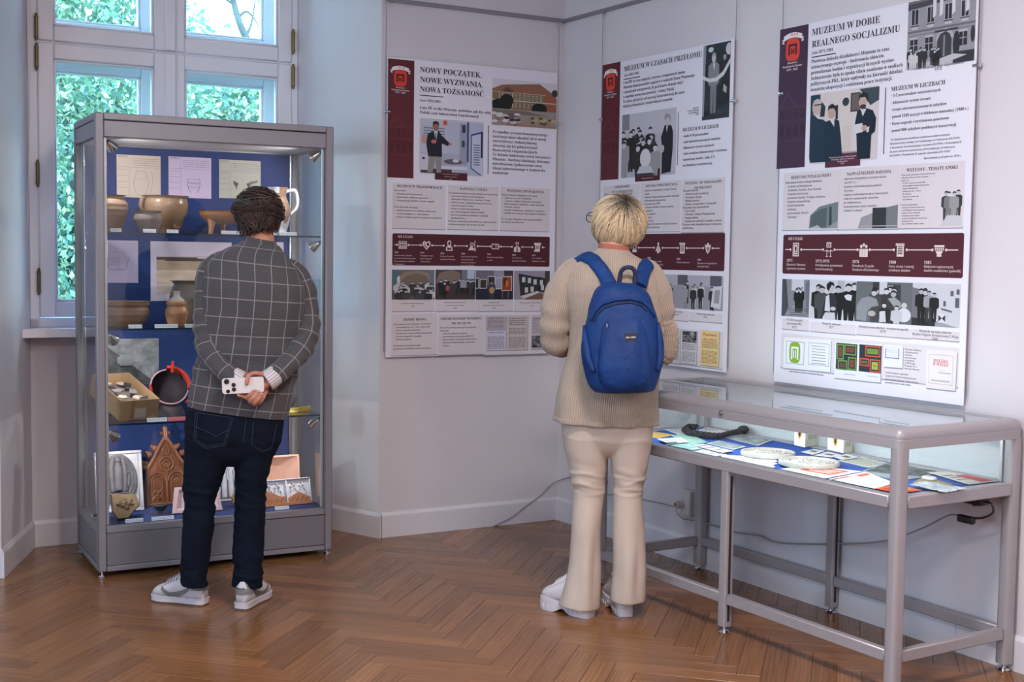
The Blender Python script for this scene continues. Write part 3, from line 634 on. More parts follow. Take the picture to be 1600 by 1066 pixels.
for k in range(26):
    a = r_.random()*6.28; q = sqrt(r_.random())*.035; m.ball(Mf @ Vector((q*cos(a), -.015, .075+q*sin(a)*.8)), r_.uniform(.004, .011), 6)
m.v = [tuple(np.array(p)+.004*noise.noise(Vector(p)*45)) for p in m.v]
zmin = min(p[2] for p in m.v); m.v = [(p[0], p[1], p[2]-zmin) for p in m.v]
m.build('carved_block', sand, t, 40)
# gothic gable tile
t, M = leaning('gothic_tile', 'brown openwork gothic gable tile with finial at the back of the deck', 'stove tile', .395, .40, 9)
gp = [(-.096, 0), (.096, 0), (.094, .175), (.062, .215), (.018, .305), (-.018, .305), (-.062, .215), (-.094, .175)]
m = MB(); m.prism(gp, -.010, .008, M=M @ Rx(radians(90))); 
def rib(pts, r=.006, y=-.012): m.tube([tuple(M @ Vector((x, y, z))) for x, z in pts], r, 8)
rib([(-.094, .004), (.094, .004)], .008); rib([(-.093, 0), (-.092, .175)], .009); rib([(.093, 0), (.092, .175)], .009)
arcL = smooth_path([(-.092, 0, .175), (-.06, 0, .225), (-.025, 0, .29), (0, 0, .33)], 6)[:, [0, 2]]; rib(arcL, .010); rib([(-x, z) for x, z in arcL], .010)
for sx in (-1, 1):
    for cx in (.047,):
        rib([(sx*cx+.040*cos(a), .115+.040*sin(a)) for a in np.linspace(0, pi, 14)], .005); rib([(sx*cx+.026*cos(a), .115+.026*sin(a)) for a in np.linspace(0, pi, 12)], .004)
        for k in range(3): rib([(sx*cx+(k-1)*.026, .015), (sx*cx+(k-1)*.026, .112)], .004)
        rib([(sx*cx+.02*cos(a), .05+.02*sin(a)) for a in np.linspace(0, 2*pi, 16)], .004); rib([(sx*cx-.03, .02), (sx*cx+.03, .085)], .004); rib([(sx*cx+.03, .02), (sx*cx-.03, .085)], .004)
rib([(0, .01), (0, .16)], .006); rib([(.034*cos(a), .195+.034*sin(a)) for a in np.linspace(0, 2*pi, 20)], .006); rib([(.017*cos(a), .195+.017*sin(a)) for a in np.linspace(0, 2*pi, 14)], .004)
for a in range(6): rib([(.017*cos(a*pi/3), .195+.017*sin(a*pi/3)), (.034*cos(a*pi/3), .195+.034*sin(a*pi/3))], .003)
rib([(.016*cos(a), .258+.02*sin(a)) for a in np.linspace(0, 2*pi, 14)], .004)
for (x, z) in ((-.108, .20), (-.085, .245), (-.055, .275), (.108, .20), (.085, .245), (.055, .275), (-.115, .185), (.115, .185)):
    m.ball(M @ Vector((x*.92, -.006, z)), .016, 10); m.ball(M @ Vector((x*.92+(.012 if x > 0 else -.012), -.008, z+.008)), .010, 8)
rib([(0, .31), (0, .365)], .011); rib([(-.024, .345), (.024, .345)], .008); m.ball(M @ Vector((0, -.008, .368)), .013, 10)
m.build('openwork_gable', terra, t, 60)
# coiled bronze on a clear stand
t = thing('bronze_coil', 'dark coiled bronze ornament on a clear stand, on the deck', 'ornament', CB, (.318, .20, DZ))
m = MB(); m.box((-.045, -.02, 0), (.045, .02, .004), .001); m.box((-.045, -.002, .004), (-.042, .0, .035)); m.box((.042, -.002, .004), (.045, 0, .035)); m.build('clear_stand', gl, t)
m = MB(); m.tube([(.012*(1+k/26)*cos(k*.55), .012*(1+k/40)*sin(k*.55), .012+.0006*k) for k in range(46)], .004, 8); m.ball((-.012, 0, .034), .011, 10, sc=(1.3, .8, .8)); m.build('coil', pmat('dark_bronze', (74, 72, 74), .5, .5, bump=(70, .4, .003)), t, 60)
# pale pink tile dish
t, M = leaning('pink_tile_dish', 'pale pink dish tile with slanting sides on the deck behind the left leg', 'stove tile', .475, .14, 18)
m = MB(); R = []
for (w0, w1, h0, h1, y) in ((.098, .118, .004, .125, 0), (.098, .118, .004, .125, -.010), (.082, .10, .018, .112, -.012), (.06, .07, .034, .09, .010)): R.append([tuple(M @ Vector(p)) for p in ((-w1, y, h0), (w1, y, h0), (w0, y, h1), (-w0, y, h1))])
m.rings([r[::-1] for r in R]); m.build('tile_body', pmat('pink_biscuit', (216, 180, 186), .55, bump=(40, .15, .003)), t, 30)
# white relief with figures
t, M = leaning('figure_relief', 'white plaster relief with standing figures on the deck seen between the legs', 'relief plaque', .665, .36, 10)
m = MB(); m.box((-.10, 0, 0), (.10, .015, .29), .003, M=M); frame4(m, .10, .29, .010, .006, M)
r_ = random.Random(8)
for k in range(5):
    x = -.066+k*.033; m.tube([tuple(M @ Vector((x, -.004, z))) for z in (.02, .09, .16)], [.012, .015, .010], 8); m.ball(M @ Vector((x, -.006, .185)), .014, 10); m.tube([tuple(M @ Vector(p)) for p in ((x-.014, -.006, .15), (x-.018, -.010, .11), (x, -.012, .09))], .005, 6)
    for q in range(4): m.tube([tuple(M @ Vector((x-.009+.006*q, -.013, z))) for z in (.02, .10)], .0018, 5)
for k in range(26): m.ball(M @ Vector((r_.uniform(-.08, .08), -.003, r_.uniform(.21, .27))), r_.uniform(.005, .011), 6)
m.build('relief_slab', plaster_o, t, 60)
t, M = leaning('carved_sherd', 'tan carved sherd leaning before the white figure relief', 'fragment', .70, .20, 24)
m = MB(); m.prism([(-.045, .05), (-.02, .005), (.03, 0), (.055, .03), (.05, .065), (-.03, .065)], -.008, .008, M=M @ Rx(radians(90)))
for k in range(7): m.tube([tuple(M @ Vector((-.04+.014*k, -.009, .018))), tuple(M @ Vector((-.028+.012*k, -.010, .058)))], .003, 6)
m.build('sherd_body', pmat('tan_stoneware', (150, 118, 84), .7, bump=(50, .4, .004)), t, 40)
# square bowl tile behind and two-field relief tile in front
t, M = leaning('bowl_tile', 'pink brown square dish stove tile standing behind the two-field tile', 'stove tile', .93, .30, 8)
m = MB(); R = []
def rrect(w, h, r, n=5): return [(cx+r*cos(a0+pi/2*i/n), cz+r*sin(a0+pi/2*i/n)) for cx, cz, a0 in ((w-r, h-r, 0), (-w+r, h-r, pi/2), (-w+r, -h+r, pi), (w-r, -h+r, 3*pi/2)) for i in range(n+1)]
for w, h, r, y in ((.06, .06, .05, .075), (.085, .092, .03, .06), (.102, .108, .008, .0), (.102, .108, .008, -.006), (.093, .099, .008, -.006), (.072, .078, .04, .03), (.05, .055, .045, .05)): R.append([tuple(M @ Vector((x, y, z+.110))) for x, z in rrect(w, h, r)])
m.rings(R); m.build('tile_body', clayp, t, 35)
t, M = leaning('two_field_tile', 'relief tile of two fields, white plaster above and brown clay below, at the right of the deck', 'stove tile', .91, .135, 16, radians(3))
m = MB(); m.box((-.125, -.002, 0), (.125, .012, .128), .002, M=M); frame4(m, .125, .128, .006, .016, M); m.box((-.003, -.016, .006), (.003, 0, .122), .001, 0, None, M)
m2 = MB(); r_ = random.Random(6)
for fx in (-.063, .063):
    for k in range(9):
        x = fx-.04+.0095*k; z = .078+.02*sin(k*1.3); m.tube([tuple(M @ Vector(p)) for p in ((x, -.005, z-.008), (x+.006, -.008, z+.004), (x-.002, -.005, z+.014))], .0034, 6)
    hill = [(fx-.056, .006), (fx+.056, .006), (fx+.056, .03+.015*(fx < 0)), (fx+.03, .045), (fx, .06), (fx-.025, .050+.02*(fx < 0)), (fx-.056, .034+.05*(fx < 0))]
    m2.prism(hill, .001, .011, M=M @ Rx(radians(90)))
    for k in range(12): m2.tube([tuple(M @ Vector((fx-.045+.008*k, -.012, .014+.012*sin(k*2.1)+.006))), tuple(M @ Vector((fx-.04+.008*k, -.013, .03+.012*sin(k*2.1))))], .003, 6)
m2.box((-.1255, -.0165, -.0005), (.1255, .0125, .014), .001, 0, None, M)
m.build('plaster_field', plaster_o, t, 40); m2.build('clay_field', pmat('rust_clay', (160, 98, 66), .6, bump=(60, .3, .003)), t, 40)
# ================================================================== low table showcase
frame_m = pmat('satin_grey_profile', (164, 159, 163), .38, .25, bump=(100, .04, .001))
TL, TD = 1.675, .575
tab = thing('table_showcase', 'low glazed table showcase on grey aluminium legs along the right wall', 'table showcase', TB)
slot = pmat('dark_slot', (40, 37, 40), .6, bump=(60, .1, .001))
def leg(x, y, top, r=.025, corner=False):
    m = MB(); k = .016 if corner else .005
    m.prism([(x+sx*(r-k)+k*cos(a), y+sy*(r-k)+k*sin(a)) for sx, sy, a0 in ((1, 1, 0), (-1, 1, pi/2), (-1, -1, pi), (1, -1, 3*pi/2)) for a in np.linspace(a0, a0+pi/2, 5)], .030, top); l_ = m.build('leg', frame_m, tab, 50)
    if not corner:
        m = MB(); m.box((x+r-.0005, y-.006, .05), (x+r+.0006, y+.006, top-.02)); m.build('slot', slot, l_)
    m = MB(); m.cyl((x, y, .012), (x, y, .032), .007, 10); m.lathe([(.002, 0), (.020, 0), (.022, .006), (.016, .013), (.002, .014)], 18, (x, y, 0)); m.build('foot', chrome, tab, 40)
for x in (0, -TL):
    for y in (0, TD): leg(x, y, .84, .025, True)
for y in (0, TD): leg(-TL/2, y, .64, .02)
def bar_(name, a, b, bev=.004, mat=frame_m): return MB().box(a, b, bev).build(name, mat, tab, 40)
for y in (0, TD):
    for (a, b) in ((-TL+.026, -TL/2-.021), (-TL/2+.021, -.026)): bar_('stretcher', (a, y-.015, .118), (b, y+.015, .160))
for x in (-TL, 0): bar_('stretcher', (x-.015, .026, .118), (x+.015, TD-.026, .160))
for y in (0, TD): bar_('tray_rail', (-TL+.024, y-.022, .636), (-.024, y+.022, .680), .004)
for x in (-TL, 0): bar_('tray_rail', (x-.022, .023, .636), (x+.022, TD-.023, .680), .004)
prof_ = [(-.030, .838), (.0, .838), (.0, .868), (-.0008, .869), (-.0008, .871), (.0, .872), (.0, .880)]+[(-.026+.026*cos(a), .880+.026*sin(a)) for a in np.linspace(0, pi/2, 7)]+[(-.042, .906), (-.046, .903), (-.046, .893), (-.030, .893)]
R = []
for sx, sy, a0 in ((1, 1, 0), (-1, 1, pi/2), (-1, -1, pi), (1, -1, 3*pi/2)):
    for a in np.linspace(a0, a0+pi/2, 6):
        cx = (-.002 if sx > 0 else -TL+.002); cyy = (TD-.002 if sy > 0 else .002)
        R.append([(cx+(.028+d)*cos(a) if d > -.024 else cx+sx*(.028+d), cyy+(.028+d)*sin(a) if d > -.024 else cyy+sy*(.028+d), z) for d, z in prof_])
m = MB(); m.rings(R, cap=False, loop=True); m.build('top_frame', frame_m, tab, 35)
felt2 = pmat('tray_blue_felt', (64, 92, 168), .95, bump=(420, .25, .002), spec=.1)
MB().box((-TL+.020, .020, .640), (-.020, TD-.020, .6745)).build('felt_tray', felt2, tab)
tgl = glass_mat('table_glass', (.96, .99, .985), 1.45, 1.0)
def tp(a, b, name='side_pane'): return MB().box(a, b).build(name, tgl, tab)
tp((-TL+.02, .020, .896), (-.02, TD-.02, .902), 'top_pane')
tp((-TL+.026, -.003, .681), (-.026, .002, .838)); tp((-TL+.026, TD-.002, .681), (-.026, TD+.003, .838)); tp((-.003, .026, .681), (.002, TD-.026, .838)); tp((-TL-.002, .026, .681), (-TL+.003, TD-.026, .838))
for x in (-TL+.024, -.024): MB().box((x-.006, TD-.03, .681), (x+.006, TD-.018, .838), .001).build('corner_strip', alu_l, tab)
m = MB(); m.cyl((-.854, -.027, .862), (-.854, -.034, .862), .010, 16); m.cyl((-.854, -.034, .862), (-.854, -.037, .862), .007, 16); m.box((-.8553, -.0378, .857), (-.8527, -.0368, .867)); m.build('lock', chrome, tab, 40)
led = pmat('led_strip', (240, 248, 255), .4, emis=((225, 240, 255), 2.5))
MB().box((-TL+.06, .028, .842), (-.06, .038, .850), .001).build('light_strip', led, tab)
l = bpy.data.lights.new('case_light', 'AREA'); l.shape = 'RECTANGLE'; l.size = TL-.14; l.size_y = .012; l.energy = 5.4; l.color = (.86, .95, 1.0)
lo = bpy.data.objects.new('case_light', l); COL.objects.link(lo); lo.parent = tab; lo.location = (-TL/2, .034, .838); lo.rotation_euler = (radians(79), 0, 0)
# ------------------------------------------------------------------ papers on the felt
TZ = .6750
class Sheet:
    n = 0
def tray_poly(px, name, label, cat, col, draw=None, h=.0008, group=None, lift=0.):
    """a thin sheet whose corners were read off the photograph, lying on the tray"""
    Sheet.n += 1; z = TZ+.0006+.0010*(Sheet.n % 7)+lift
    P = [TB.hit(x, y, 2, z) for x, y in px]; P = [(min(max(p[0], -TL+.03), -.03), min(max(p[1], .03), TD-.03)) for p in P]
    c = np.mean(P, 0); t = thing(name, label, cat, TB, (c[0], c[1], z), group=group); Q = [(p[0]-c[0], p[1]-c[1]) for p in P]
    MB().prism(Q, 0, h, 0, col).build('paper', PRINT, t)
    if draw:
        m = MB()
        def uv(u, v):   # bilinear over the first four corners
            a, b, c_, d = [np.array(q) for q in Q[:4]]; p = (a*(1-u)+b*u)*(1-v)+(d*(1-u)+c_*u)*v; return p
        draw(m, uv, h); 
        if m.f: m.build('printing', PRINT, t)
    return t
def qd(m, uv, u0, v0, u1, v1, z, col): m.add([(*uv(u0, v0), z), (*uv(u0, v1), z), (*uv(u1, v1), z), (*uv(u1, v0), z)], [(0, 1, 2, 3)], 0, col)
def lines(n, col=(120, 120, 132), u0=.1, u1=.9, v0=.12, v1=.9, seed=1):
    def f(m, uv, h):
        r_ = random.Random(seed)
        for i in range(n):
            v = v0+(v1-v0)*i/n; u = u0
            while u < u1-.02:
                w = min(r_.uniform(.05, .16), u1-u); qd(m, uv, u, v, u+w, v+(v1-v0)/n*.45, h+.0003, col); u += w+.03
    return f
def photo_tex(seed, lo=40, hi=190, tint=(1, 1, 1.05)):
    def f(m, uv, h):
        for i in range(16):
            for j in range(12):
                u, v = i/16, j/12; k = noise.noise((u*5+seed, v*5, seed))*.7+noise.noise((u*13, v*13, seed*2))*.4
                b = lo+(hi-lo)*min(max(.5+k, 0), 1); qd(m, uv, .04+.92*u, .05+.9*v, .04+.92*(u+1/16), .05+.9*(v+1/12), h+.0003, tuple(int(min(255, b*q)) for q in tint))
    return f
def chain(*fs):
    def f(m, uv, h):
        for g in fs: g(m, uv, h)
    return f
def patch(u0, v0, u1, v1, col): return lambda m, uv, h: qd(m, uv, u0, v0, u1, v1, h+.0004, col)
W_ = (226, 226, 230)
tray_poly([(1010, 672), (1054, 680), (1030, 685), (1004, 683)], 'envelope', 'ochre paper beside the cardigan hem at the left end of the tray', 'paper', (206, 172, 96))
tray_poly([(1034, 671), (1062, 667), (1085, 675), (1066, 681)], 'printed_sheet', 'white sheet behind the ochre paper at the left end of the tray', 'sheet', W_, lines(5))
tray_poly([(1048, 681), (1076, 677), (1106, 691.5), (1077, 696)], 'folder', 'pale green folder under the black braided cord', 'folder', (150, 190, 178))
tray_poly([(1026, 686), (1064, 684), (1076, 691), (1046, 694)], 'photograph', 'white photograph with a dark lower edge on the green folder', 'photograph', W_, chain(patch(.02, .75, .45, 1, (60, 80, 84)), lines(3, v0=.2, v1=.7)), lift=.006)
tray_poly([(1033, 695), (1068, 692.5), (1096, 701), (1066, 705)], 'leaflet', 'mint green leaflet at the front edge of the tray', 'leaflet', (178, 212, 206), lines(4, (120, 160, 160)))
tray_poly([(1081, 695.6), (1099, 694), (1146, 705), (1128, 708)], 'ticket', 'long white ticket between the mint leaflet and the photo sheet', 'ticket', (228, 226, 222), lines(3))
tray_poly([(1076, 703.5), (1102, 701.5), (1136, 711), (1106, 714)], 'card', 'plain white card at the front edge beside the mint leaflet', 'card', (232, 230, 226), lines(3, (170, 170, 176)))
tray_poly([(1104, 693), (1124, 689), (1166, 698), (1146, 703)], 'photo_sheet', 'white bordered photo sheet left of the first plaster medallion', 'photograph', W_, photo_tex(3, 130, 205, (.92, .98, 1)))
tray_poly([(1128, 683), (1172, 678.5), (1219, 687), (1184, 697)], 'photo_print', 'large grey photo print leaning out behind the first plaster medallion', 'photograph', (196, 204, 208), photo_tex(5, 120, 200, (.9, .97, 1.0)))
tray_poly([(1115, 715), (1128, 711), (1206, 715), (1215, 721), (1209, 723), (1215, 725), (1207, 727), (1212, 730), (1190, 733)], 'torn_newspaper', 'white newspaper page with a torn zigzag edge at the front of the tray', 'newspaper', (230, 230, 228), lines(7, (186, 186, 190), .12, .8))
emb_red = (222, 92, 64)
def red_emblem(m, uv, h):
    for q in ((.28, .30, .40, .80), (.28, .22, .86, .34), (.74, .30, .86, .80), (.46, .36, .54, .80), (.60, .36, .68, .80), (.28, .80, .86, .88)): qd(m, uv, *q, h+.0004, emb_red)
tray_poly([(1200, 735), (1264, 727.5), (1347, 737), (1271, 750)], 'emblem_print', 'white sheet with a big orange red gate emblem at the front of the tray', 'print', (232, 228, 222), red_emblem)
tray_poly([(1274, 751), (1352, 737.5), (1398, 755), (1344, 767)], 'letter', 'white letter with a red rule and red heading beside the corner leg', 'letter', (230, 232, 232), chain(patch(.0, .06, .5, .12, (190, 50, 48)), patch(.62, .10, .95, .26, (216, 96, 80)), lines(6, (170, 176, 190), .1, .8, .35, .9)))
tray_poly([(1347, 766), (1399, 757), (1456, 769.5), (1417, 780), (1396, 776)], 'orange_leaflet', 'bright orange leaflet in the front corner of the tray', 'leaflet', (222, 92, 50), chain(patch(.1, .2, .5, .5, (196, 60, 40)), patch(.5, .4, .9, .8, (240, 140, 60))))
tray_poly([(1309, 720), (1353, 713.5), (1398, 726), (1356, 731)], 'letter', 'cream typed letter behind the emblem sheet', 'letter', (210, 208, 190), lines(8, (150, 150, 146)))
tray_poly([(1345, 737), (1386, 723), (1471, 737), (1443, 746), (1404, 752)], 'woodcut_print', 'dark grey woodcut print behind the corner leg', 'print', (150, 160, 162), photo_tex(8, 30, 150, (.94, 1, 1)))
tray_poly([(1251, 706.5), (1272, 702), (1289, 705), (1270, 711)], 'photo_card', 'small photo card with a brown shield, before the crest card nearest the medallions', 'photo card', W_, patch(.4, .25, .7, .75, (150, 110, 84)))
tray_poly([(1272, 712), (1293, 706), (1315, 711), (1300, 715)], 'photo_card', 'small photo card with a brown shield, behind the second medallion', 'photo card', W_, patch(.4, .25, .7, .75, (140, 96, 76)))
tray_poly([(1303, 714.5), (1322, 709.5), (1344, 715), (1316, 719)], 'photo_card', 'small photo card with a brown shield, left of the cream typed letter', 'photo card', W_, patch(.4, .25, .7, .75, (130, 92, 80)))
tray_poly([(1426, 755), (1443, 745), (1489, 757), (1452, 765)], 'khaki_folder', 'khaki paper under the plastic sleeve at the right of the tray', 'folder', (150, 138, 96))
tray_poly([(1449, 738), (1490, 736.5), (1572, 753), (1532, 761)], 'programme', 'cream programme with a red panel at the right end of the tray', 'programme', (216, 212, 204), chain(patch(.5, .35, .97, .95, (190, 70, 70)), lines(3, (90, 90, 100), .1, .5, .3, .8)))
slv = pmat('plastic_sleeve', (214, 222, 230), .12, bump=(26, 1.0, .02), coat=.6)
P = [TB.hit(x, y, 2, TZ+.01) for x, y in [(1421, 758.5), (1448, 753), (1511, 764.5), (1476, 771)]]; c = np.mean(P, 0)
t = thing('plastic_sleeve', 'crinkled shiny plastic sleeve in the front right of the tray', 'sleeve', TB, (c[0], c[1], TZ+.009)); m = MB(); R = []
for i in range(15):
    R.append([tuple(((P[0]*(1-i/14)+P[1]*i/14)*(1-j/14)+(P[3]*(1-i/14)+P[2]*i/14)*j/14-c)[:2])+(.004+.004*noise.noise((i*.7, j*.6, 1)),) for j in range(15)])
m.rings(R, close=False, cap=False); m.build('film', slv, t, 180)
# medallions
med = pmat('medallion_plaster', (186, 178, 170), .75, bump=(60, .3, .003), var=(26, (166, 160, 154)))
for (pc, pl, pr, lab) in (((1200, 706), (1160, 707), (1243, 706), 'round plaster medallion with raised rim, nearer the braided cord'), ((1264, 720.5), (1217, 720), (1312, 721), 'round plaster medallion with figures, just behind the emblem sheet')):
    z = TZ+.020; c = TB.hit(*pc, 2, z); a = TB.hit(*pl, 2, z); b = TB.hit(*pr, 2, z); r = .5*float(np.hypot(*(b-a)[:2]))*.98
    t = thing('plaster_medallion', lab, 'medallion', TB, (c[0], c[1], TZ+.007)); m = MB()
    m.lathe([(.001, 0), (r, 0), (r, .010), (r*.97, .015), (r*.90, .015), (r*.86, .011), (.001, .011)], 48); m.build('disc', med, t, 40); m = MB(); r_ = random.Random(int(pc[0]))
    for k in range(2): m.tube([(r*(.78-.12*k)*cos(q), r*(.78-.12*k)*sin(q), .0115) for q in np.linspace(0, 2*pi, 40)], .003, 6)
    for k in range(46): q = r_.random()*6.28; w = r*.58*sqrt(r_.random()); m.ball((w*cos(q), w*sin(q), .0115), r_.uniform(.003, .008), 6, sc=(1, 1, .6))
    m.build('raised_relief', med, t, 80)
# white paper with black braided cord
z = TZ+.006; pts = [(1158, 669), (1165, 675), (1152, 676), (1137, 679.5), (1121, 683), (1103, 681.5), (1089, 679.5), (1077, 677.5), (1070, 672), (1075, 668.5), (1087, 669.5)]
t = tray_poly([(1077, 675.5), (1112, 667.5), (1146, 665.5), (1154, 672.5), (1117, 679)], 'sash_paper', 'white document framed by the black braided cord', 'document', (222, 220, 226), chain(patch(.55, .2, .66, .4, (70, 70, 80)), lines(4, (150, 150, 160), .2, .8, .4, .9)), lift=.004)
Q = smooth_path([TB.hit(x, y, 2, z+.008) for x, y in pts], 9); c = Q.mean(0)
t = thing('braided_cord', 'thick black braided cord curving in front of a white document', 'cord', TB, (c[0], c[1], TZ+.003)); blk = pmat('black_wool', (24, 22, 30), .9, bump=(160, .5, .004))
for s_ in range(3):
    m = MB(); m.tube([(q[0]-c[0]+.007*cos(k*.55+s_*2.1), q[1]-c[1]+.007*sin(k*.55+s_*2.1), .016+.006*sin(k*.55+s_*2.1+1)) for k, q in enumerate(Q)], .0085, 8); m.build('strand', blk, t, 180)
# standing bifold cards with a crest
def bifold(pa, pb, pc, top, lab):
    a = TB.hit(*pa, 2, TZ); b = TB.hit(*pb, 2, TZ); c = TB.hit(*pc, 2, TZ); h = TB.hit(pa[0], top, 1, a[1])[2]-TZ
    t = thing('crest_card', lab, 'card', TB, (b[0], b[1], TZ+.0072)); 
    for (q, nm, col) in ((a, 'crest_leaf', (232, 230, 234)), (c, 'text_leaf', (206, 200, 180))):
        d = (q-b)[:2]; L = float(np.hypot(*d)); ang = atan2(d[1], d[0]); M = Rz(ang); m = MB(); m.box((0, -.0008, 0), (L, .0008, h), 0, 0, col, M); o = m.build(nm, PRINT, t)
        m = MB(); f = -1 if nm == 'text_leaf' else 1
        yy = .0012*f*1
        if nm == 'crest_leaf':
            sh = [(-.014, .02), (.014, .02), (.014, -.004), (0, -.022), (-.014, -.004)]
            m.add([tuple(M @ Vector((L*.5+x, yy, h*.72+z_))) for x, z_ in sh], [(0, 1, 2, 3, 4)], 0, (214, 160, 40)); m.add([tuple(M @ Vector((L*.5+x*.5, yy*1.4, h*.72+z_*.6))) for x, z_ in sh], [(0, 1, 2, 3, 4)], 0, (60, 44, 40))
        else:
            for k in range(4): m.add([tuple(M @ Vector(p)) for p in ((L*.2, yy, h*(.75-.1*k)), (L*.8, yy, h*(.75-.1*k)), (L*.8, yy, h*(.78-.1*k)), (L*.2, yy, h*(.78-.1*k)))], [(0, 1, 2, 3)], 0, (70, 70, 70))
        m.build('printing', PRINT, o)
bifold((1241, 698), (1257.5, 702), (1279, 697), 672, 'upright folded crest card standing nearer the medallions')
bifold((1293, 705), (1317.5, 711), (1331, 709), 684, 'upright folded crest card standing right of the other one, showing a yellow shield')
m = MB(); c = TB.hit(1452, 748, 2, TZ+.01); t = thing('white_badge', 'small white oval badge lying on the khaki paper', 'badge', TB, (c[0], c[1], TZ+.0085))
m.lathe([(.001, 0), (.03, 0), (.031, .005), (.026, .009), (.016, .007), (.001, .008)], 24, sy=.6); m.build('badge_body', plaster_o, t, 50)
# power adapter under the tray, socket on the wall, cables
blkp = pmat('black_plastic', (22, 22, 24), .5, bump=(120, .08, .001))
t = thing('power_adapter', 'black power adapter hanging under the right end of the tray', 'adapter', TB, (-.10, .46, .605))
MB().box((-.085, -.028, -.002), (.085, .028, .030), .006).build('adapter_body', blkp, t, 40); MB().tube(smooth_path([(.085, 0, .012), (.115, -.005, .010), (.12, -.005, -.02), (.08, -.01, -.045), (.02, -.012, -.055)], 6), .004, 8).build('lead', blkp, t, 180)
MB().box((-.02, -.022, -.075), (.05, .0, -.048), .005).build('plug_block', blkp, t, 40)
for x in (-.06, .06): MB().box((x-.008, -.030, -.004), (x+.008, .030, .032), .001).build('strap', blkp, t, 40)
wht = pmat('white_plastic', (222, 220, 222), .4, bump=(40, .03, .001)); cabm = pmat('grey_cable', (150, 144, 146), .5, bump=(80, .05, .001))
s0_ = RW.hit(1077, 785, 1, -.01)
t = thing('wall_socket', 'white surface wall socket with two plugs, on the right wall behind the showcase leg', 'socket', RW, (s0_[0], 0, s0_[2]))
MB().box((-.036, -.045, -.062), (.044, 0, .062), .006).build('socket_box', wht, t, 40)
for z in (.012,):
    m = MB(); m.cyl((-.010, -.045, z-.02), (-.010, -.085, z-.02), .021, 18, r1=.018); m.tube(smooth_path([(-.010, -.08, z-.035), (-.010, -.078, z-.06), (.0, -.05, z-.085)], 5), .004, 8); m.build('plug', wht, t, 40)
    m = MB(); m.cyl((-.01, -.085, z-.02), (-.01, -.0875, z-.02), .012, 14); m.build('plug_centre', pmat('plug_ochre', (160, 130, 92), .5, bump=(40, .05, .001)), t, 40)
def rpath(px, y=-.012): return [RW.w(*RW.hit(x, yy, 1, y)) for x, yy in px]
pw = [RW.w(s0_[0], -.05, s0_[2]-.075)]+rpath([(1110, 820), (1150, 832), (1185, 837), (1215, 848), (1300, 850)], -.03)+rpath([(1380, 846), (1440, 826)], -.10)+[TB.w(-.16, .455, .545), TB.w(-.10, .448, .545)]
o = MB().tube(smooth_path([tuple(p) for p in pw], 7), .0035, 8).build('power_cable', cabm, None, 180); tag(o, 'grey power cable sagging behind the table showcase to the wall socket', 'cable')
tw = [tuple(FA.w(*FA.hit(x, y, 1, -.020))) for x, y in ((772, 822), (800, 808), (822, 791), (845, 774), (862, 757))]+[tuple(p) for p in rpath([(885, 747), (915, 742), (940, 742), (949, 751), (946, 762), (935, 768), (958, 774), (985, 778), (1030, 786), (1062, 795)], -.018)]
o = MB().tube(smooth_path(tw, 7), .003, 8).build('thin_cable', cabm, None, 180); tag(o, 'thin grey cable hanging across the wall corner above the baseboard', 'cable')
# ================================================================== printed wall panels
# ---- glyph cache: serif bold letters (mathematical alphabet of the built-in fonts) turned into flat meshes once
DIA = {'Ą': ('A', 'o'), 'Ę': ('E', 'o'), 'Ć': ('C', 'a'), 'Ń': ('N', 'a'), 'Ó': ('O', 'a'), 'Ś': ('S', 'a'), 'Ź': ('Z', 'a'), 'Ż': ('Z', 'd'), 'Ł': ('L', 's'),
       'ą': ('a', 'o'), 'ę': ('e', 'o'), 'ć': ('c', 'a'), 'ń': ('n', 'a'), 'ó': ('o', 'a'), 'ś': ('s', 'a'), 'ź': ('z', 'a'), 'ż': ('z', 'd'), 'ł': ('l', 's')}
def serif(c):
    if 'A' <= c <= 'Z': return chr(0x1D400+ord(c)-65)
    if 'a' <= c <= 'z': return chr(0x1D41A+ord(c)-97)
    if '0' <= c <= '9': return chr(0x1D7CE+ord(c)-48)
    return c
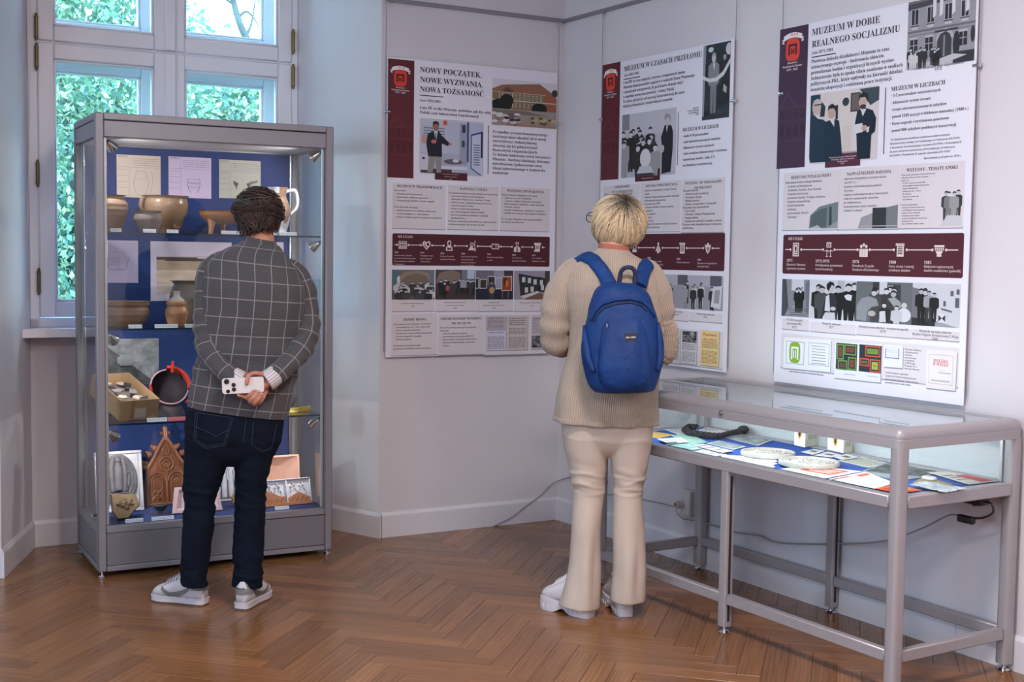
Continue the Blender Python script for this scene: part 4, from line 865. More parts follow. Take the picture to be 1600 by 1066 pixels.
class Font:
    def __init__(s, res, chars):
        s.g = {}; C_ = sorted(set(chars))
        def mesh(body):
            cu = bpy.data.curves.new('t', 'FONT'); cu.body = body; cu.resolution_u = res; cu.space_line = 3; o = bpy.data.objects.new('t', cu)
            me = o.to_mesh(); V = [tuple(v.co)[:2] for v in me.vertices]; F = [tuple(p.vertices) for p in me.polygons]; o.to_mesh_clear(); bpy.data.objects.remove(o); bpy.data.curves.remove(cu); return V, F
        V, F = mesh('|\n|'); ys = sorted(y for x, y in V); LS = (ys[-1]-ys[0])-.912; bar = max(x for x, y in V)
        def bands(V, F):
            D = {}
            for f in F:
                k = int(round((.22-V[f[0]][1])/LS)); D.setdefault(k, []).append(f)
            return D
        V, F = mesh('\n'.join(serif(c) for c in C_)); V2, F2 = mesh('\n'.join(serif(c)+'|' for c in C_)); D, D2 = bands(V, F), bands(V2, F2)
        for k, c in enumerate(C_):
            ids = sorted({i for f in D.get(k, []) for i in f}); mp = {i: n for n, i in enumerate(ids)}
            adv = max(V2[i][0] for f in D2[k] for i in f)-bar
            s.g[c] = ([(V[i][0], V[i][1]+k*LS) for i in ids], [tuple(mp[i] for i in f) for f in D.get(k, [])], max(adv, .2))
        s.g[' '] = ([], [], .26)
    def adv(s, t): return sum(s.g[DIA[c][0] if c in DIA else c][2] for c in t)
    def put(s, mb, t, x, z, size, y, col, sx=1.0):
        for c in t:
            base, d = DIA.get(c, (c, None)); V, F, a = s.g[base]
            if V: mb.add([(x+p[0]*size*sx, y, z+p[1]*size) for p in V], F, 0, col)
            up = base.isupper(); hh = .70 if up else .49
            def poly(P): mb.add([(x+p[0]*size*sx, y, z+p[1]*size) for p in P], [tuple(range(len(P)))], 0, col)
            if d == 'a': poly([(a*.42, hh+.06), (a*.52, hh+.06), (a*.72, hh+.22), (a*.54, hh+.22)])
            if d == 'd': poly([(a*.5-.06, hh+.06), (a*.5+.06, hh+.06), (a*.5+.06, hh+.18), (a*.5-.06, hh+.18)])
            if d == 'o': poly([(a*.78, 0), (a*.66, -.10), (a*.70, -.19), (a*.90, -.19), (a*.90, -.14), (a*.78, -.12), (a*.90, 0)])
            if d == 's': poly([(-.02, .24), (a*.55 if up else a+.02, .44), (a*.55 if up else a+.02, .54), (-.02, .34)])
            x += a*size*sx
        return x
CH = 'ABCDEFGHIJKLMNOPQRSTUVWXYZabcdefghijklmnopqrstuvwxyz0123456789.,:;-!?()/"%•'
FT = Font(2, CH); FS = Font(1, CH)
MAR = (92, 38, 46); MAR2 = (78, 32, 42); TXT = (58, 50, 66); TXT2 = (96, 88, 104); PANEL = (222, 220, 232); CREAM = (214, 207, 212); ICON = (222, 208, 204)
panel_m = pmat('panel_foamboard', (224, 222, 234), .5, bump=(200, .02, .001), spec=.35)
class Panel:
    def __init__(s, fr, x0, x1, z0, z1, label, off=.016):
        s.fr = fr; s.x0, s.x1, s.z0, s.z1 = x0, x1, z0, z1; s.yf = -off-.006
        s.root = thing('exhibition_panel', label, 'exhibition panel', fr, ((x0+x1)/2, 0, z0)); s.cx = (x0+x1)/2; s.k = 0
        MB().box((x0-s.cx, -off-.005, 0), (x1-s.cx, -off, z1-z0), .0008).build('board', panel_m, s.root)
    def P(s, px, py): q = s.fr.hit(px, py, 1, s.yf); return q[0]-s.cx, q[2]-s.z0
    def y(s, l): return s.yf+.0008-.00025*l
    def poly(s, mb, pts, col, l=1, raw=False):
        Q = pts if raw else [s.P(*p) for p in pts]; mb.add([(a, s.y(l), b) for a, b in Q], [tuple(range(len(Q)))], 0, col)
    def emit(s, mb, name, label=None):
        if mb.f: return mb.build(name, PRINT, s.root, label=label)
    def rect(s, a, b, rnd=0.0, mb=None, col=None, l=1):
        """axis-aligned rectangle on the board between two photograph corners"""
        (xa, za), (xb, zb) = s.P(*a), s.P(*b); xa, xb = min(xa, xb), max(xa, xb); za, zb = min(za, zb), max(za, zb)
        if mb is not None:
            if rnd: pts = [(cx+rnd*cos(t), cz+rnd*sin(t)) for cx, cz, t0 in ((xb-rnd, zb-rnd, 0), (xa+rnd, zb-rnd, pi/2), (xa+rnd, za+rnd, pi), (xb-rnd, za+rnd, 3*pi/2)) for t in np.linspace(t0, t0+pi/2, 4)]
            else: pts = [(xa, za), (xb, za), (xb, zb), (xa, zb)]
            s.poly(mb, pts, col, l, True)
        return xa, xb, za, zb
    def rule(s, a, b, vert, w=.0022):
        xa, xb, za, zb = s.rect(a, b); m = MB(); x, z = (xa+xb)/2, (za+zb)/2
        s.poly(m, [(x-w, za), (x+w, za), (x+w, zb), (x-w, zb)] if vert else [(xa, z-w), (xb, z-w), (xb, z+w), (xa, z+w)], TXT, 2, True); s.emit(m, 'printed_rule')
    def text(s, mb, t, a, b, col=TXT, l=4, size=None, font=None, align='l', sx=None):
        """one line: baseline from photograph point a to b; width sets the size unless size is given"""
        (xa, za), (xb, zb) = s.P(*a), s.P(*b); z = (za+zb)/2; f = font or FS; w = f.adv(t)
        if size is None: size = (xb-xa)/w; k = 1.0
        else: k = (xb-xa)/(w*size) if align == 'fit' else 1.0
        x = xa if align in 'lfit' else (xa+xb)/2-w*size/2 if align == 'c' else xb-w*size
        mb = MB(); f.put(mb, t, x, z, size, s.y(l), col, k); s.emit(mb, 'text_line'); return size
    def block(s, mb, L, a, b, right=None, size=None, col=TXT, l=4, align='l', font=None):
        """lines of text: first baseline starts at a, last at b; right = photograph x where the longest line ends"""
        (xa, za), (xb, zb) = s.P(*a), s.P(*b); f = font or FS; L0 = L
        if size is None: size = (s.P(right, a[1])[0]-xa)/max(f.adv(t) for t in L)
        mb = MB(); L = [t.replace('- ', '• ', 1) if t.strip().startswith('- ') and '    -' not in t else t for t in L]
        for i, t in enumerate(L):
            z = za+(zb-za)*i/max(len(L)-1, 1); w = f.adv(t)*size
            x = xa if align == 'l' else xa-w/2 if align == 'c' else xa-w
            f.put(mb, t, x, z, size, s.y(l), col)
        s.emit(mb, 'text_block')
# drawing helper for printed photographs: unit square, u to the right, v downward
class Pic:
    def __init__(s, pan, a, b, name='printed_photograph', base=(120, 120, 124), l=2, rnd=0.):
        s.p = pan; s.m = MB(); s.xa, s.xb, s.za, s.zb = pan.rect(a, b); s.l = l; s.name = name; s.n = 0
        if rnd: pan.rect(a, b, rnd, s.m, base, l)
        else: s.q([(0, 0), (1, 0), (1, 1), (0, 1)], base, 0)
    def q(s, pts, col, d=None):
        if d is None: s.n += 1; d = 1+s.n*.12
        P = [(s.xa+(s.xb-s.xa)*min(max(u, 0), 1), s.zb-(s.zb-s.za)*min(max(v, 0), 1)) for u, v in pts]
        s.m.add([(x, s.p.y(s.l+d), z) for x, z in P], [tuple(range(len(P)))[::-1]], 0, col); return s
    def r(s, u0, v0, u1, v1, col): return s.q([(u0, v0), (u1, v0), (u1, v1), (u0, v1)], col)
    def e(s, u, v, ru, rv, col, n=14): return s.q([(u+ru*cos(2*pi*i/n), v+rv*sin(2*pi*i/n)) for i in range(n)], col)
    def man(s, u, v, h, body, head=(196, 186, 186), hair=(40, 36, 40), asp=1.0, legs=None):
        """standing figure with head top at v and height h"""
        w = h*.17*asp; r = h*.068
        lg = legs or body
        s.q([(u-w*.62, v+h*.5), (u+w*.62, v+h*.5), (u+w*.5, v+h), (u+w*.08, v+h), (u, v+h*.6), (u-w*.08, v+h), (u-w*.5, v+h)], lg)
        s.q([(u-w*.35, v+h*.15), (u+w*.35, v+h*.15), (u+w, v+h*.2), (u+w*1.05, v+h*.5), (u+w*.66, v+h*.54), (u-w*.66, v+h*.54), (u-w*1.05, v+h*.5), (u-w, v+h*.2)], body)
        s.e(u, v+r*1.15, r*asp, r*1.25, head); s.q([(u-r*asp*1.05, v+r*1.1), (u-r*asp*.9, v+r*.2), (u, v-r*.25), (u+r*asp*.9, v+r*.2), (u+r*asp*1.05, v+r*1.1), (u+r*asp*.5, v+r*.6), (u-r*asp*.5, v+r*.6)], hair)
        return s
    def tex(s, u0, v0, u1, v1, n, m_, fn, d=.5):
        for i in range(n):
            for j in range(m_):
                a, b = u0+(u1-u0)*i/n, v0+(v1-v0)*j/m_; s.q([(a, b), (a+(u1-u0)/n, b), (a+(u1-u0)/n, b+(v1-v0)/m_), (a, b+(v1-v0)/m_)], fn((i+.5)/n, (j+.5)/m_), d)
        return s
    def done(s, label=None): return s.p.emit(s.m, s.name, label)
def g(b, t=(1, 1, 1.03)): return tuple(int(max(0, min(255, b*k))) for k in t)
def noi(seed, lo, hi, fu=5, fv=5, t=(1, 1, 1.03)):
    def f(u, v): return g(lo+(hi-lo)*min(max(.5+.8*noise.noise((u*fu, v*fv, seed))+.35*noise.noise((u*fu*3, v*fv*3, seed+9)), 0), 1), t)
    return f
def crowd(p, n, u0, u1, v0, v1, h, seed, pal, asp=1.0):
    r_ = random.Random(seed); L = sorted([(r_.uniform(v0, v1), r_.uniform(u0, u1)) for _ in range(n)])
    for v, u in L: b = r_.choice(pal); p.man(u, v, h*(1+.5*(v-v0)), g(b), g(r_.uniform(165, 205)), g(r_.uniform(24, 60)), asp)
def side_band(P, top, bot, c0=MAR, emblem=(0, 0), tint=None):
    """maroon band at the left with the faint house print, the emblem and its lettering"""
    m = MB(); P.rect(top, bot, 0.0, m, c0, 1); o = P.emit(m, 'side_band'); xa, xb, za, zb = P.rect(top, bot); w = xb-xa; h = zb-za
    m = MB(); f = tuple(int(c*1.16) for c in c0); f2 = tuple(int(c*.86) for c in c0)
    def rr(u0, v0, u1, v1, c, l=2): P.poly(m, [(xa+w*u0, zb-h*v1), (xa+w*u1, zb-h*v1), (xa+w*u1, zb-h*v0), (xa+w*u0, zb-h*v0)], c, l, True)
    P.poly(m, [(xa+w*.02, zb-h*.56), (xa+w*.36, zb-h*.46), (xa+w*.70, zb-h*.56)], f, 2, True); P.poly(m, [(xa+w*.14, zb-h*.555), (xa+w*.36, zb-h*.49), (xa+w*.58, zb-h*.555)], c0, 3, True)
    rr(.02, .565, .98, .575, f); rr(.02, .66, .98, .668, f); rr(.02, .80, .98, .81, f)
    for u in (.1, .34, .58, .82): rr(u, .585, u+.13, .65, f2); rr(u, .69, u+.13, .77, f2); rr(u+.05, .585, u+.07, .65, f, 3)
    P.emit(m, 'house_print')
    m = MB(); ex, ez = xa+w*.47, zb-h*.155; r = w*.24
    P.poly(m, [(ex+r*1.02*(abs(cos(t))**.6)*np.sign(cos(t)), ez-r*.05+r*1.18*(abs(sin(t))**.6)*np.sign(sin(t))) for t in np.linspace(0, 2*pi, 33)[:-1]], (214, 66, 54), 3, True)
    K = (70, 26, 34)
    for a, b, c, d in ((-.62, -.62, -.38, .55), (.38, -.62, .62, .55), (-.38, .30, .38, .55), (-.24, -.55, -.10, .10), (.10, -.55, .24, .10), (-.10, -.35, .10, -.15)): P.poly(m, [(ex+r*a, ez+r*b), (ex+r*c, ez+r*b), (ex+r*c, ez+r*d), (ex+r*a, ez+r*d)], K, 4, True)
    P.emit(m, 'gate_emblem')
    m = MB(); rb = [(ex+r*1.35*t, ez+r*(1.42-.30*t*t)) for t in np.linspace(-1, 1, 12)]; P.poly(m, [(x, z-r*.24) for x, z in rb]+[(x, z+r*.30) for x, z in rb[::-1]], (232, 222, 222), 5, True)
    for sg in (-1, 1): P.poly(m, [(ex+sg*r*1.25, ez+r*.62), (ex+sg*r*1.62, ez+r*.70), (ex+sg*r*1.5, ez+r*.92), (ex+sg*r*1.62, ez+r*1.14), (ex+sg*r*1.30, ez+r*1.10)], (214, 200, 200), 4, True)
    for t, k in (('5', -.28), ('0', -.05), ('L', .25), ('A', .45), ('T', .65)): FS.put(m, t, ex+r*(k-.12), ez+r*1.36, r*.40, P.y(6), (190, 60, 60))
    P.emit(m, 'emblem_ribbon')
    m = MB()
    for i, t in enumerate(('Muzeum w', 'Wodzisławiu Śląskim', '1971 - 2025')): sz = w*.075; FS.put(m, t, ex-FS.adv(t)*sz/2, ez-r*1.5-i*sz*1.15, sz, P.y(4), (226, 214, 214))
    P.emit(m, 'emblem_lettering')
def cards(P, L):
    """pale text boxes with a darker lower edge"""
    for a, b in L:
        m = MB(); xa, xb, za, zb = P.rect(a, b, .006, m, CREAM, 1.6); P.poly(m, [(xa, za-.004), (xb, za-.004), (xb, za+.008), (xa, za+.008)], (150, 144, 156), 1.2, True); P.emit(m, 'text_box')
def timeline(P, a, b, nodes, line_y, first):
    m = MB(); P.rect(a, b, .008, m, MAR2, 1.6); P.emit(m, 'timeline_band'); m = MB(); P.text(m, 'OŚ CZASU', *first, col=(226, 212, 210), font=FS); P.emit(m, 'timeline_title')
    m = MB(); z = [P.P(x, line_y(x)) for x, _ in nodes]; xs, xe = P.P(a[0]+3, line_y(a[0]))[0], P.P(b[0]-7, line_y(b[0]))[0]
    dz = .0019
    def dot(x, zz, r=.0055): P.poly(m, [(x+r*cos(t), zz+r*sin(t)) for t in np.linspace(0, 2*pi, 11)[:-1]], ICON, 3, True)
    pts = [(xs, z[0][1])]+z+[(xe, z[-1][1])]
    for i in range(len(pts)-1):
        x0 = pts[i][0]+(.032 if i else 0); x1 = pts[i+1][0]-(.032 if i < len(pts)-2 else 0); zz = (pts[i][1]+pts[i+1][1])/2
        m = MB()
        if x1-x0 > .008: P.poly(m, [(x0, zz-dz), (x1, zz-dz), (x1, zz+dz), (x0, zz+dz)], ICON, 2.4, True)
        if i: dot(x0, zz)
        if i < len(pts)-2: dot(x1, zz)
        P.emit(m, 'timeline_line')
    for (x, kind), (cx, cz) in zip(nodes, z):
        m = MB(); K = .024
        def pl(pts, c=ICON, l=3): P.poly(m, [(cx+K*u, cz+K*v) for u, v in pts], c, l, True)
        def el(u, v, ru, rv, c=ICON, l=3): pl([(u+ru*cos(t), v+rv*sin(t)) for t in np.linspace(0, 2*pi, 17)[:-1]], c, l)
        def bx(u0, v0, u1, v1, c=ICON, l=3): pl([(u0, v0), (u1, v0), (u1, v1), (u0, v1)], c, l)
        if kind == 'board': bx(-.95, -.8, .95, .8); bx(-.8, -.6, .8, .65, MAR2, 4); [bx(-.7+.5*i, -.5+.6*j, -.35+.5*i, -.1+.6*j, ICON, 5) for i in range(3) for j in range(2)]
        elif kind == 'hands': pl([(0, -1), (.9, 0), (.95, .6), (.5, .95), (0, .6), (-.5, .95), (-.95, .6), (-.9, 0)]); pl([(0, -.7), (.65, .05), (.65, .5), (.4, .65), (0, .3), (-.4, .65), (-.65, .5), (-.65, .05)], MAR2, 4); pl([(-.6, .3), (.1, -.5), (.35, -.3), (-.3, .5)], ICON, 5)
        elif kind == 'woman': el(0, .55, .5, .6); el(0, .5, .3, .36, MAR2, 4); pl([(-.8, -1.1), (.8, -1.1), (.75, -.3), (.35, .05), (-.35, .05), (-.75, -.3)]); pl([(-.5, -.9), (.5, -.9), (.4, -.3), (0, -.55), (-.4, -.3)], MAR2, 4)
        elif kind == 'dig': pl([(-1, -.9), (-.3, .1), (.1, -.2), (.5, -.9)]); el(-.1, .35, .45, .45); el(-.1, .35, .25, .25, MAR2, 4); bx(.55, -.7, .7, 1.2); el(.62, -.75, .3, .35); el(.62, -.75, .15, .18, MAR2, 4)
        elif kind == 'arrow': pl([(-1, -.6), (.7, -.6), (1.05, 0), (.7, .6), (-1, .6)]); pl([(-.85, -.4), (.6, -.4), (.85, 0), (.6, .4), (-.85, .4)], MAR2, 4); [pl([(-.1+.35*i, -.3), (.1+.35*i, 0), (-.1+.35*i, .3), (-.2+.35*i, .3), (0+.35*i, 0), (-.2+.35*i, -.3)], ICON, 5) for i in range(3)]
        elif kind == 'man': el(0, .65, .36, .42); el(0, .6, .2, .24, MAR2, 4); bx(-.45, .75, .45, 1.0); pl([(-.85, -1.1), (.85, -1.1), (.8, -.2), (.35, .1), (-.35, .1), (-.8, -.2)]); pl([(-.2, -1), (.2, -1), (.1, 0), (-.1, 0)], MAR2, 4)
        elif kind == 'scroll': bx(-.9, .55, .9, 1.0); pl([(-.7, .55), (.7, .55), (.6, -.6), (-.6, -.6)]); bx(-.9, -1.0, .6, -.6); bx(-.4, -.3, .45, .3, MAR2, 4); [bx(-.3, -.2+.18*i, .35, -.12+.18*i, ICON, 5) for i in range(3)]
        elif kind == 'frame': bx(-.75, -1.2, .75, 1.2); bx(-.58, -1.0, .58, 1.0, MAR2, 4); bx(-.45, -.85, .45, .85, ICON, 5); el(0, .15, .22, .5, MAR2, 6); bx(-.25, -.6, .25, -.4, MAR2, 6)
        elif kind == 'easel': bx(-.55, .35, .55, 1.25); bx(-.35, .5, .35, 1.05, MAR2, 4); bx(-.18, .65, .18, .9, ICON, 5); [bx(u-.07, -1.2, u+.07, 0) for u in (-.42, .42)]; [bx(u-.25, -1.25, u+.25, -1.12) for u in (-.42, .42)]; pl([(-1, -.2), (-.42, -.05), (0, -.25), (.42, -.05), (1, -.2), (1, -.32), (.42, -.2), (0, -.4), (-.42, -.2), (-1, -.32)])
        elif kind == 'group': [el(u, .55+.25*(u == 0), .25, .3) for u in (-.55, 0, .55)]; [pl([(u-.3, -1.2), (u+.3, -1.2), (u+.34, .15), (u-.34, .15)]) for u in (-.6, 0, .6)]; [bx(u-.03, -1.1, u+.03, .1, MAR2, 4) for u in (-.3, .3)]
        elif kind == 'clock': bx(-.75, -.95, .75, -.45); el(0, .3, .7, .75); el(0, .3, .5, .55, MAR2, 4); bx(-.06, .2, .06, .75, ICON, 5)
        elif kind == 'angel': el(0, .8, .28, .32); pl([(-.3, .4), (.3, .4), (.9, -.8), (.4, -.6), (.35, -1.1), (-.35, -1.1), (-.4, -.6), (-.9, -.8)]); bx(-.06, -.9, .06, .3, MAR2, 4)
        elif kind == 'doc': bx(-.7, -1.1, .75, 1.0); pl([(-1, .7), (.9, .7), (.8, 1.05), (-.9, 1.05)]); [bx(-.5, -.7+.28*i, .5, -.56+.28*i, MAR2, 4) for i in range(5)]
        elif kind == 'eagle': pl([(0, -1.1), (.5, -.6), (.95, .7), (.45, .55), (.25, .9), (0, 1.1), (-.25, .9), (-.45, .55), (-.95, .7), (-.5, -.6)]); pl([(0, -.8), (.25, -.3), (.4, .3), (.1, .1), (0, .6), (-.1, .1), (-.4, .3), (-.25, -.3)], MAR2, 4); bx(-.05, -.7, .05, .5, ICON, 5)
        elif kind == 'vase': pl([(-1, .75), (1, .75), (.85, 0), (.4, -.7), (-.4, -.7), (-.85, 0)]); bx(-.45, -1.05, .45, -.75); bx(-.85, .3, .85, .42, MAR2, 4); bx(-.75, -.2, .75, -.1, MAR2, 4); [el(-.6+.4*i, .1, .11, .13, MAR2, 4) for i in range(4)]
        P.emit(m, 'timeline_icon')
# ------------------------------------------------------------------ panel 1, on the facade wall
P = Panel(FA, -1.050, -.052, .930, 2.443, 'white exhibition panel headed NOWY POCZĄTEK beside the window reveal')
side_band(P, (606.5, 91), (646, 279))
m = MB()
P.text(m, 'NOWY POCZĄTEK,', (656, 112.8), (753, 121.5), font=FT); P.text(m, 'NOWE WYZWANIA,', (656, 128.5), (755, 136.5), font=FT); P.text(m, 'NOWA TOŻSAMOŚĆ', (656, 143.5), (756, 150.5), font=FT); P.emit(m, 'printed_title')
P.rule((656, 149.6), (693, 150.8), 0); P.rule((762.3, 196), (763.6, 272), 1)
m = MB(); P.text(m, 'Lata 1992-2001', (656, 158.5), (689, 160.5)); P.text(m, 'Lata 90. to dla Muzeum, podobnie jak dla całej', (656, 169.5), (767, 178.5)); P.text(m, 'Polski, czas intensywnej transformacji.', (656, 177.5), (749, 184))
P.block(m, ['Po upadku systemu komunistycznego', 'instytucja musi odnaleźć się w nowej', 'rzeczywistości: wolnorynkowej,', 'otwartej, ale też pełnej wyzwań', 'finansowych i organizacyjnych.', 'To dekada budowania nowej tożsamości', 'Muzeum - bardziej lokalnego, bliższego', 'mieszkańcom i jednocześnie coraz', 'silniej zakorzenionego w środowisku', 'naukowym.'], (770, 207.5), (770, 271.5), 861); P.emit(m, 'printed_text')
p = Pic(P, (656, 184), (755, 276), base=(186, 190, 206), rnd=.012)
p.r(.02, .62, .98, .97, (170, 172, 190)); p.r(.02, .9, .5, .98, (70, 60, 64)); p.r(.42, .05, .62, .62, (178, 184, 204)); p.r(.62, .05, .74, .8, (150, 156, 176)); p.r(.74, .04, .98, .96, (176, 182, 206)); p.r(.735, .02, .765, .75, (66, 70, 120)); p.r(.655, .08, .71, .22, (60, 62, 76)); p.r(.655, .36, .70, .48, (64, 66, 80))
p.q([(.80, .25), (.98, .18), (.98, .98), (.80, .84)], (190, 196, 220)); p.q([(.795, .24), (.985, .17), (.985, .20), (.81, .265), (.81, .85), (.97, .98), (.95, .985), (.795, .86)], (50, 56, 120)); p.r(.955, .18, .985, .66, (36, 40, 76))
for k in range(9): p.r(.84, .42+.045*k, .94, .44+.045*k, (104, 108, 140))
p.r(.36, .02, .42, .10, (206, 84, 50)); p.r(.03, .12, .40, .42, (176, 182, 200))
for k in range(5): p.r(.06, .16+.05*k, .38, .18+.05*k, (116, 120, 140))
p.r(.03, .30, .13, .45, (190, 150, 142)); p.e(.52, .76, .15, .05, (96, 96, 106)); p.e(.56, .74, .05, .03, (206, 206, 214)); p.r(.32, .84, .74, .90, (204, 206, 220)); p.r(.0, .64, .13, .93, (196, 196, 210)); p.r(.04, .70, .08, .74, (40, 42, 60))
p.q([(.15, .63), (.34, .63), (.33, .97), (.26, .97), (.245, .70), (.20, .97), (.12, .97)], (140, 136, 134)); p.q([(.19, .23), (.29, .21), (.34, .30), (.46, .42), (.44, .48), (.34, .44), (.345, .68), (.13, .68), (.10, .45), (.12, .28)], (34, 34, 46)); p.q([(.215, .22), (.275, .22), (.25, .42)], (206, 206, 216)); p.r(.238, .25, .252, .42, (44, 44, 60)); p.e(.215, .41, .04, .035, (196, 110, 90)); p.e(.47, .44, .028, .022, (190, 120, 104)); p.e(.245, .14, .045, .075, (150, 100, 88)); p.q([(.195, .14), (.20, .06), (.245, .035), (.29, .06), (.295, .13), (.27, .09), (.22, .09)], (40, 30, 30)); p.done()
m = MB(); P.rect((679.5, 268.5), (730, 283), 0, m, MAR2, 4); P.block(m, ['Otwarcie wystawy stałej w Muzeum', 'i spotkanie z mieszkańcami', '1995'], (704, 273), (704, 281), None, .0062, (214, 190, 190), 5, 'c'); P.emit(m, 'caption_box')
p = Pic(P, (769.5, 122), (870, 202), base=(206, 202, 212))
p.q([(.0, .22), (.15, .12), (.72, .04), (.98, .28), (.98, .34), (.0, .30)], (142, 98, 78)); p.q([(.10, .28), (.23, .14), (.38, .28)], (122, 86, 70)); p.q([(.12, .29), (.23, .18), (.35, .29)], (92, 76, 62))
p.r(0, .27, .82, .66, (126, 106, 82)); p.q([(.80, .27), (.99, .34), (.99, .66), (.80, .70)], (150, 88, 66)); p.r(0, .44, .99, .46, (196, 188, 180)); p.r(.0, .27, .82, .285, (180, 164, 150)); p.r(.30, .27, .315, .60, (190, 178, 166)); p.r(.10, .29, .115, .6, (170, 160, 150))
for k in range(7): p.r(.34+.065*k, .31, .37+.065*k, .42, (190, 180, 168)); p.r(.348+.065*k, .325, .362+.065*k, .41, (74, 66, 62)); p.r(.34+.065*k, .49, .37+.065*k, .60, (150, 138, 124))
for k in range(3): p.r(.14+.05*k, .30, .165+.05*k, .41, (170, 160, 150))
for u, v, a, b in ((.14, .55, .16, .13), (.22, .45, .10, .14), (.72, .58, .12, .12), (.05, .56, .06, .10)): p.e(u, v, a, b, (30, 34, 30))
p.e(.96, .22, .05, .08, (54, 58, 52)); p.r(0, .64, .99, 1, (150, 138, 134)); p.q([(.0, .66), (.5, .66), (.85, .74), (.0, .74)], (116, 106, 96))
r_ = random.Random(3)
for k in range(26): u = r_.uniform(.0, .42); v = r_.uniform(.74, .96); p.e(u, v, .05, .03, r_.choice([(190, 184, 190), (60, 50, 56), (150, 110, 108), (210, 206, 210), (110, 90, 92)]))
for k in range(10): p.e(r_.uniform(.6, .99), r_.uniform(.78, .92), .03, .03, r_.choice([(40, 44, 36), (90, 84, 60), (150, 140, 120)]))
p.r(.36, .95, .98, .99, (170, 120, 104)); p.done()
m = MB(); P.text(m, 'INFORMATOR', (832, 190.5), (868, 192), (214, 196, 96), 9); P.emit(m, 'printed_word')
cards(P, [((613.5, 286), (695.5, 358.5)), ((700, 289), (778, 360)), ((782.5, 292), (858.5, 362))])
m = MB(); P.text(m, 'MUZEUM W TRANSFORMACJI', (620, 292.5), (691, 295)); P.text(m, 'BADANIA I NAUKA', (719, 297), (761.5, 298)); P.text(m, 'WYSTAWY I WYDARZENIA', (792, 300.5), (850.5, 301.5)); P.emit(m, 'box_heading')
m = MB()
P.block(m, ['Nowe realia:', '  - ograniczenia finansowania', '  - konieczność szukania sponsorów', '  - reorganizacja działów i zmiany zespołu', '', 'Nowe kierunki działania:', '  - większa otwartość na lokalną społeczność', '  - rozwój współpracy z samorządem', '  - udział w konferencjach i projektach naukowych'], (616, 298.5), (616, 340), 691, col=TXT2)
P.block(m, ['To dekada ważnego rozwoju działalności badawczej:', '  - ratownicze badania archeologiczne', '    (Wodzisław Śląski, Żory, Racibórz, Tychy)', '  - odkrycie m.in. średniowiecznego cmentarza', '    i pracowni garncarskiej', '  - udział w krajowych projektach', '    (np. Archeologiczne Zdjęcie Polski)', '  - pierwsze publikacje naukowe i artykuły', '    specjalistyczne', 'Muzeum organizuje pracownika na Lubelszczyźnie', 'i dokumentacyjnie dla powiatu do dziś'], (701, 302.5), (701, 351.5), 777.5, col=TXT2)
P.block(m, ['Misja Muzeum obejmuje coraz więcej:', '  - cykliczne wystawy Wodzisław', '    - historia, sztuka, fotografia i etnografia', '  - badań dziejów i zabytków, sztuki sakralnej', '    i historii regionu', '  - wspólne konferencje, spotkania i spotkania', '  - współpraca z innymi instytucjami i szkołami', '', 'To czas gdy Muzeum coraz mocniej otwiera', 'na swoich mieszkańców'], (784, 305.5), (784, 348), 853, col=TXT2); P.emit(m, 'printed_text')
timeline(P, (613.2, 364.5), (858.5, 417), [(629.3, 'board'), (666.5, 'hands'), (702, 'woman'), (738, 'dig'), (774.5, 'arrow'), (808, 'man'), (840, 'scroll')], lambda x: 382.5+(x-616)*.018, ((621.5, 371.5), (645.5, 372)))
m = MB()
for x, y, L in ((616, 395.5, ['1992', 'Zmiana nazwy Muzeum', 'powołanie Działu Etnografii', 'Dział Archiwum i zabytków', 'Wodzisławia']), (656.5, 396, ['1994', 'Współpracowanie', 'Klub Przyjaciół', 'i Uniwersytet']), (688, 397, ['1995', 'Barbara Kowalska', 'dyrektorem Muzeum']), (720.5, 397.5, ['1998', 'Konserwacja Zabytków', 'archeologicznych.', 'Pierwsza ratownicza', '(program SEZAM)']), (761, 398.5, ['1999', 'Początek europejskiego', 'projektu']), (800, 399.5, ['2000', 'Nowe Otwarcie', 'dyrektorem Muzeum']), (831, 400, ['2001', 'Nowa Siedziba,', 'publikacje i wystawy'])):
    P.block(m, L[:1], (x, y), (x, y), None, .0105, (224, 212, 210), 4); P.block(m, L[1:], (x, y+4.5), (x, y+4.5+4.6*(len(L)-2)), None, .0098, (200, 184, 184), 4)
P.emit(m, 'timeline_text')
ps = [((612.5, 421.5), (678.5, 468)), ((680.5, 421.5), (742, 468)), ((743.5, 422.5), (801.5, 468)), ((803.5, 423), (858.5, 468))]
cards(P, [((612.5, 468), (678.5, 486)), ((680.5, 468), (742, 486)), ((743.5, 468), (801.5, 486)), ((803.5, 468), (858.5, 486))])
BL = (1, .98, 1.05)
p = Pic(P, *ps[0], base=(92, 84, 88)); p.r(0, 0, 1, .5, (112, 104, 96)); p.q([(0, 0), (.25, 0), (.12, .25), (.08, .6), (0, .6)], (84, 110, 124)); p.q([(.10, .62), (.12, .3), (.3, .08), (.6, .02), (.85, .1), (.97, .3), (.97, .62)], (140, 126, 112)); p.q([(.2, .6), (.22, .35), (.36, .18), (.6, .12), (.8, .2), (.88, .4), (.88, .6)], (116, 102, 92)); p.r(.88, 0, 1, .6, (104, 116, 132)); p.q([(.12, .25), (.18, .2), (.18, .5), (.12, .5)], (200, 208, 216)); crowd(p, 26, .05, .97, .40, .72, .46, 5, (30, 44, 200, 70, 190, 56)); p.done()
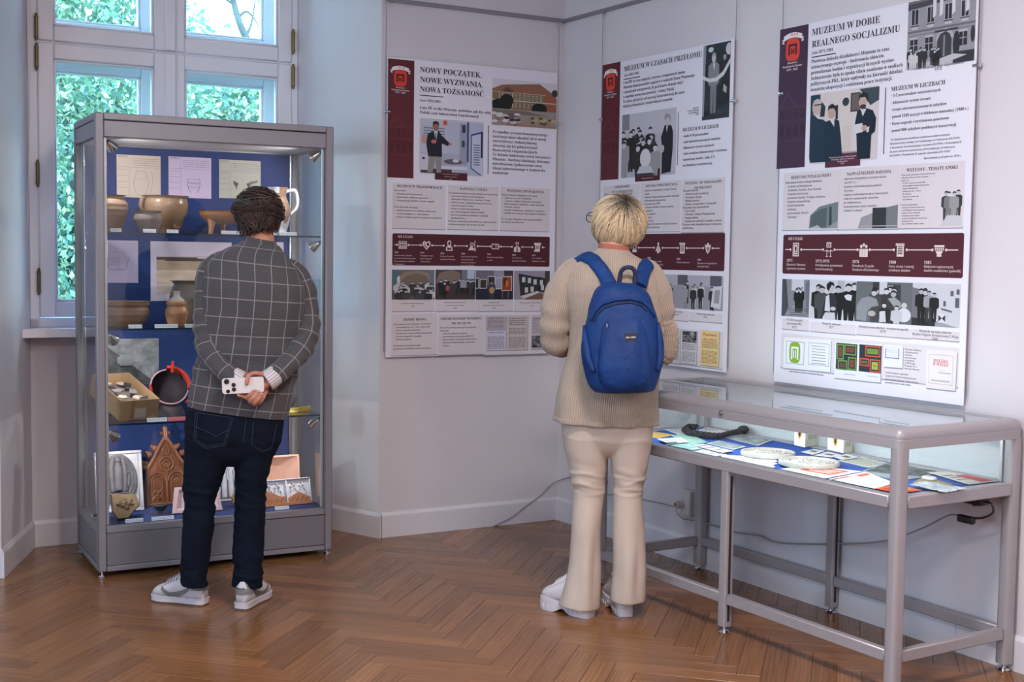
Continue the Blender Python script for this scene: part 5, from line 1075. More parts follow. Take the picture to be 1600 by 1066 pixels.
p = Pic(P, *ps[1], base=(74, 68, 74)); p.q([(0, .45), (.1, .1), (.4, .0), (.62, .1), (.66, .5)], (124, 108, 98)); p.r(.66, 0, 1, .45, (116, 118, 134)); p.r(.80, 0, .98, .3, (176, 190, 212)); p.r(0, .62, 1, 1, (66, 54, 54)); crowd(p, 13, .03, .97, .30, .42, .50, 8, (34, 46, 60, 40, 30), .9); p.e(.30, .62, .05, .10, (150, 84, 84)); p.r(.62, .36, .78, .60, (150, 152, 166)); p.done()
p = Pic(P, *ps[2], base=(60, 56, 64)); p.r(0, 0, .5, .3, (110, 106, 118)); p.r(.48, 0, .75, .4, (150, 150, 168)); p.r(0, .62, 1, 1, (36, 40, 54))
for u0, v0, u1, v1, c in ((.0, .28, .07, .6, (40, 44, 40)), (.12, .32, .28, .6, (58, 52, 52)), (.33, .22, .50, .5, (60, 52, 56)), (.52, .26, .70, .62, (150, 158, 180)), (.70, .22, .95, .68, (150, 70, 44))): p.q([(u0-.015, v0-.02), (u1+.015, v0-.03), (u1+.015, v1+.02), (u0-.015, v1+.03)], (206, 204, 210)); p.r(u0, v0, u1, v1, c)
p.e(.79, .40, .06, .14, (60, 40, 36)); p.e(.83, .45, .05, .12, (190, 110, 60)); p.man(.42, .38, .6, (60, 64, 90), (176, 130, 104), (40, 34, 36)); p.e(.43, .68, .07, .11, (190, 142, 84)); p.r(.7, .68, .72, .95, (150, 110, 60)); p.r(.86, .68, .88, .95, (150, 110, 60)); p.done()
p = Pic(P, *ps[3], base=(150, 146, 158)); p.q([(.12, .10), (.66, .22), (.66, .72), (.18, .88)], (42, 52, 54)); p.q([(.66, .2), (.86, .26), (.86, .75), (.66, .72)], (36, 40, 46)); p.r(.86, 0, 1, 1, (70, 62, 66)); p.q([(.18, .88), (.66, .70), (.72, .76), (.28, .97)], (200, 196, 200)); p.q([(.3, .97), (.72, .76), (.9, .9), (.9, 1), (.3, 1)], (120, 84, 74))
for u, v in ((.22, .22), (.38, .25), (.54, .30), (.30, .58), (.46, .55), (.72, .32), (.75, .5)): p.r(u, v, u+.09, v+.18, (196, 196, 196))
p.done()
m = MB()
for x, y, L in ((645, 475, ['Muzeum ze Szkolną Zamkową Śl.', '1992']), (711, 473.5, ['Otwarcie kolejnej wystawy, zajęcia', 'i wystawa dawnej w muzeum', '1996']), (772, 473.5, ['Wernisaż wystawy', 'plenerowej i spotkanie na wystawie', '1997']), (830, 474, ['Wnętrza wystawy Muzeum Miejskiego', '1999'])): P.block(m, L, (x, y), (x, y+4.6*(len(L)-1)), None, .0088, TXT2, 4, 'c')
P.emit(m, 'photo_captions')
cards(P, [((612, 491), (683, 554)), ((685, 492), (755.5, 553)), ((757, 492), (858, 552))])
m = MB(); P.text(m, 'ZBIORY ROSNĄ', (630, 501), (666, 501)); P.text(m, 'NOWOCZESNOŚĆ WCHODZI', (688, 500), (752, 499.5)); P.text(m, 'DO MUZEUM', (705.5, 507), (735.5, 507)); P.emit(m, 'box_heading')
m = MB(); P.block(m, ['Systematycznie powiększane, do kolekcji:', '  - archeologiczna: ok. 74 tys. (od lat 60.', '    III tys. zespołów zabytków)', '  - historyczna: zmiana działu eksponatów', '  - zasoby etnografii, fotografii,', '    dawnych druków', '', 'Zaczynamy udostępniać także', 'powstańczych działań dokumentacyjnych'], (615, 508), (615, 546.5), 675, col=TXT2)
P.block(m, ['Początek profesjonalizacji zarządzania', 'Muzeum:', '  - cyfrowa ewidencja zbiorów', '    wprowadzenie programu SEZAM', '  - opracowania, katalogi i wydawnictwa', '  - planowane konserwacje i pierwsza', '    witryna'], (688, 513.5), (688, 541.5), 745, col=TXT2); P.emit(m, 'printed_text')
def clipping(P, a, b, col, rows, head=None, hc=TXT, lc=(130, 124, 132), seed=1, name='printed_clipping', pic=None):
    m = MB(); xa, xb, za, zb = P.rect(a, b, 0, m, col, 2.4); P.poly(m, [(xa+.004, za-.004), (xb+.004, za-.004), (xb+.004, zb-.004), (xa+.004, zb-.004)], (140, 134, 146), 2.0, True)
    if head:
        for i, t in enumerate(head): sz = .76*(xb-xa)/max(FS.adv(q) for q in head); FS.put(m, t, (xa+xb)/2-FS.adv(t)*sz/2, zb-sz*(1.3+1.15*i), sz, P.y(4), hc)
    r_ = random.Random(seed)
    for (v0, v1, n) in rows:
        for i in range(n):
            v = v0+(v1-v0)*i/n; u = .08
            while u < .90:
                w = min(r_.uniform(.06, .2), .92-u); P.poly(m, [(xa+(xb-xa)*u, zb-(zb-za)*(v+(v1-v0)/n*.5)), (xa+(xb-xa)*(u+w), zb-(zb-za)*(v+(v1-v0)/n*.5)), (xa+(xb-xa)*(u+w), zb-(zb-za)*v), (xa+(xb-xa)*u, zb-(zb-za)*v)], lc, 3, True); u += w+.03
    if pic:
        u0, v0, u1, v1, lo, hi, sd = pic; f = noi(sd, lo, hi, 4, 4)
        for i in range(9):
            for j in range(9):
                A, B = u0+(u1-u0)*i/9, v0+(v1-v0)*j/9; C, D = u0+(u1-u0)*(i+1)/9, v0+(v1-v0)*(j+1)/9
                P.poly(m, [(xa+(xb-xa)*A, zb-(zb-za)*D), (xa+(xb-xa)*C, zb-(zb-za)*D), (xa+(xb-xa)*C, zb-(zb-za)*B), (xa+(xb-xa)*A, zb-(zb-za)*B)], f(i/9, j/9), 3, True)
    P.emit(m, name)
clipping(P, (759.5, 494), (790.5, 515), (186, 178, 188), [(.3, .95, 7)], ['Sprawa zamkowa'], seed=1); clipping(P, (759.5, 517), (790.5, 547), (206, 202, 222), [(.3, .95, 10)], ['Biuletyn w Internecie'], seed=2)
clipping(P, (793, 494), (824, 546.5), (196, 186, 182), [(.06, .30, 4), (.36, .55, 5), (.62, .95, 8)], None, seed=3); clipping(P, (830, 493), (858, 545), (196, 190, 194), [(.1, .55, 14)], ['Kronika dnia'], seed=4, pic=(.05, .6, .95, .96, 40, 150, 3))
# ------------------------------------------------------------------ panel 2, right wall near the corner
P = Panel(RW, .392, 1.402, .936, 2.441, 'white exhibition panel headed MUZEUM W CZASACH PRZEŁOMU behind the blonde visitor')
side_band(P, (941.5, 102), (966, 280))
m = MB(); P.text(m, 'MUZEUM W CZASACH PRZEŁOMU', (975, 111.5), (1097, 88.5), font=FT); P.emit(m, 'printed_title')
P.rule((974.5, 123.5), (1000, 120.5), 0); P.rule((1058.5, 176), (1059.6, 258), 1)
m = MB(); P.text(m, 'Lata 1981-1991', (975, 119), (998.5, 116.5)); P.block(m, ['Lata 80. to czas napięcia, kryzysu i stopniowych zmian.', 'Muzeum funkcjonowało najpierw w realiach Stanu Wojennego', 'i ograniczeń ustrojowych, by pod koniec dekady wejść', 'w zupełnie nową rzeczywistość - wolnej Polski.', 'To okres przejścia: od narracji kontrolowanej do coraz', 'większej otwartości i różnorodności tematów.'], (974, 131.5), (973.5, 168.5), 1085)
P.block(m, ['- około 8-10 pracowników', '- setki zinwentaryzowanych zabytków', '- kilkanaście wystaw czasowych', '- stale rozwijana dokumentacja i archiwum', '- ograniczony budżet - tylko 17%', '  na działalność merytoryczną'], (1066, 215), (1066, 260.5), 1136)
P.block(m, ['Otwarcie', 'wystawy Muzeum', 'po przebudowie', '1986'], (1092, 169), (1091, 179.5), None, .011, TXT2, 4, 'r'); P.emit(m, 'printed_text')
m = MB(); P.text(m, 'MUZEUM W LICZBACH', (1066.5, 205.5), (1123, 199.5), font=FT); P.emit(m, 'printed_heading')
p = Pic(P, (1099.5, 72), (1139, 183), base=(46, 60, 78)); TB_ = (.86, .96, 1.06)
p.tex(0, 0, 1, 1, 7, 16, noi(4, 30, 66, 4, 6, TB_)); p.q([(0, 0), (.10, 0), (.06, 1), (0, 1)], (140, 146, 164)); p.e(.28, .07, .10, .035, (190, 204, 204)); p.man(.40, .12, .80, g(132, (1, 1, 1.05)), g(190), g(150), 1.45, g(120, (1, 1.02, 1.06))); p.q([(.37, .26), (.45, .26), (.41, .36)], g(210)); p.man(.80, .14, .62, g(40), g(150), g(26), 1.5); p.q([(.0, .40), (.25, .455), (.5, .45), (.75, .38), (1, .22), (1, .29), (.78, .44), (.5, .505), (.25, .50), (0, .45)], g(206)); p.e(.95, .10, .12, .08, g(196)); p.q([(.78, .55), (.9, .60), (.88, .68), (.76, .64)], g(170)); p.r(.0, .95, 1, 1, g(54, TB_)); p.done()
p = Pic(P, (972.5, 180), (1055, 272), base=(176, 176, 186))
p.r(0, 0, 1, .35, (186, 186, 196)); p.r(0, 0, .14, .25, (130, 130, 142)); p.r(.74, .1, .98, .95, (190, 190, 200)); p.r(.84, .35, .92, .5, (130, 132, 144)); p.r(.86, .55, .93, .75, (120, 122, 134)); crowd(p, 15, .02, .66, .22, .52, .62, 11, (34, 44, 60, 150, 40, 190), .8); p.e(.46, .72, .10, .15, (206, 206, 214)); p.q([(.30, .95), (.36, .84), (.56, .84), (.62, .95)], (190, 190, 198)); p.q([(.30, .96), (.62, .96), (.62, 1), (.30, 1)], (60, 60, 68)); p.q([(.80, .25), (.92, .26), (.95, .36), (.95, .62), (.92, .96), (.76, .98), (.76, .6), (.74, .42)], (36, 36, 44)); p.e(.845, .17, .055, .085, (190, 184, 186)); p.q([(.79, .17), (.80, .09), (.85, .07), (.905, .12), (.9, .20), (.87, .13)], (150, 150, 156)); p.q([(.83, .26), (.86, .26), (.84, .36)], (206, 206, 210)); p.e(.77, .60, .03, .06, (186, 180, 184)); p.done()
m = MB(); P.rect((992.5, 266), (1031, 281.5), 0, m, MAR2, 4); P.block(m, ['Spotkanie w Muzeum', 'dla młodzieży szkolnej', 'z okazji otwarcia wystawy'], (1011.5, 270), (1011, 279), None, .0085, (214, 190, 190), 5, 'c'); P.emit(m, 'caption_box')
cards(P, [((942.5, 291), (998, 358)), ((1001, 286), (1062.5, 361.5)), ((1066, 281), (1131, 362.5))])
m = MB(); P.text(m, 'CODZIENNOŚĆ', (960, 294.5), (984, 292.5)); P.text(m, 'W CZASIE KRYZYSU', (956, 302), (989, 300.5)); P.text(m, 'BADANIA I DOKUMENTACJA', (1009, 292.5), (1058.5, 289.5)); P.text(m, 'WYSTAWY - OD PROPAGANDY', (1070.5, 288.5), (1128, 285.5)); P.text(m, 'DO WOLNOŚCI', (1085, 295.5), (1112.5, 294)); P.emit(m, 'box_heading')
m = MB(); P.block(m, ['Trudna rzeczywistość życia', 'i pracy w dobie reglamentacji', 'i niedoborów wszelkich dóbr', 'nie zatrzymała działań'], (944.5, 307), (944, 326), 992, col=TXT2)
P.block(m, ['- badania archeologiczne: Grzegorz Zamek', '  Śląski', '- kolekcje w opracowaniu przeszłości miejskiej', '- dokumentacja fotograficzna', '  inwentaryzacja 1983', '- realizacja zabytków w nowym muzeum', '  działalność', '- prace naukowe', '  i edukacja', '- konserwacja', '- kwerenda dla naukowców bliższych czasom', '  i kronik Wodzisławia'], (1006, 299.5), (1005, 357), 1061, col=TXT2)
P.block(m, ['Początek dekady:', '  - Śladami walki narodowej', '  - Powstania Śląskie', '  - Medale pamięci', '  - Polska w malarstwie i w fotografii', 'Od połowy lat i końcówki 80.:', '  - Nasz Świat', '  - Człowiek i Ziemia Wodzisławska', '  - Sztuka ludowa', '  - współczesne zabytki i ceramika cechowa', 'Wystawy stałe: komedia konna i rzemiosła', 'codziennego'], (1067.5, 300), (1066.5, 358), 1129, col=TXT2); P.emit(m, 'printed_text')
timeline(P, (941, 366.5), (1131.5, 424), [(953, 'board'), (991.5, 'clock'), (1028.5, 'angel'), (1066, 'doc'), (1106, 'eagle')], lambda x: 386.5+(x-940)*.009, ((950, 374), (970, 374)))
m = MB()
for x, y, L in ((948, 401, ['1981', 'Stan Wojenny']), (984, 402, ['1985', 'Plan zmian']), (1011.5, 404.5, ['1988', 'Pierwsze zdalne zapiski', 'stałej wystawy Stara Baśń']), (1057, 406, ['1989', 'Polityka zachęcania']), (1089.5, 407.5, ['1991', 'Muzeum na nowej podstawie', 'muzealnej funkcji'])):
    P.block(m, L[:1], (x, y), (x, y), None, .0125, (224, 212, 210), 4); P.block(m, L[1:], (x, y+5), (x, y+5+4.9*max(len(L)-2, 0)), None, .0112, (200, 184, 184), 4)
P.emit(m, 'timeline_text')
for k, (a, b) in enumerate((((940, 426), (984, 476)), ((986, 427), (1030, 480)), ((1031, 428.5), (1075.5, 483)), ((1077, 430), (1129, 486.5)))):
    p = Pic(P, a, b, base=(150, 150, 160)); p.r(0, 0, 1, .32, (170, 170, 182)); p.r(.62, 0, .95, .3, (90, 90, 100)); p.r(0, .8, 1, 1, (150, 150, 160)); crowd(p, 8 if k < 3 else 6, .08, .72 if k == 3 else .95, .18, .34, .66, 20+k, (40, 60, 150, 196, 50), .8)
    if k == 3: p.q([(.72, .32), (.98, .28), (.94, .95), (.66, .90)], (204, 204, 212)); p.q([(.76, .42), (.92, .40), (.89, .80), (.74, .78)], (150, 152, 160)); p.q([(.66, .90), (.72, .9), (.76, 1), (.7, 1)], (40, 40, 46))
    p.done()
cards(P, [((940, 478), (984, 498)), ((986, 482), (1030, 498)), ((1031, 484), (1075.5, 502)), ((1077, 488), (1128.5, 505))])
m = MB(); P.block(m, ['Wystawa w szkole ludowej', 'i spotkaniach'], (1055, 488), (1055, 492.5), None, .0105, TXT2, 4, 'c'); P.block(m, ['Wystawy stałej współczesnej', '1989'], (1102, 492.5), (1102, 497), None, .0105, TXT2, 4, 'c'); P.emit(m, 'photo_captions')
cards(P, [((940, 503), (1128, 577))])
clipping(P, (1036, 512), (1062, 569), (206, 204, 212), [(.2, .92, 16)], None, seed=11); clipping(P, (1064.5, 514), (1088, 570), (206, 204, 208), [(.42, .62, 4), (.65, .95, 9)], None, seed=12, pic=(.08, .05, .98, .38, 20, 170, 6)); clipping(P, (1095, 515.5), (1122.5, 573.5), (226, 200, 142), [(.32, .52, 5), (.58, .95, 10)], ['Wspomnień', 'stary wiersz'], (186, 70, 40), (150, 120, 90), 13)
m = MB(); P.rect((1055, 513), (1060, 518), 0, m, (206, 60, 66), 4); P.emit(m, 'red_stamp')
# ------------------------------------------------------------------ panel 3, right wall above the table showcase
P = Panel(RW, 1.716, 2.716, .925, 2.440, 'white exhibition panel headed REALNEGO SOCJALIZMU above the table showcase')
side_band(P, (1219, 46.5), (1257, 261), (66, 42, 66))
m = MB(); P.text(m, 'MUZEUM W DOBIE', (1268.5, 54.5), (1375, 36.5), font=FT); P.text(m, 'REALNEGO SOCJALIZMU', (1268.5, 73), (1406.5, 50.5), font=FT); P.emit(m, 'printed_title')
P.rule((1268, 88.5), (1306, 84.5), 0); P.rule((1381.5, 137), (1382.8, 240.5), 1)
m = MB(); P.text(m, 'Lata 1971-1981', (1268, 85), (1302, 79.5)); P.block(m, ['Pierwsza dekada działalności Muzeum to czas', 'intensywnego rozwoju - budowania zbiorów,', 'prowadzenia badań i organizacji licznych wystaw.', 'Jednocześnie była to epoka silnie osadzona w realiach', 'politycznych PRL, które wpływały na kierunki działań,', 'tematykę ekspozycji i codzienną pracę instytucji.'], (1267.5, 99), (1267, 143), 1412)
P.block(m, ['- 3-5 pracowników merytorycznych', '- kilkanaście wystaw rocznie', '- tysiące zinwentaryzowanych zabytków', '- ponad 1200 pozycji w bibliotece muzealnej (1980 r.)', '- liczne nagrody i wyróżnienia państwowe', '- ponad 600 zabytków poddanych konserwacji'], (1392, 152), (1391.5, 206.5), 1514)
P.block(m, ['"Za dotychczasową działalność zespół pracowników otrzymał:', 'Honorową Krzyż Zasługi, List Gratulacyjny od I Sekretarza KW PZPR', 'w Katowicach, List Gratulacyjny od prezesa ZG PTTK w Wodzisławiu Śl.', 'Za pracę oświatowo-wychowawczą List Gratulacyjny od Sekretarza', 'KM PZPR w Wodzisławiu Śl. nagrodę wojewódzką KW PZPR."'], (1391, 220), (1390.5, 245), 1503, col=TXT2)
P.text(m, 'Sprawozdanie za II półrocze 1978 r.', (1443, 248.5), (1502, 245), TXT2)
P.block(m, ['II Międzynarodowa Wystawa Numizmatyczna', 'Paweł Słomczyk oraz organizatorzy', '1972'], (1466, 99.5), (1466, 109.5), None, .0155, TXT2, 4, 'c'); P.emit(m, 'printed_text')
m = MB(); P.text(m, 'MUZEUM W LICZBACH', (1392, 142.5), (1477, 131.5), font=FT); P.emit(m, 'printed_heading')
p = Pic(P, (1419, 24), (1522, 94), base=(150, 148, 156)); GR = (1, 1, 1.04)
# facade photograph; the top of this picture runs up to the head of the board
xa_, xb_, zb_ = p.xa, p.xb, P.z1-P.z0; p.zb = zb_; p.m = MB(); p.n = 0; p.q([(0, 0), (1, 0), (1, 1), (0, 1)], (146, 144, 154), 0)
p.r(0, 0, .9, .05, (106, 104, 112)); p.q([(.0, .04), (.9, .0), (.9, .05), (.0, .13)], (72, 70, 78)); p.r(0, .44, 1, .47, (104, 104, 112)); p.r(0, .50, 1, .515, (120, 118, 126))
for u, dk in ((.06, 0), (.30, 1), (.56, 1), (.80, 1)): p.r(u-.01, .12, u+.11, .36, (176, 174, 182)); p.r(u, .13, u+.10, .35, (46, 46, 54)); p.r(u+.045, .13, u+.055, .35, (180, 178, 186)); p.r(u-.015, .36, u+.115, .38, (84, 84, 92)); p.r(u, .385, u+.10, .42, (186, 184, 192))
for u in (.38, .48, .66, .86): p.q([(u, .02), (u+.05, .02), (u+.05, .26), (u, .30)], (208, 206, 214))
for u in (.05, .28, .78): p.r(u-.01, .54, u+.12, .56, (190, 188, 196)); p.r(u, .57, u+.11, .76, (44, 44, 52)); p.r(u+.05, .57, u+.06, .76, (176, 174, 182)); p.r(u, .65, u+.11, .66, (176, 174, 182))
p.q([(.44, .60), (.50, .50), (.58, .47), (.66, .50), (.70, .60), (.70, .64), (.44, .64)], (170, 168, 174)); p.q([(.46, .90), (.46, .64), (.50, .55), (.58, .52), (.64, .56), (.67, .64), (.67, .90)], (62, 62, 68)); p.r(.55, .58, .575, .88, (130, 130, 136)); p.e(.74, .72, .05, .18, (44, 48, 50)); p.r(.42, .49, .76, .52, (60, 60, 66)); p.e(.97, .62, .03, .12, (50, 54, 56)); p.r(.7, .84, 1, 1, (50, 54, 58)); p.r(0, .92, .7, 1, (176, 174, 182)); p.q([(.3, .95), (.7, .86), (.9, .9), (.5, 1)], (184, 182, 190))
crowd(p, 10, .04, .28, .68, .76, .30, 31, (36, 44, 196, 50), .8); crowd(p, 5, .36, .50, .72, .78, .26, 32, (36, 50, 40), .8); p.done()
p = Pic(P, (1267, 147.5), (1370.5, 249), base=(206, 198, 200), rnd=.012)
p.r(.0, .02, .18, .4, (36, 56, 72)); p.r(.15, .02, .62, .9, (206, 198, 196)); p.r(.60, .06, .74, .32, (66, 62, 66)); p.r(.62, .08, .74, .30, (104, 92, 92)); p.r(.5, .5, .62, .9, (200, 190, 186)); p.q([(.72, .02), (1, .02), (1, .2), (.88, .26), (.80, .12)], (60, 72, 78)); p.e(.53, .17, .05, .06, (44, 58, 64)); p.r(.46, .86, .72, .99, (160, 146, 140))
p.q([(.0, .34), (.10, .31), (.2, .38), (.30, .46), (.34, .98), (.02, .98), (.0, .9)], (28, 48, 66)); p.q([(.04, .28), (.14, .28), (.20, .38), (.12, .36)], (206, 202, 206)); p.e(.10, .20, .07, .11, (190, 168, 160)); p.q([(.03, .18), (.05, .10), (.11, .075), (.17, .11), (.15, .15), (.07, .15)], (186, 176, 172)); p.r(.06, .155, .17, .172, (40, 40, 46)); p.q([(.17, .12), (.23, .2), (.22, .34), (.15, .34)], (34, 50, 64))
p.q([(.24, .42), (.34, .38), (.44, .42), (.47, .62), (.50, .9), (.46, .98), (.24, .98), (.22, .5)], (24, 42, 58)); p.q([(.29, .38), (.37, .38), (.37, .50)], (206, 202, 204)); p.e(.325, .30, .055, .085, (186, 156, 144)); p.q([(.265, .28), (.275, .2), (.33, .17), (.385, .21), (.39, .30), (.36, .24), (.29, .24)], (32, 34, 40)); p.r(.385, .2, .42, .40, (34, 46, 58))
p.q([(.70, .32), (.80, .28), (.92, .33), (.97, .44), (.96, .62), (.91, .66), (.90, .98), (.72, .98), (.70, .66), (.67, .5)], (24, 36, 50)); p.q([(.75, .30), (.83, .30), (.78, .40)], (206, 204, 208)); p.e(.775, .19, .058, .095, (186, 162, 152)); p.q([(.715, .2), (.72, .10), (.78, .065), (.85, .1), (.85, .22), (.81, .14), (.74, .14)], (38, 34, 36)); p.e(.78, .265, .045, .03, (60, 50, 50)); p.q([(.66, .50), (.78, .49), (.79, .61), (.67, .63)], (206, 204, 210)); p.e(.81, .56, .04, .04, (184, 150, 138)); p.q([(.84, .56), (.88, .54), (.87, .62), (.84, .62)], (206, 204, 208)); p.done()
m = MB(); P.rect((1289.5, 242), (1344, 258.5), 0, m, (84, 40, 58), 4); P.block(m, ['Otwarcie wystawy pracowników Muzeum', 'dr Zbigniew i goście na wernisażu', 'Muzeum Ziemi', '1974'], (1316.5, 246), (1316, 256.5), None, .0085, (214, 190, 196), 5, 'c'); P.emit(m, 'caption_box')
cards(P, [((1224.5, 270.5), (1309, 358.5)), ((1311.5, 264), (1402.5, 357.5)), ((1406, 258), (1504.5, 355.5))])
p = Pic(P, (1265, 316), (1308.5, 357.5), base=CREAM); p.q([(.0, .98), (.03, .5), (.35, .18), (1, .02), (1, .98)], (112, 124, 128)); p.q([(.05, .9), (.08, .5), (.4, .28), (.62, .22), (.6, .95)], (84, 96, 100)); p.q([(.7, .2), (.78, .18), (.8, .9), (.7, .9)], (60, 70, 76)); p.q([(.0, .98), (.3, .85), (.45, .98)], (176, 176, 186)); p.q([(.6, .98), (1, .7), (1, .98)], (140, 150, 150)); p.done()
p = Pic(P, (1340, 322), (1402, 357), base=CREAM); p.q([(.02, .98), (.1, .5), (.4, .3), (.4, .98)], (150, 150, 156)); p.r(.38, .1, .75, .98, (50, 54, 58)); p.q([(.72, .1), (1, .0), (1, .98), (.72, .98)], (116, 122, 126)); p.tex(.4, .3, .72, .9, 6, 6, noi(2, 40, 150)); p.r(.1, .86, .98, .9, (170, 170, 176)); p.done()
p = Pic(P, (1467, 296), (1502, 353.5), base=CREAM); crowd(p, 4, .15, .9, .02, .12, .8, 41, (60, 120, 150, 50), 1.4); p.q([(.1, .98), (.4, .7), (1, .72), (1, .98)], (196, 196, 204)); p.tex(.4, .76, .95, .9, 5, 4, noi(7, 60, 180)); p.done()
m = MB(); P.text(m, 'KIERUNKI DZIAŁALNOŚCI', (1236, 280), (1299, 275.5)); P.text(m, 'NAJWAŻNIEJSZE BADANIA', (1323, 274.5), (1392.5, 270)); P.text(m, 'WYSTAWY - TEMATY EPOKI', (1416.5, 268.5), (1496.5, 263.5)); P.emit(m, 'box_heading')
m = MB(); P.block(m, ['Rozwinięto nowej rozległe działania:', '  - badania archeologiczne', '    (Lubomia, Syrynia, Żory-Zamek)', '  - badania historyczne', '    powstania śląskie, II wojna światowa', '  - badania etnograficzne', '  - wystawiennictwo,', '    edukacja', '  - opracowania zbiorów', '    i katalogi'], (1227.5, 287.5), (1227, 341), 1290, col=TXT2)
P.block(m, ['  - pierwsze wykopaliska na terenie miasta', '    (od 1972 r.)', '  - badania średniowiecznych grodzisk', '    (Syrynia)', '  - nadzory archeologiczne przy inwestycjach', '  - odkrycia cmentarzysk: od neolitu', '    po średniowiecze', '  - inwentaryzacja miejsc zabytków', '    i badań w Lubomi'], (1315.5, 281.5), (1315, 331), 1388.5, col=TXT2)
P.block(m, ['Obok wystaw czasowych o tematyce historycznej', 'odbywały się liczne wystawy o tematyce', 'epoki, m.in.:', '  - W XXX rocznicę powstania PRL', '  - Nasza młodość Związku Radzieckiego', '  - Ziemia Wodzisławska', '  - Sztuki czasu Tły - wystawa', '  - Rewolucyjna', '  - Czerwony sztandar nad', '    województwem', '', 'Pokazując przedwojenne:', '  - sztukę nowoczesną i historyczną,', '    (od Wodzisław, Syrynia-Lubomia)', '  - medale, historii, fotografii', '    archeologii, dawne zdjęcia', '  - wystawy fotograficzne w Katowicach', '    międzynarodowe', '  - Prace, Biblioteki, Studia, Sztuki'], (1408.5, 275), (1408, 351), 1461, col=TXT2); P.emit(m, 'printed_text')
timeline(P, (1224, 367), (1504, 435), [(1243.5, 'frame'), (1295, 'easel'), (1349.5, 'group'), (1406.5, 'doc'), (1467.5, 'vase')], lambda x: 390+(x-1228)*.003, ((1232, 375.5), (1255, 375)))
m = MB()
for x, y, L in ((1229, 409, ['1971', 'Otwarcie Muzeum', 'i pierwsze wystawy']), (1274, 410, ['1972-1976', 'Powiększenie przestrzeni', 'wystawienniczej']), (1331.5, 411, ['1978', 'Powołanie Zespołu', 'Naukowo-Oświatowego']), (1388.5, 412, ['1980', 'Nowy statut i rozwój', 'struktury działów']), (1443.5, 412.5, ['1981', 'Odkrycie najstarszych', 'śladów osadnictwa (paleolit)'])):
    P.block(m, L[:1], (x, y), (x, y), None, .0165, (224, 212, 210), 4); P.block(m, L[1:], (x, y+6), (x, y+12), None, .0142, (206, 190, 190), 4)
P.emit(m, 'timeline_text')
ps = [((1222.5, 436), (1263.5, 496.5)), ((1266, 437), (1336.5, 502)), ((1338.5, 439.5), (1424, 508)), ((1426, 442), (1499, 513))]
p = Pic(P, *ps[0], base=(130, 132, 140)); p.r(.35, .0, .8, .3, (196, 198, 206)); p.q([(0, 0), (.15, 0), (.25, .75), (.1, 1), (0, 1)], (70, 72, 78)); p.q([(.85, .1), (1, 0), (1, 1), (.9, .8)], (104, 106, 114)); p.q([(.2, .95), (.4, .7), (.7, .7), (1, .95)], (150, 150, 158)); crowd(p, 7, .4, .8, .2, .26, .62, 51, (24, 30, 36), .9)
for k in range(4): p.r(.3+.0*k, .78+.05*k, .95, .80+.05*k, (90, 90, 98))
p.done()
p = Pic(P, *ps[1], base=(196, 198, 206)); p.r(.6, 0, .75, .35, (170, 172, 180)); 
for u, v, h, b, hd, hr in ((.2, .12, 1.1, 34, 170, 40), (.27, .16, 1.1, 70, 176, 40), (.97, .05, 1.2, 24, 196, 60), (.84, .08, 1.2, 30, 190, 30), (.62, .14, 1.1, 28, 180, 24)): p.man(u, v, h, g(b), g(hd), g(hr), .85)
p.q([(.36, .4), (.44, .32), (.55, .34), (.60, .55), (.60, .98), (.28, .98), (.30, .7)], (46, 46, 52)); p.q([(.36, .42), (.43, .36), (.46, .80), (.34, .78)], (200, 200, 208)); p.q([(.30, .95), (.36, .82), (.56, .82), (.58, 1), (.30, 1)], (196, 196, 202)); p.e(.46, .2, .075, .13, (186, 178, 178)); p.q([(.37, .22), (.37, .1), (.44, .03), (.52, .06), (.545, .15), (.48, .12), (.44, .22), (.42, .28)], (28, 26, 30)); p.e(.52, .72, .06, .05, (190, 186, 190)); p.q([(.75, .38), (.83, .34), (.92, .36), (.9, .5), (.8, .48)], (206, 206, 212)); p.done()
p = Pic(P, *ps[2], base=(100, 104, 108)); p.r(.40, 0, .56, .3, (196, 198, 206)); p.r(.56, .05, .8, .3, (60, 64, 68)); p.r(.58, .08, .66, .25, (180, 184, 192)); p.r(.3, 0, .42, .3, (56, 60, 64)); crowd(p, 8, .03, .97, .08, .22, .9, 61, (70, 56, 84, 60), .75); p.q([(.02, .95), (.02, .6), (.10, .42), (.25, .36), (.38, .42), (.42, .58), (.30, .62), (.22, .72), (.20, .98)], (138, 142, 148)); p.q([(.58, .4), (.7, .36), (.8, .46), (.82, .62), (.7, .6)], (150, 154, 158)); p.man(.52, .5, .8, g(40), g(190), g(24), .7); p.e(.87, .78, .12, .17, (206, 208, 214)); p.e(.87, .55, .05, .07, (196, 190, 190)); p.man(.74, .56, .7, g(190), g(190), g(30), .8); p.e(.30, .78, .07, .07, (176, 170, 170)); p.q([(.44, .72), (.54, .70), (.56, .98), (.44, .98)], (200, 200, 206)); p.done()
p = Pic(P, *ps[3], base=(196, 198, 206)); p.q([(.0, .95), (.0, .1), (.28, .18), (.36, .95)], (110, 112, 120)); p.r(0, .82, .5, 1, (44, 46, 50)); p.q([(.5, 1), (.5, .86), (.98, 1)], (150, 152, 158)); crowd(p, 3, .05, .28, .12, .16, .8, 71, (24, 28, 30), .9); p.man(.36, .18, .72, g(150), g(170), g(60), .9, g(60)); p.man(.47, .22, .68, g(34), g(180), g(24), .85)
for u, v, w, h in ((.80, .16, .06, .12), (.92, .12, .06, .12), (.90, .32, .08, .22), (.66, .4, .05, .12)): p.r(u, v, u+w, v+h, (92, 92, 100))
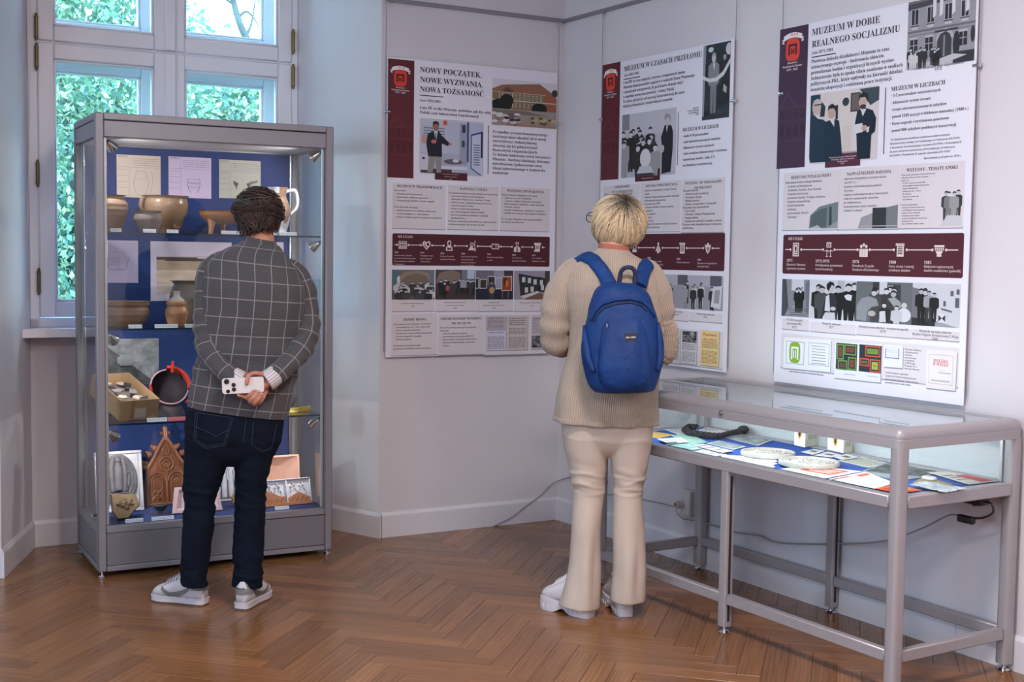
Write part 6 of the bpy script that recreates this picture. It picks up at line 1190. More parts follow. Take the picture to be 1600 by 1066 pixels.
p.q([(.62, .56), (.84, .62), (.84, .66), (.62, .60)], (90, 92, 98)); p.r(.56, .70, .72, .90, (206, 208, 214)); p.q([(.57, .72), (.64, .8), (.57, .88)], (50, 50, 56)); p.q([(.71, .72), (.64, .8), (.71, .88)], (50, 50, 56)); p.done()
cards(P, [((1222.5, 497), (1263.5, 517)), ((1266, 503), (1336.5, 523)), ((1338.5, 509), (1424, 529)), ((1426, 514), (1499, 534))])
m = MB()
for x, y, L in ((1241.5, 502, ['W XXX rocznicę', 'powstania PRL', '1972']), (1299, 508, ['Drogi do wolności', '1977']), (1379.5, 514.5, ['Dawniej nasza młodość - wystawa fotografii', '1979']), (1461, 520.5, ['Otwarcie wystawy zbiorów', 'Rzeźba Węglem Konkursowej 1 Maja', '1980'])): P.block(m, L, (x, y), (x, y+5.6*(len(L)-1)), None, .0135, TXT2, 4, 'c')
P.emit(m, 'photo_captions')
cards(P, [((1221, 521), (1497, 606))])
def booklet(name, corners, col, l=3):
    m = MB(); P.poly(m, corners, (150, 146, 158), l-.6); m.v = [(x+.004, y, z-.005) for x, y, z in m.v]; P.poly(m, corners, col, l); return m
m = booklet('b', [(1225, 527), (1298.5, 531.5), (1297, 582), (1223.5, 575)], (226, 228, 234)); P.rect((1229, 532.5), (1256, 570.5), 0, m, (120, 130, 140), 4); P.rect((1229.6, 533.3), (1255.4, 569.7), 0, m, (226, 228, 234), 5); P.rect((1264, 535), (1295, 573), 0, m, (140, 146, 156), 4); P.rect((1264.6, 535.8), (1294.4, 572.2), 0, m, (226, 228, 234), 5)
cx, cz = P.P(1242, 551); r = .040; GN = (132, 170, 52)
P.poly(m, [(cx+r*.82*(abs(cos(t))**.55)*np.sign(cos(t)), cz+r*1.12*(abs(sin(t))**.6)*np.sign(sin(t))) for t in np.linspace(0, 2*pi, 33)[:-1]], GN, 6, True)
for a, b, c, d in ((-.55, -.75, -.33, .62), (.33, -.75, .55, .62), (-.33, .40, .33, .62), (-.22, -.6, -.08, .25), (.08, -.6, .22, .25)): P.poly(m, [(cx+r*a, cz+r*b), (cx+r*c, cz+r*b), (cx+r*c, cz+r*d), (cx+r*a, cz+r*d)], (226, 228, 234), 7, True)
for k in range(7): P.rect((1268, 541+k*4.5), (1290, 542+k*4.5), 0, m, (150, 156, 166), 6)
P.emit(m, 'printed_booklet')
m = booklet('b', [(1305.5, 534), (1377.5, 538.5), (1375.5, 598), (1303, 590.5)], (222, 222, 234)); 
def ornate(x0, y0, x1, y1, bg, boxes):
    P.rect((x0, y0), (x1, y1), 0, m, bg, 4)
    for (u0, v0, u1, v1, c, c2) in boxes:
        f = lambda u, v: (x0+(x1-x0)*u, y0+(y1-y0)*v)
        P.rect(f(u0, v0), f(u1, v1), 0, m, c, 5); P.rect(f(u0+.05, v0+.05), f(u1-.05, v1-.05), 0, m, bg, 6); P.rect(f(u0+.09, v0+.10), f(u1-.09, v1-.10), 0, m, c2, 7); P.rect(f(u0+.15, (v0+v1)/2-.015), f(u1-.15, (v0+v1)/2+.015), 0, m, bg, 8)
LG, RD, DKN = (106, 144, 70), (196, 80, 52), (40, 46, 56)
ornate(1307, 535.5, 1338.5, 580, DKN, [(.04, .04, .36, .60, LG, (120, 70, 58)), (.40, .06, .98, .46, LG, (120, 66, 56)), (.08, .60, .52, .98, LG, (104, 70, 60)), (.58, .50, .97, .98, LG, (120, 66, 56))]); ornate(1343, 538, 1376, 584, DKN, [(.28, .04, .98, .46, RD, (110, 140, 66)), (.02, .46, .46, .76, RD, (96, 120, 60)), (.5, .5, .96, .98, RD, (150, 170, 76))])
for x in (1309, 1345):
    for k in range(3): P.rect((x, 583+k*2+(x-1309)*.09), (x+7, 583.8+k*2+(x-1309)*.09), 0, m, (130, 136, 200), 5)
    P.rect((x+10, 585+(x-1309)*.09), (x+28, 585.8+(x-1309)*.09), 0, m, (170, 174, 210), 5)
P.emit(m, 'printed_bookplates')
m = booklet('b', [(1382, 538.5), (1411, 541), (1410, 575.5), (1380, 573)], (220, 220, 234)); 
P.rect((1384, 543), (1405, 545), 0, m, (96, 100, 186), 5); P.rect((1384, 558), (1405, 561.5), 0, m, (110, 114, 190), 5); [P.rect((1386+k, 547+3*k), (1402-k*.5, 548+3*k), 0, m, (130, 134, 200), 5) for k in range(4)]; P.rect((1383.5, 545), (1384.3, 560), 0, m, (110, 114, 190), 5); P.rect((1404, 545), (1404.8, 560), 0, m, (110, 114, 190), 5); P.emit(m, 'printed_stamp')
m = MB(); P.block(m, ['Prywatne ekslibrisy', 'wykonane przez', 'artystów,', 'prezentowane', 'na wystawie', 'w 1979 roku,', 'W latach 70. w', 'zbiorach Muzeum,'], (1414, 547), (1413.5, 577), 1440, col=TXT2); P.block(m, ['wysoko cenione, naprawdę', 'i ponad stu autorów zarejestrowano', 'przy wystawie zbiorów i dzieł artystów', 'powstałych przez wieki sztuki.'], (1383.5, 583), (1383, 598.5), 1435, col=TXT2); P.text(m, 'Zaproszenie na wystawę ze zbiorów Muzeum', (1233, 581.5), (1287, 587), TXT2); P.emit(m, 'printed_text')
m = booklet('b', [(1448, 546.5), (1495.5, 549.5), (1492.5, 611), (1446, 606)], (222, 216, 216)); P.rect((1452, 553), (1488, 603), 0, m, (186, 180, 184), 4); P.rect((1452.6, 554), (1487.4, 602), 0, m, (222, 216, 216), 5)
P.text(m, 'RZEŹBA', (1458.5, 566.5), (1481.5, 567), (190, 66, 56), 6); P.text(m, 'W WĘGLU', (1457.5, 571.5), (1482.5, 572.5), (190, 66, 56), 6); P.rect((1466, 579), (1478, 580), 0, m, (150, 146, 150), 6); P.rect((1466, 583), (1486, 584), 0, m, (150, 146, 150), 6); P.rect((1455, 595), (1484, 596), 0, m, (176, 172, 176), 6); P.emit(m, 'printed_catalogue_cover')
# ------------------------------------------------------------------ steel wires with clips
wire_m = pmat('steel_wire', (120, 116, 122), .4, .7, bump=(90, .02, .001))
def wire(fr, x, clips, z0, lab):
    t = thing('hanging_wire', lab, 'wire', fr, (x, -.018, z0)); MB().cyl((0, 0, 0), (0, 0, 2.716-z0), .0014, 6).build('cable', wire_m, t)
    m = MB(); m.cyl((0, .004, 2.708-z0), (0, -.006, 2.708-z0), .007, 10); m.cyl((0, 0, 2.69-z0), (0, 0, 2.712-z0), .004, 8); m.build('rail_hook', chrome, t, 40)
    for z, s_ in clips:
        m = MB(); m.cyl((0, -.002, z-z0), (s_*.022, -.002, z-z0), .0065, 12); m.cyl((-s_*.008, -.002, z-z0), (s_*.004, -.002, z-z0), .009, 12); m.build('panel_clip', chrome, t, 40)
wire(FA, -1.058, [(2.17, 1)], .96, 'steel wire at the window side of the NOWY POCZĄTEK panel'); wire(FA, -.043, [(2.17, -1)], .96, 'steel wire at the corner side of the NOWY POCZĄTEK panel')
wire(RW, .384, [(2.165, 1)], .96, 'steel wire at the corner side of the MUZEUM W CZASACH PRZEŁOMU panel'); wire(RW, 1.410, [(2.165, -1)], .96, 'steel wire at the far side of the MUZEUM W CZASACH PRZEŁOMU panel')
wire(RW, 1.708, [(2.165, 1)], .96, 'steel wire at the left side of the REALNEGO SOCJALIZMU panel'); wire(RW, 2.725, [(2.165, -1)], .96, 'steel wire at the right side of the REALNEGO SOCJALIZMU panel')
# ================================================================== people
MN = Fr((-1.181, 5.136), 12.95)
WN = Fr((.348, 5.080), -3.92)
def fabric(name, build):
    m = bpy.data.materials.new(name); m.use_nodes = True; n = m.node_tree.nodes; l = m.node_tree.links; b = n['Principled BSDF']
    a = n.new('ShaderNodeAttribute'); a.attribute_name = 'fab'; sx = n.new('ShaderNodeSeparateXYZ'); l.new(a.outputs['Vector'], sx.inputs[0]); build(n, l, b, a, sx); return m
def mth(n, l, op, a, b=None, c=None):
    k = n.new('ShaderNodeMath'); k.operation = op
    for i, v in enumerate((a, b, c)):
        if v is None: continue
        if hasattr(v, 'links'): l.new(v, k.inputs[i])
        else: k.inputs[i].default_value = v
    return k.outputs[0]
def mixc(n, l, f, a, b):
    k = n.new('ShaderNodeMix'); k.data_type = 'RGBA'
    for s_, v in (('Factor', f), ('A', a), ('B', b)):
        if hasattr(v, 'links'): l.new(v, k.inputs[s_])
        else: k.inputs[s_].default_value = v
    return k.outputs['Result']
def b_plaid(n, l, b, a, sx):
    def line(o, d, w, ph):
        t = mth(n, l, 'FRACT', mth(n, l, 'MULTIPLY_ADD', o, 1/d, ph)); t = mth(n, l, 'ABSOLUTE', mth(n, l, 'SUBTRACT', t, .5)); return mth(n, l, 'LESS_THAN', t, w/d/2)
    li = mth(n, l, 'MAXIMUM', line(sx.outputs[0], .066, .0036, .5), line(sx.outputs[1], .073, .0036, .1))
    t = n.new('ShaderNodeTexNoise'); t.inputs['Scale'].default_value = 1; t.inputs['Detail'].default_value = 4; mp = n.new('ShaderNodeMapping'); mp.inputs['Scale'].default_value = (520, 240, 100); l.new(a.outputs['Vector'], mp.inputs[0]); l.new(mp.outputs[0], t.inputs['Vector'])
    r = n.new('ShaderNodeValToRGB'); e = r.color_ramp.elements; e[0].position = .3; e[0].color = lin((56, 54, 57)); e[1].position = .72; e[1].color = lin((94, 91, 93)); l.new(t.outputs['Fac'], r.inputs[0])
    l.new(mixc(n, l, mth(n, l, 'MULTIPLY', mth(n, l, 'MULTIPLY', li, mth(n, l, 'MULTIPLY_ADD', t.outputs['Fac'], .9, .25)), .60), r.outputs[0], lin((186, 178, 174))), b.inputs['Base Color']); b.inputs['Roughness'].default_value = .92; b.inputs['Specular IOR Level'].default_value = .15; b.inputs['Sheen Weight'].default_value = .15
    bp = n.new('ShaderNodeBump'); bp.inputs['Strength'].default_value = .25; bp.inputs['Distance'].default_value = .001; l.new(t.outputs['Fac'], bp.inputs['Height']); l.new(bp.outputs[0], b.inputs['Normal'])
plaid = fabric('windowpane_tweed', b_plaid)
def b_knit(n, l, b, a, sx):
    s1 = mth(n, l, 'SINE', mth(n, l, 'MULTIPLY', sx.outputs[0], 2*pi/.0085)); s2 = mth(n, l, 'SINE', mth(n, l, 'MULTIPLY', sx.outputs[1], 2*pi/.006))
    h = mth(n, l, 'MULTIPLY_ADD', s2, .25, s1)
    t = n.new('ShaderNodeTexNoise'); t.inputs['Scale'].default_value = 14; l.new(a.outputs['Vector'], t.inputs['Vector'])
    f = mth(n, l, 'MULTIPLY_ADD', h, .22, mth(n, l, 'MULTIPLY_ADD', t.outputs['Fac'], .4, .3))
    l.new(mixc(n, l, f, lin((140, 124, 112)), lin((194, 176, 160))), b.inputs['Base Color']); b.inputs['Roughness'].default_value = .95; b.inputs['Specular IOR Level'].default_value = .1; b.inputs['Sheen Weight'].default_value = .25
    bp = n.new('ShaderNodeBump'); bp.inputs['Strength'].default_value = .55; bp.inputs['Distance'].default_value = .002; l.new(h, bp.inputs['Height']); l.new(bp.outputs[0], b.inputs['Normal'])
knit = fabric('ribbed_knit', b_knit)
def b_shirt(n, l, b, a, sx):
    t = mth(n, l, 'FRACT', mth(n, l, 'MULTIPLY', sx.outputs[0], 1/.012)); li = mth(n, l, 'LESS_THAN', t, .16)
    l.new(mixc(n, l, li, lin((206, 198, 198)), lin((90, 86, 100))), b.inputs['Base Color']); b.inputs['Roughness'].default_value = .8
shirt = fabric('striped_shirt', b_shirt)
denim = pmat('dark_denim', (15, 24, 40), .9, bump=(600, .3, .001), var=(7, (10, 16, 28)), spec=.15)
denim_l = pmat('denim_stitch', (52, 64, 86), .9, bump=(400, .3, .001))
cream_m = pmat('cream_trousers', (200, 186, 174), .9, bump=(500, .2, .001), var=(6, (190, 174, 162)), spec=.15)
skin_m = pmat('skin', (196, 136, 112), .5, bump=(180, .1, .001), var=(30, (178, 112, 92)))
nail_m = pmat('nail', (206, 158, 142), .3, bump=(40, .02, .001))
def cr(P, k):       # Catmull-Rom rows
    return smooth_path(P, k)
def wr(p, amp, f=(7, 7, 12), sd=0.):
    return amp*(noise.noise((p[0]*f[0]+sd, p[1]*f[1], p[2]*f[2]))+.45*noise.noise((p[0]*f[0]*2.3+sd, p[1]*f[1]*2.3+5, p[2]*f[2]*2.3)))
def rowrings(F, rows, k=6, n=56, p=2.3, wrinkle=None):
    """closed loft through photograph rows (xL, yL, xR, yR, centre depth, half depth); returns rings and fabric coordinates"""
    A = []
    for xl, yl, xr, yr, yc, ry in rows:
        L = F.hit(xl, yl, 1, yc); Rr = F.hit(xr, yr, 1, yc); A.append(np.r_[(L+Rr)/2, (Rr-L)/2, ry])
    A = cr(A, k); R = []; AT = []; v = 0; prev = None
    for a in A:
        c, u, ry = a[:3], a[3:6], a[6]; ring = []
        if prev is not None: v += np.linalg.norm(c-prev)
        prev = c
        for j in range(n):
            t = -pi/2+2*pi*j/n; ct, s_ = cos(t), sin(t); ex = 2/p; x = np.sign(ct)*abs(ct)**ex; y = np.sign(s_)*abs(s_)**ex; q = c+u*x+np.array([0, ry*y, 0])
            if wrinkle:
                d = q-c; d = d/(np.linalg.norm(d)+1e-9); q = q+d*wrinkle(q)
            ring.append(q)
        R.append(ring); s0 = [0.]
        for j in range(1, n//2+1): s0.append(s0[-1]+float(np.linalg.norm(np.array(ring[j])-ring[j-1])))
        arc = [s0[j] if j <= n//2 else -s0[n-j] for j in range(n)]; AT += [(x, v, 0) for x in arc]
    return R, AT
def limbrings(F, path, k=7, n=28, wrinkle=None, u0=0., flat=1.0):
    """limb through photograph points (x, y, depth, radius in metres)"""
    A = cr([np.r_[F.hit(x, y, 1, d), r] for x, y, d, r in path], k); R = []; AT = []; v = 0; up = None; m = len(A)
    for i in range(m):
        c, r = A[i, :3], A[i, 3]; t = A[min(i+1, m-1), :3]-A[max(i-1, 0), :3]; t = t/(np.linalg.norm(t)+1e-9)
        if up is None: up = np.array([0, -1., 0])
        a = up-t*np.dot(up, t); a = a/(np.linalg.norm(a)+1e-9); up = a; b = np.cross(t, a)
        if i: v += float(np.linalg.norm(c-A[i-1, :3]))
        ring = []
        for j in range(n):
            th = 2*pi*j/n; d = a*cos(th)*flat+b*sin(th); q = c+d*r
            if wrinkle: q = q+d*wrinkle(q, v)
            ring.append(q); s_ = th if th <= pi else th-2*pi; AT.append((u0+s_*r, v, 0))
        R.append(ring)
    return R, AT
def addrings(mb, RA, mi=0): mb.rings([[tuple(q) for q in r] for r in RA[0]], mi, None, at=RA[1]); return mb
def union(mb, name, voxel, mat, parent, sm=4, extra=None):
    o = mb.build(name+'_src', mat); m = o.modifiers.new('r', 'REMESH'); m.mode = 'VOXEL'; m.voxel_size = voxel; m.use_smooth_shade = True
    if sm: k = o.modifiers.new('s', 'SMOOTH'); k.iterations = sm; k.factor = .5
    bpy.context.view_layer.update(); me = bpy.data.meshes.new_from_object(o.evaluated_get(bpy.context.evaluated_depsgraph_get()))
    old = o.data; bpy.data.objects.remove(o); bpy.data.meshes.remove(old); me.name = name
    if extra:
        co = np.zeros(len(me.vertices)*3, np.float32); me.vertices.foreach_get('co', co); co = co.reshape(-1, 3); no = np.zeros(len(me.vertices)*3, np.float32); me.vertices.foreach_get('normal', no); no = no.reshape(-1, 3)
        d = np.array([extra(c) for c in co]); co = co+no*d[:, None]; me.vertices.foreach_set('co', co.ravel())
    me.shade_smooth(); me.update(); q = bpy.data.objects.new(name, me); COL.objects.link(q); q.parent = parent; return q
def head_shells(mb, c, yaw, pitch, s=1.0, roll=0.):
    """skull with brow, nose, mouth, chin and ears; faces +y of its own frame"""
    M = T(*c) @ Rz(yaw) @ Rx(pitch) @ Ry(roll); N = 28; R = []
    for i in range(N+1):
        t = pi*i/N; z = -cos(t); rr = max(sin(t), .002); ring = []
        for j in range(40):
            a = 2*pi*j/40; x, y = rr*cos(a), rr*sin(a); X, Y, Z = .073*x, .094*y, .112*z
            if z < .1: f = 1-.30*min(1, (.1-z))**1.6; X *= f; Y *= (1-.16*min(1, .1-z)) if y < 0 else 1-.06*min(1, .1-z)
            if y > .3:
                g1 = np.exp(-((x/.16)**2+((z+.12)/.20)**2)); Y += .020*g1*max(0, y)            # nose
                for sx in (-1, 1): Y -= .010*np.exp(-(((x-sx*.38)/.17)**2+((z-.06)/.11)**2))      # eye sockets
                Y += .005*np.exp(-((z-.26)/.10)**2)*max(0, y); Y += .006*np.exp(-((x/.28)**2+((z+.48)/.07)**2)); Y -= .003*np.exp(-((x/.3)**2+((z+.54)/.03)**2)); Y += .009*np.exp(-((x/.25)**2+((z+.86)/.14)**2))
            ring.append(tuple(M @ Vector((X*s, Y*s, Z*s))))
        R.append(ring)
    mb.rings(R)
    mb.tube([tuple(M @ Vector((0, y*s, z*s))) for y, z in ((.088, .012), (.102, -.008), (.110, -.024), (.098, -.032))], [.007*s, .009*s, .012*s, .008*s], 10)
    for sx in (-1, 1):
        E = M @ T(sx*.079*s, -.006*s, -.010*s) @ Rz(sx*.35) @ Rx(.15); R = []
        for i in range(9):
            t = pi*i/8; R.append([tuple(E @ Vector((sx*.004+.0075*s*max(sin(t), .02)*cos(2*pi*j/12), .019*s*max(sin(t), .02)*sin(2*pi*j/12), -.032*s*cos(t)))) for j in range(12)])
        mb.rings(R)
    return M
def finger(mb, F, pts, r0=.0088, r1=.0072):
    P = [F.hit(x, y, 1, d) for x, y, d in pts]; P = smooth_path(P, 4); mb.tube([tuple(p) for p in P], list(np.linspace(r0, r1, len(P)-1))+[r1*.55], 10)
    mb.ball(tuple(P[-1]), r1*.95, 10); mb.ball(tuple(P[0]), r0, 10)
def strands(name, parent, C, rad, pole, start, length, N, width, colf, keep, seed=1, lift=(.0, .012), wob=.25, seg=6, drop=0.0):
    """hair locks that flow over an ellipsoid away from the crown"""
    r_ = random.Random(seed); C = Vector(C); pole = Vector(pole).normalized(); q = pole.to_track_quat('Z', 'Y').to_matrix(); mb = MB()
    for k in range(N):
        ph = r_.random()*2*pi; t0 = start(r_); L = length(r_, ph, t0); w = width*r_.uniform(.6, 1.3); off = r_.uniform(*lift); cb = r_.uniform(-1, 1); tw = r_.gauss(0, wob); pts = []
        for i in range(seg+1):
            u = i/seg; t = t0+L*u; a = ph+tw*u*(.4+.6*u)+.06*sin(6*u+k); d = q @ Vector((sin(t)*cos(a), sin(t)*sin(a), cos(t)))
            if not keep(d, t): break
            p = Vector((d.x*rad[0], d.y*rad[1], d.z*rad[2])); n = Vector((d.x/rad[0], d.y/rad[1], d.z/rad[2])).normalized(); s_ = off*(1-.3*u)+.004*sin(pi*u)
            P = C+p+n*s_; P.z -= drop*u*u; pts.append((P, n, d))
        if len(pts) < 3: continue
        R = []; m = len(pts)
        for i, (P, n, d) in enumerate(pts):
            tg = (pts[min(i+1, m-1)][0]-pts[max(i-1, 0)][0]).normalized(); sd = n.cross(tg).normalized(); ww = w*(1 if i < m-1 else .25)*(.75+.25*sin(pi*i/m)); R.append([tuple(P-sd*ww), tuple(P+n*w*.5), tuple(P+sd*ww)])
        V = [p for r in R for p in r]; F = []; 
        for i in range(m-1):
            for j in (0, 1): F.append((i*3+j, i*3+j+1, i*3+j+4, i*3+j+3))
        for f in F: mb.add([V[x] for x in f], [(0, 1, 2, 3)], 0, colf(f[0]//3/m, cb, r_))
    return mb.build(name, hair_m, parent, 180, kind='stuff')
hair_m = print_mat('hair', .42, .35)
def capshell(mb, C, rad, keepz, n=36):
    R = []
    for i in range(19):
        t = pi*i/18; R.append([(C[0]+rad[0]*max(sin(t), .003)*cos(2*pi*j/n), C[1]+rad[1]*max(sin(t), .003)*sin(2*pi*j/n), max(C[2]+rad[2]*cos(t), keepz(2*pi*j/n))) for j in range(n)])
    mb.rings(R[::-1])
sockm = pmat('black_sock', (20, 22, 30), .9, bump=(200, .2, .001))
def shoe(parent, heel, toe, F, upm, solem, botm, L=None, sole=.028, arch=0., swoosh=None, tab=None, lace=None, hs=1.0):
    a, b = F.hit(*heel, 2, 0), F.hit(*toe, 2, 0); d = (b-a)[:2]; L = L or float(np.hypot(*d)); M = T(a[0], a[1], 0) @ Rz(atan2(d[1], d[0])) @ T(.01, 0, 0)
    ts = [0, .03, .10, .22, .36, .50, .64, .78, .90, .97, 1.0]; W = [.020, .031, .038, .039, .037, .039, .046, .050, .045, .031, .012]; Hh = [.060, .088, .098, .088, .086, .096, .082, .066, .056, .046, .034]
    W = [w*L/.29 for w in W]; Hh = [sole+(h-.028)*hs for h in Hh]
    def wt(t): return float(np.interp(t, ts, W))
    def ht(t): return float(np.interp(t, ts, Hh))
    A = cr([np.array([t*L, w, h]) for t, w, h in zip(ts, W, Hh)], 3); R = []
    def prof(w, h, n=22):
        P = []
        for j in range(n):
            th = 2*pi*j/n; cx, sz = cos(th), sin(th); P.append((w*np.sign(cx)*abs(cx)**.62*(1 if sz < 0 else 1-.45*sz**1.5), sole-.004+(h-sole+.004)*(.5+.5*np.sign(sz)*abs(sz)**.75)))
        return P
    for x, w, h in A: R.append([tuple(M @ Vector((x, y, z))) for y, z in prof(max(w, .006), h)])
    up = MB(); up.rings(R); o = up.build('shoe', upm, parent, 180)
    so = MB(); ol = [(x*1.0+(-.004 if x < .02 else .004 if x > L-.02 else 0), w+.0035) for x, w, h in A]; P = [(x, y) for x, y in ol]+[(x, -y) for x, y in ol[::-1]]
    if arch:
        R = []
        for x, y in ol:
            u = x/L; lo = arch*np.exp(-((u-.50)/.10)**2) if u > .0 else 0; lo += .012*max(0, (u-.88)/.12)**2; tp = sole+.006*np.sin(u*9); R.append([tuple(M @ Vector(q)) for q in ((x, -y, tp), (x, -y*1.03, (lo+tp)/2), (x, -y, lo), (x, y, lo), (x, y*1.03, (lo+tp)/2), (x, y, tp))])
        so.rings(R)
        for k in range(9): 
            u = .06+.1*k; x = u*L; 
            for sg in (-1, 1): so.tube([tuple(M @ Vector((x, sg*(wt(u)+.005), .012+(arch*.8 if abs(u-.5) < .1 else 0)))), tuple(M @ Vector((x+.004, sg*(wt(u)+.006), .028+(arch*.5 if abs(u-.5) < .1 else 0))))], .003, 5)
        so.build('sole', solem, o, 40)
    else:
        so.prism(P, .007, sole, M=M); so.build('sole', solem, o, 40); bo = MB(); bo.prism([(x, y*.985) for x, y in P], 0, .0075, M=M); bo.build('outsole', botm, o, 40)
        rim = MB(); 
        for sg in (-1, 1): rim.tube([tuple(M @ Vector((x, sg*(y+.0005), sole-.002))) for x, y in ol], .0016, 5)
        rim.build('sole_seam', solem, o)
    def S(t, z, sg):
        w = max(wt(t), .006); h = ht(t); s_ = np.clip((z-sole+.004)/(h-sole+.004), .02, .98)*2-1; sz = np.sign(s_)*abs(s_)**(1/.75); cx = sqrt(max(0, 1-sz*sz)); y = w*cx**.62*(1 if sz < 0 else 1-.45*sz**1.5); return tuple(M @ Vector((t*L, sg*(y+.0048), z)))
    if swoosh:
        for sg in (-1, 1):
            m = MB(); c = []; 
            for i in range(15):
                u = i/14; t = .20+.56*u; mid_ = .078-.040*sin(min(u*1.15, 1)*pi*.62)+(.026*max(0, (u-.72)/.28)**1.4); hw = .003+.0125*u*(1.25-u)*1.9 if u < .93 else .007; q_ = ht(t)*.93; c.append([S(t, min(mid_-hw, q_-.004), sg), S(t, min(mid_, q_-.002), sg), S(t, min(mid_+hw, q_), sg)])
            m.rings(c, close=False, cap=False); m.build('side_emblem', swoosh, o, 180)
    if tab:
        m = MB(); R = []
        for z in (.066, .085, .103, .118): R.append([S(t, min(z, ht(t)-.001), sg) for t, sg in ((.20, -1), (.12, -1), (.06, -1), (.02, -1))]+[tuple(M @ Vector((-.0065, y, min(z, ht(.02)-.002)))) for y in (-.017, -.006, .006, .017)]+[S(t, min(z, ht(t)-.001), sg) for t, sg in ((.02, 1), (.06, 1), (.12, 1), (.20, 1))])
        m.rings(R, close=False, cap=False); m.build('heel_tab', tab, o, 180)
    if lace:
        m = MB()
        for k in range(5): t = .50+.05*k; m.tube([S(t, ht(t)*.86, -1), tuple(M @ Vector((t*L+.006, 0, ht(t)+.003))), S(t, ht(t)*.86, 1)], .0028, 6)
        m.tube(smooth_path([tuple(M @ Vector(p)) for p in ((.46*L, .01, ht(.46)+.004), (.44*L, .03, ht(.46)+.018), (.40*L, .035, ht(.46)+.006))], 5), .0022, 6); m.build('laces', lace, o, 180)
    k = MB(); q0 = M @ Vector((.27*L, 0, .055)); k.tube([tuple(q0), (q0.x, q0.y, .12), (q0.x, q0.y, .17)], [.028, .030, .034], 18); k.build('sock', sockm, o, 180)
    return M, L
def ribbon(pts, nrm, w, th):
    """flat strap: path points, a face normal each, width and thickness"""
    R = []; m = len(pts); P = [Vector(p) for p in pts]
    for i in range(m):
        t = (P[min(i+1, m-1)]-P[max(i-1, 0)]).normalized(); n = Vector(nrm[i]); n = (n-t*n.dot(t)).normalized(); s_ = t.cross(n); ww = w[i] if hasattr(w, '__len__') else w
        R.append([tuple(P[i]+s_*a+n*b) for a, b in ((-ww, -th*.3), (-ww*.9, th*.5), (-ww*.45, th), (ww*.45, th), (ww*.9, th*.5), (ww, -th*.3), (0, -th*.5))])
    return R
iris_m = pmat('brown_iris', (52, 38, 30), .15, bump=(20, .01, .001)); lip_m = pmat('lips', (176, 96, 90), .4, bump=(90, .1, .001)); hair_brow = pmat('brow_brown', (70, 52, 42), .6, bump=(200, .5, .001))
def face_bits(M, s, par):
    m = MB()
    for sx in (-1, 1): m.ball(M @ Vector((sx*.029*s, .0862*s, .006*s)), .0062*s, 12, sc=(1, .75, 1))
    m.build('irises', iris_m, par, 180)
    m = MB()
    for z, h in ((-.0505, .22), (-.0585, .30)): m.ball(M @ Vector((0, .0815*s, z*s)), .021*s, 14, sc=(1, .42, h))
    m.build('lips', lip_m, par, 180)
    m = MB()
    for sx in (-1, 1): m.tube([tuple(M @ Vector((sx*x*s, y*s, z*s))) for x, y, z in ((.014, .093, .026), (.028, .090, .031), (.044, .078, .026))], [.003, .004, .002], 6)
    m.build('eyebrows', hair_brow, par, 180)
# ------------------------------------------------------------------ the man
man = thing('person', 'man in a grey windowpane blazer and dark jeans, holding a phone behind his back', 'person', MN)
JR = [(292, 634, 446, 654, 0, .128), (294, 615, 455, 632, 0, .132), (299, 590, 461, 604, 0, .132), (305, 560, 467, 568, 0, .128), (309, 520, 472, 527, -.005, .126), (313, 480, 476, 490, -.012, .128), (316, 448, 477, 460, -.014, .128), (320, 425, 473, 440, -.008, .122), (326, 409, 466, 425, .0, .112), (338, 396, 456, 410, .012, .098), (353, 387, 446, 399, .028, .084), (368, 381, 440, 390, .042, .072), (378, 376, 435, 384, .052, .064)]
def wj(q):
    d = wr(q, .0065, (5, 5, 9), 1.3)+.0035*noise.noise((q[0]*13+q[2]*8, q[1]*8, q[2]*13-q[0]*9)); z = q[2]
    if q[1] < 0: d += .006*np.exp(-((z-1.02)/.10)**2)*sin(z*60+6*q[0]); d -= .006*np.exp(-(((q[0]-.07)/.02)**2+((z-1.15)/.16)**2))
    return d
LA = [(352, 402, .02, .028), (338, 410, .016, .042), (325, 432, .006, .048), (321, 468, -.008, .046), (321, 505, -.030, .046), (322, 532, -.055, .048), (331, 556, -.085, .046), (346, 574, -.125, .042), (361, 587, -.150, .038), (372, 594, -.160, .036)]
RA_ = [(446, 414, .02, .028), (462, 426, .014, .042), (474, 450, .004, .048), (481, 484, -.010, .046), (482, 512, -.032, .047), (476, 534, -.058, .048), (461, 556, -.095, .046), (444, 574, -.135, .043), (430, 588, -.158, .040)]
def wsl(q, v): return wr(q, .0075, (9, 9, 18), 4.)+.0035*np.exp(-((v-.34)/.09)**2)*sin(v*120)
body = MB()
sh = [((xl*.86+xr*.14), yl, (xr*.86+xl*.14), yr, yc, ry*.78) for xl, yl, xr, yr, yc, ry in JR]; sh[-1] = (384, 378, 430, 385, .052, .052)
addrings(body, rowrings(MN, [(305, 690, 420, 692, .0, .09)]+sh, 4, 32))
addrings(body, limbrings(MN, [(x, y, d, r*.74) for x, y, d, r in LA], 5, 16)); addrings(body, limbrings(MN, [(x, y, d, r*.74) for x, y, d, r in RA_], 5, 16))
HC = MN.hit(403.5, 344, 1, .105)
MH = head_shells(body, HC, radians(14), radians(-12), 1.0); nk = [MN.hit(407, 385, 1, .052), MN.hit(406, 366, 1, .075), MN.hit(404, 345, 1, .100)]; body.tube([tuple(p) for p in nk], [.060, .056, .056], 20)
# legs inside the jeans and ankles into the shoes
for P in ([(322, 690, 0, .075), (315, 760, 0, .052), (308, 830, 0, .048), (304, 902, 0, .034)], [(398, 692, 0, .072), (393, 760, 0, .050), (390, 830, 0, .046), (386, 902, -.01, .034)]): addrings(body, limbrings(MN, P, 5, 16))
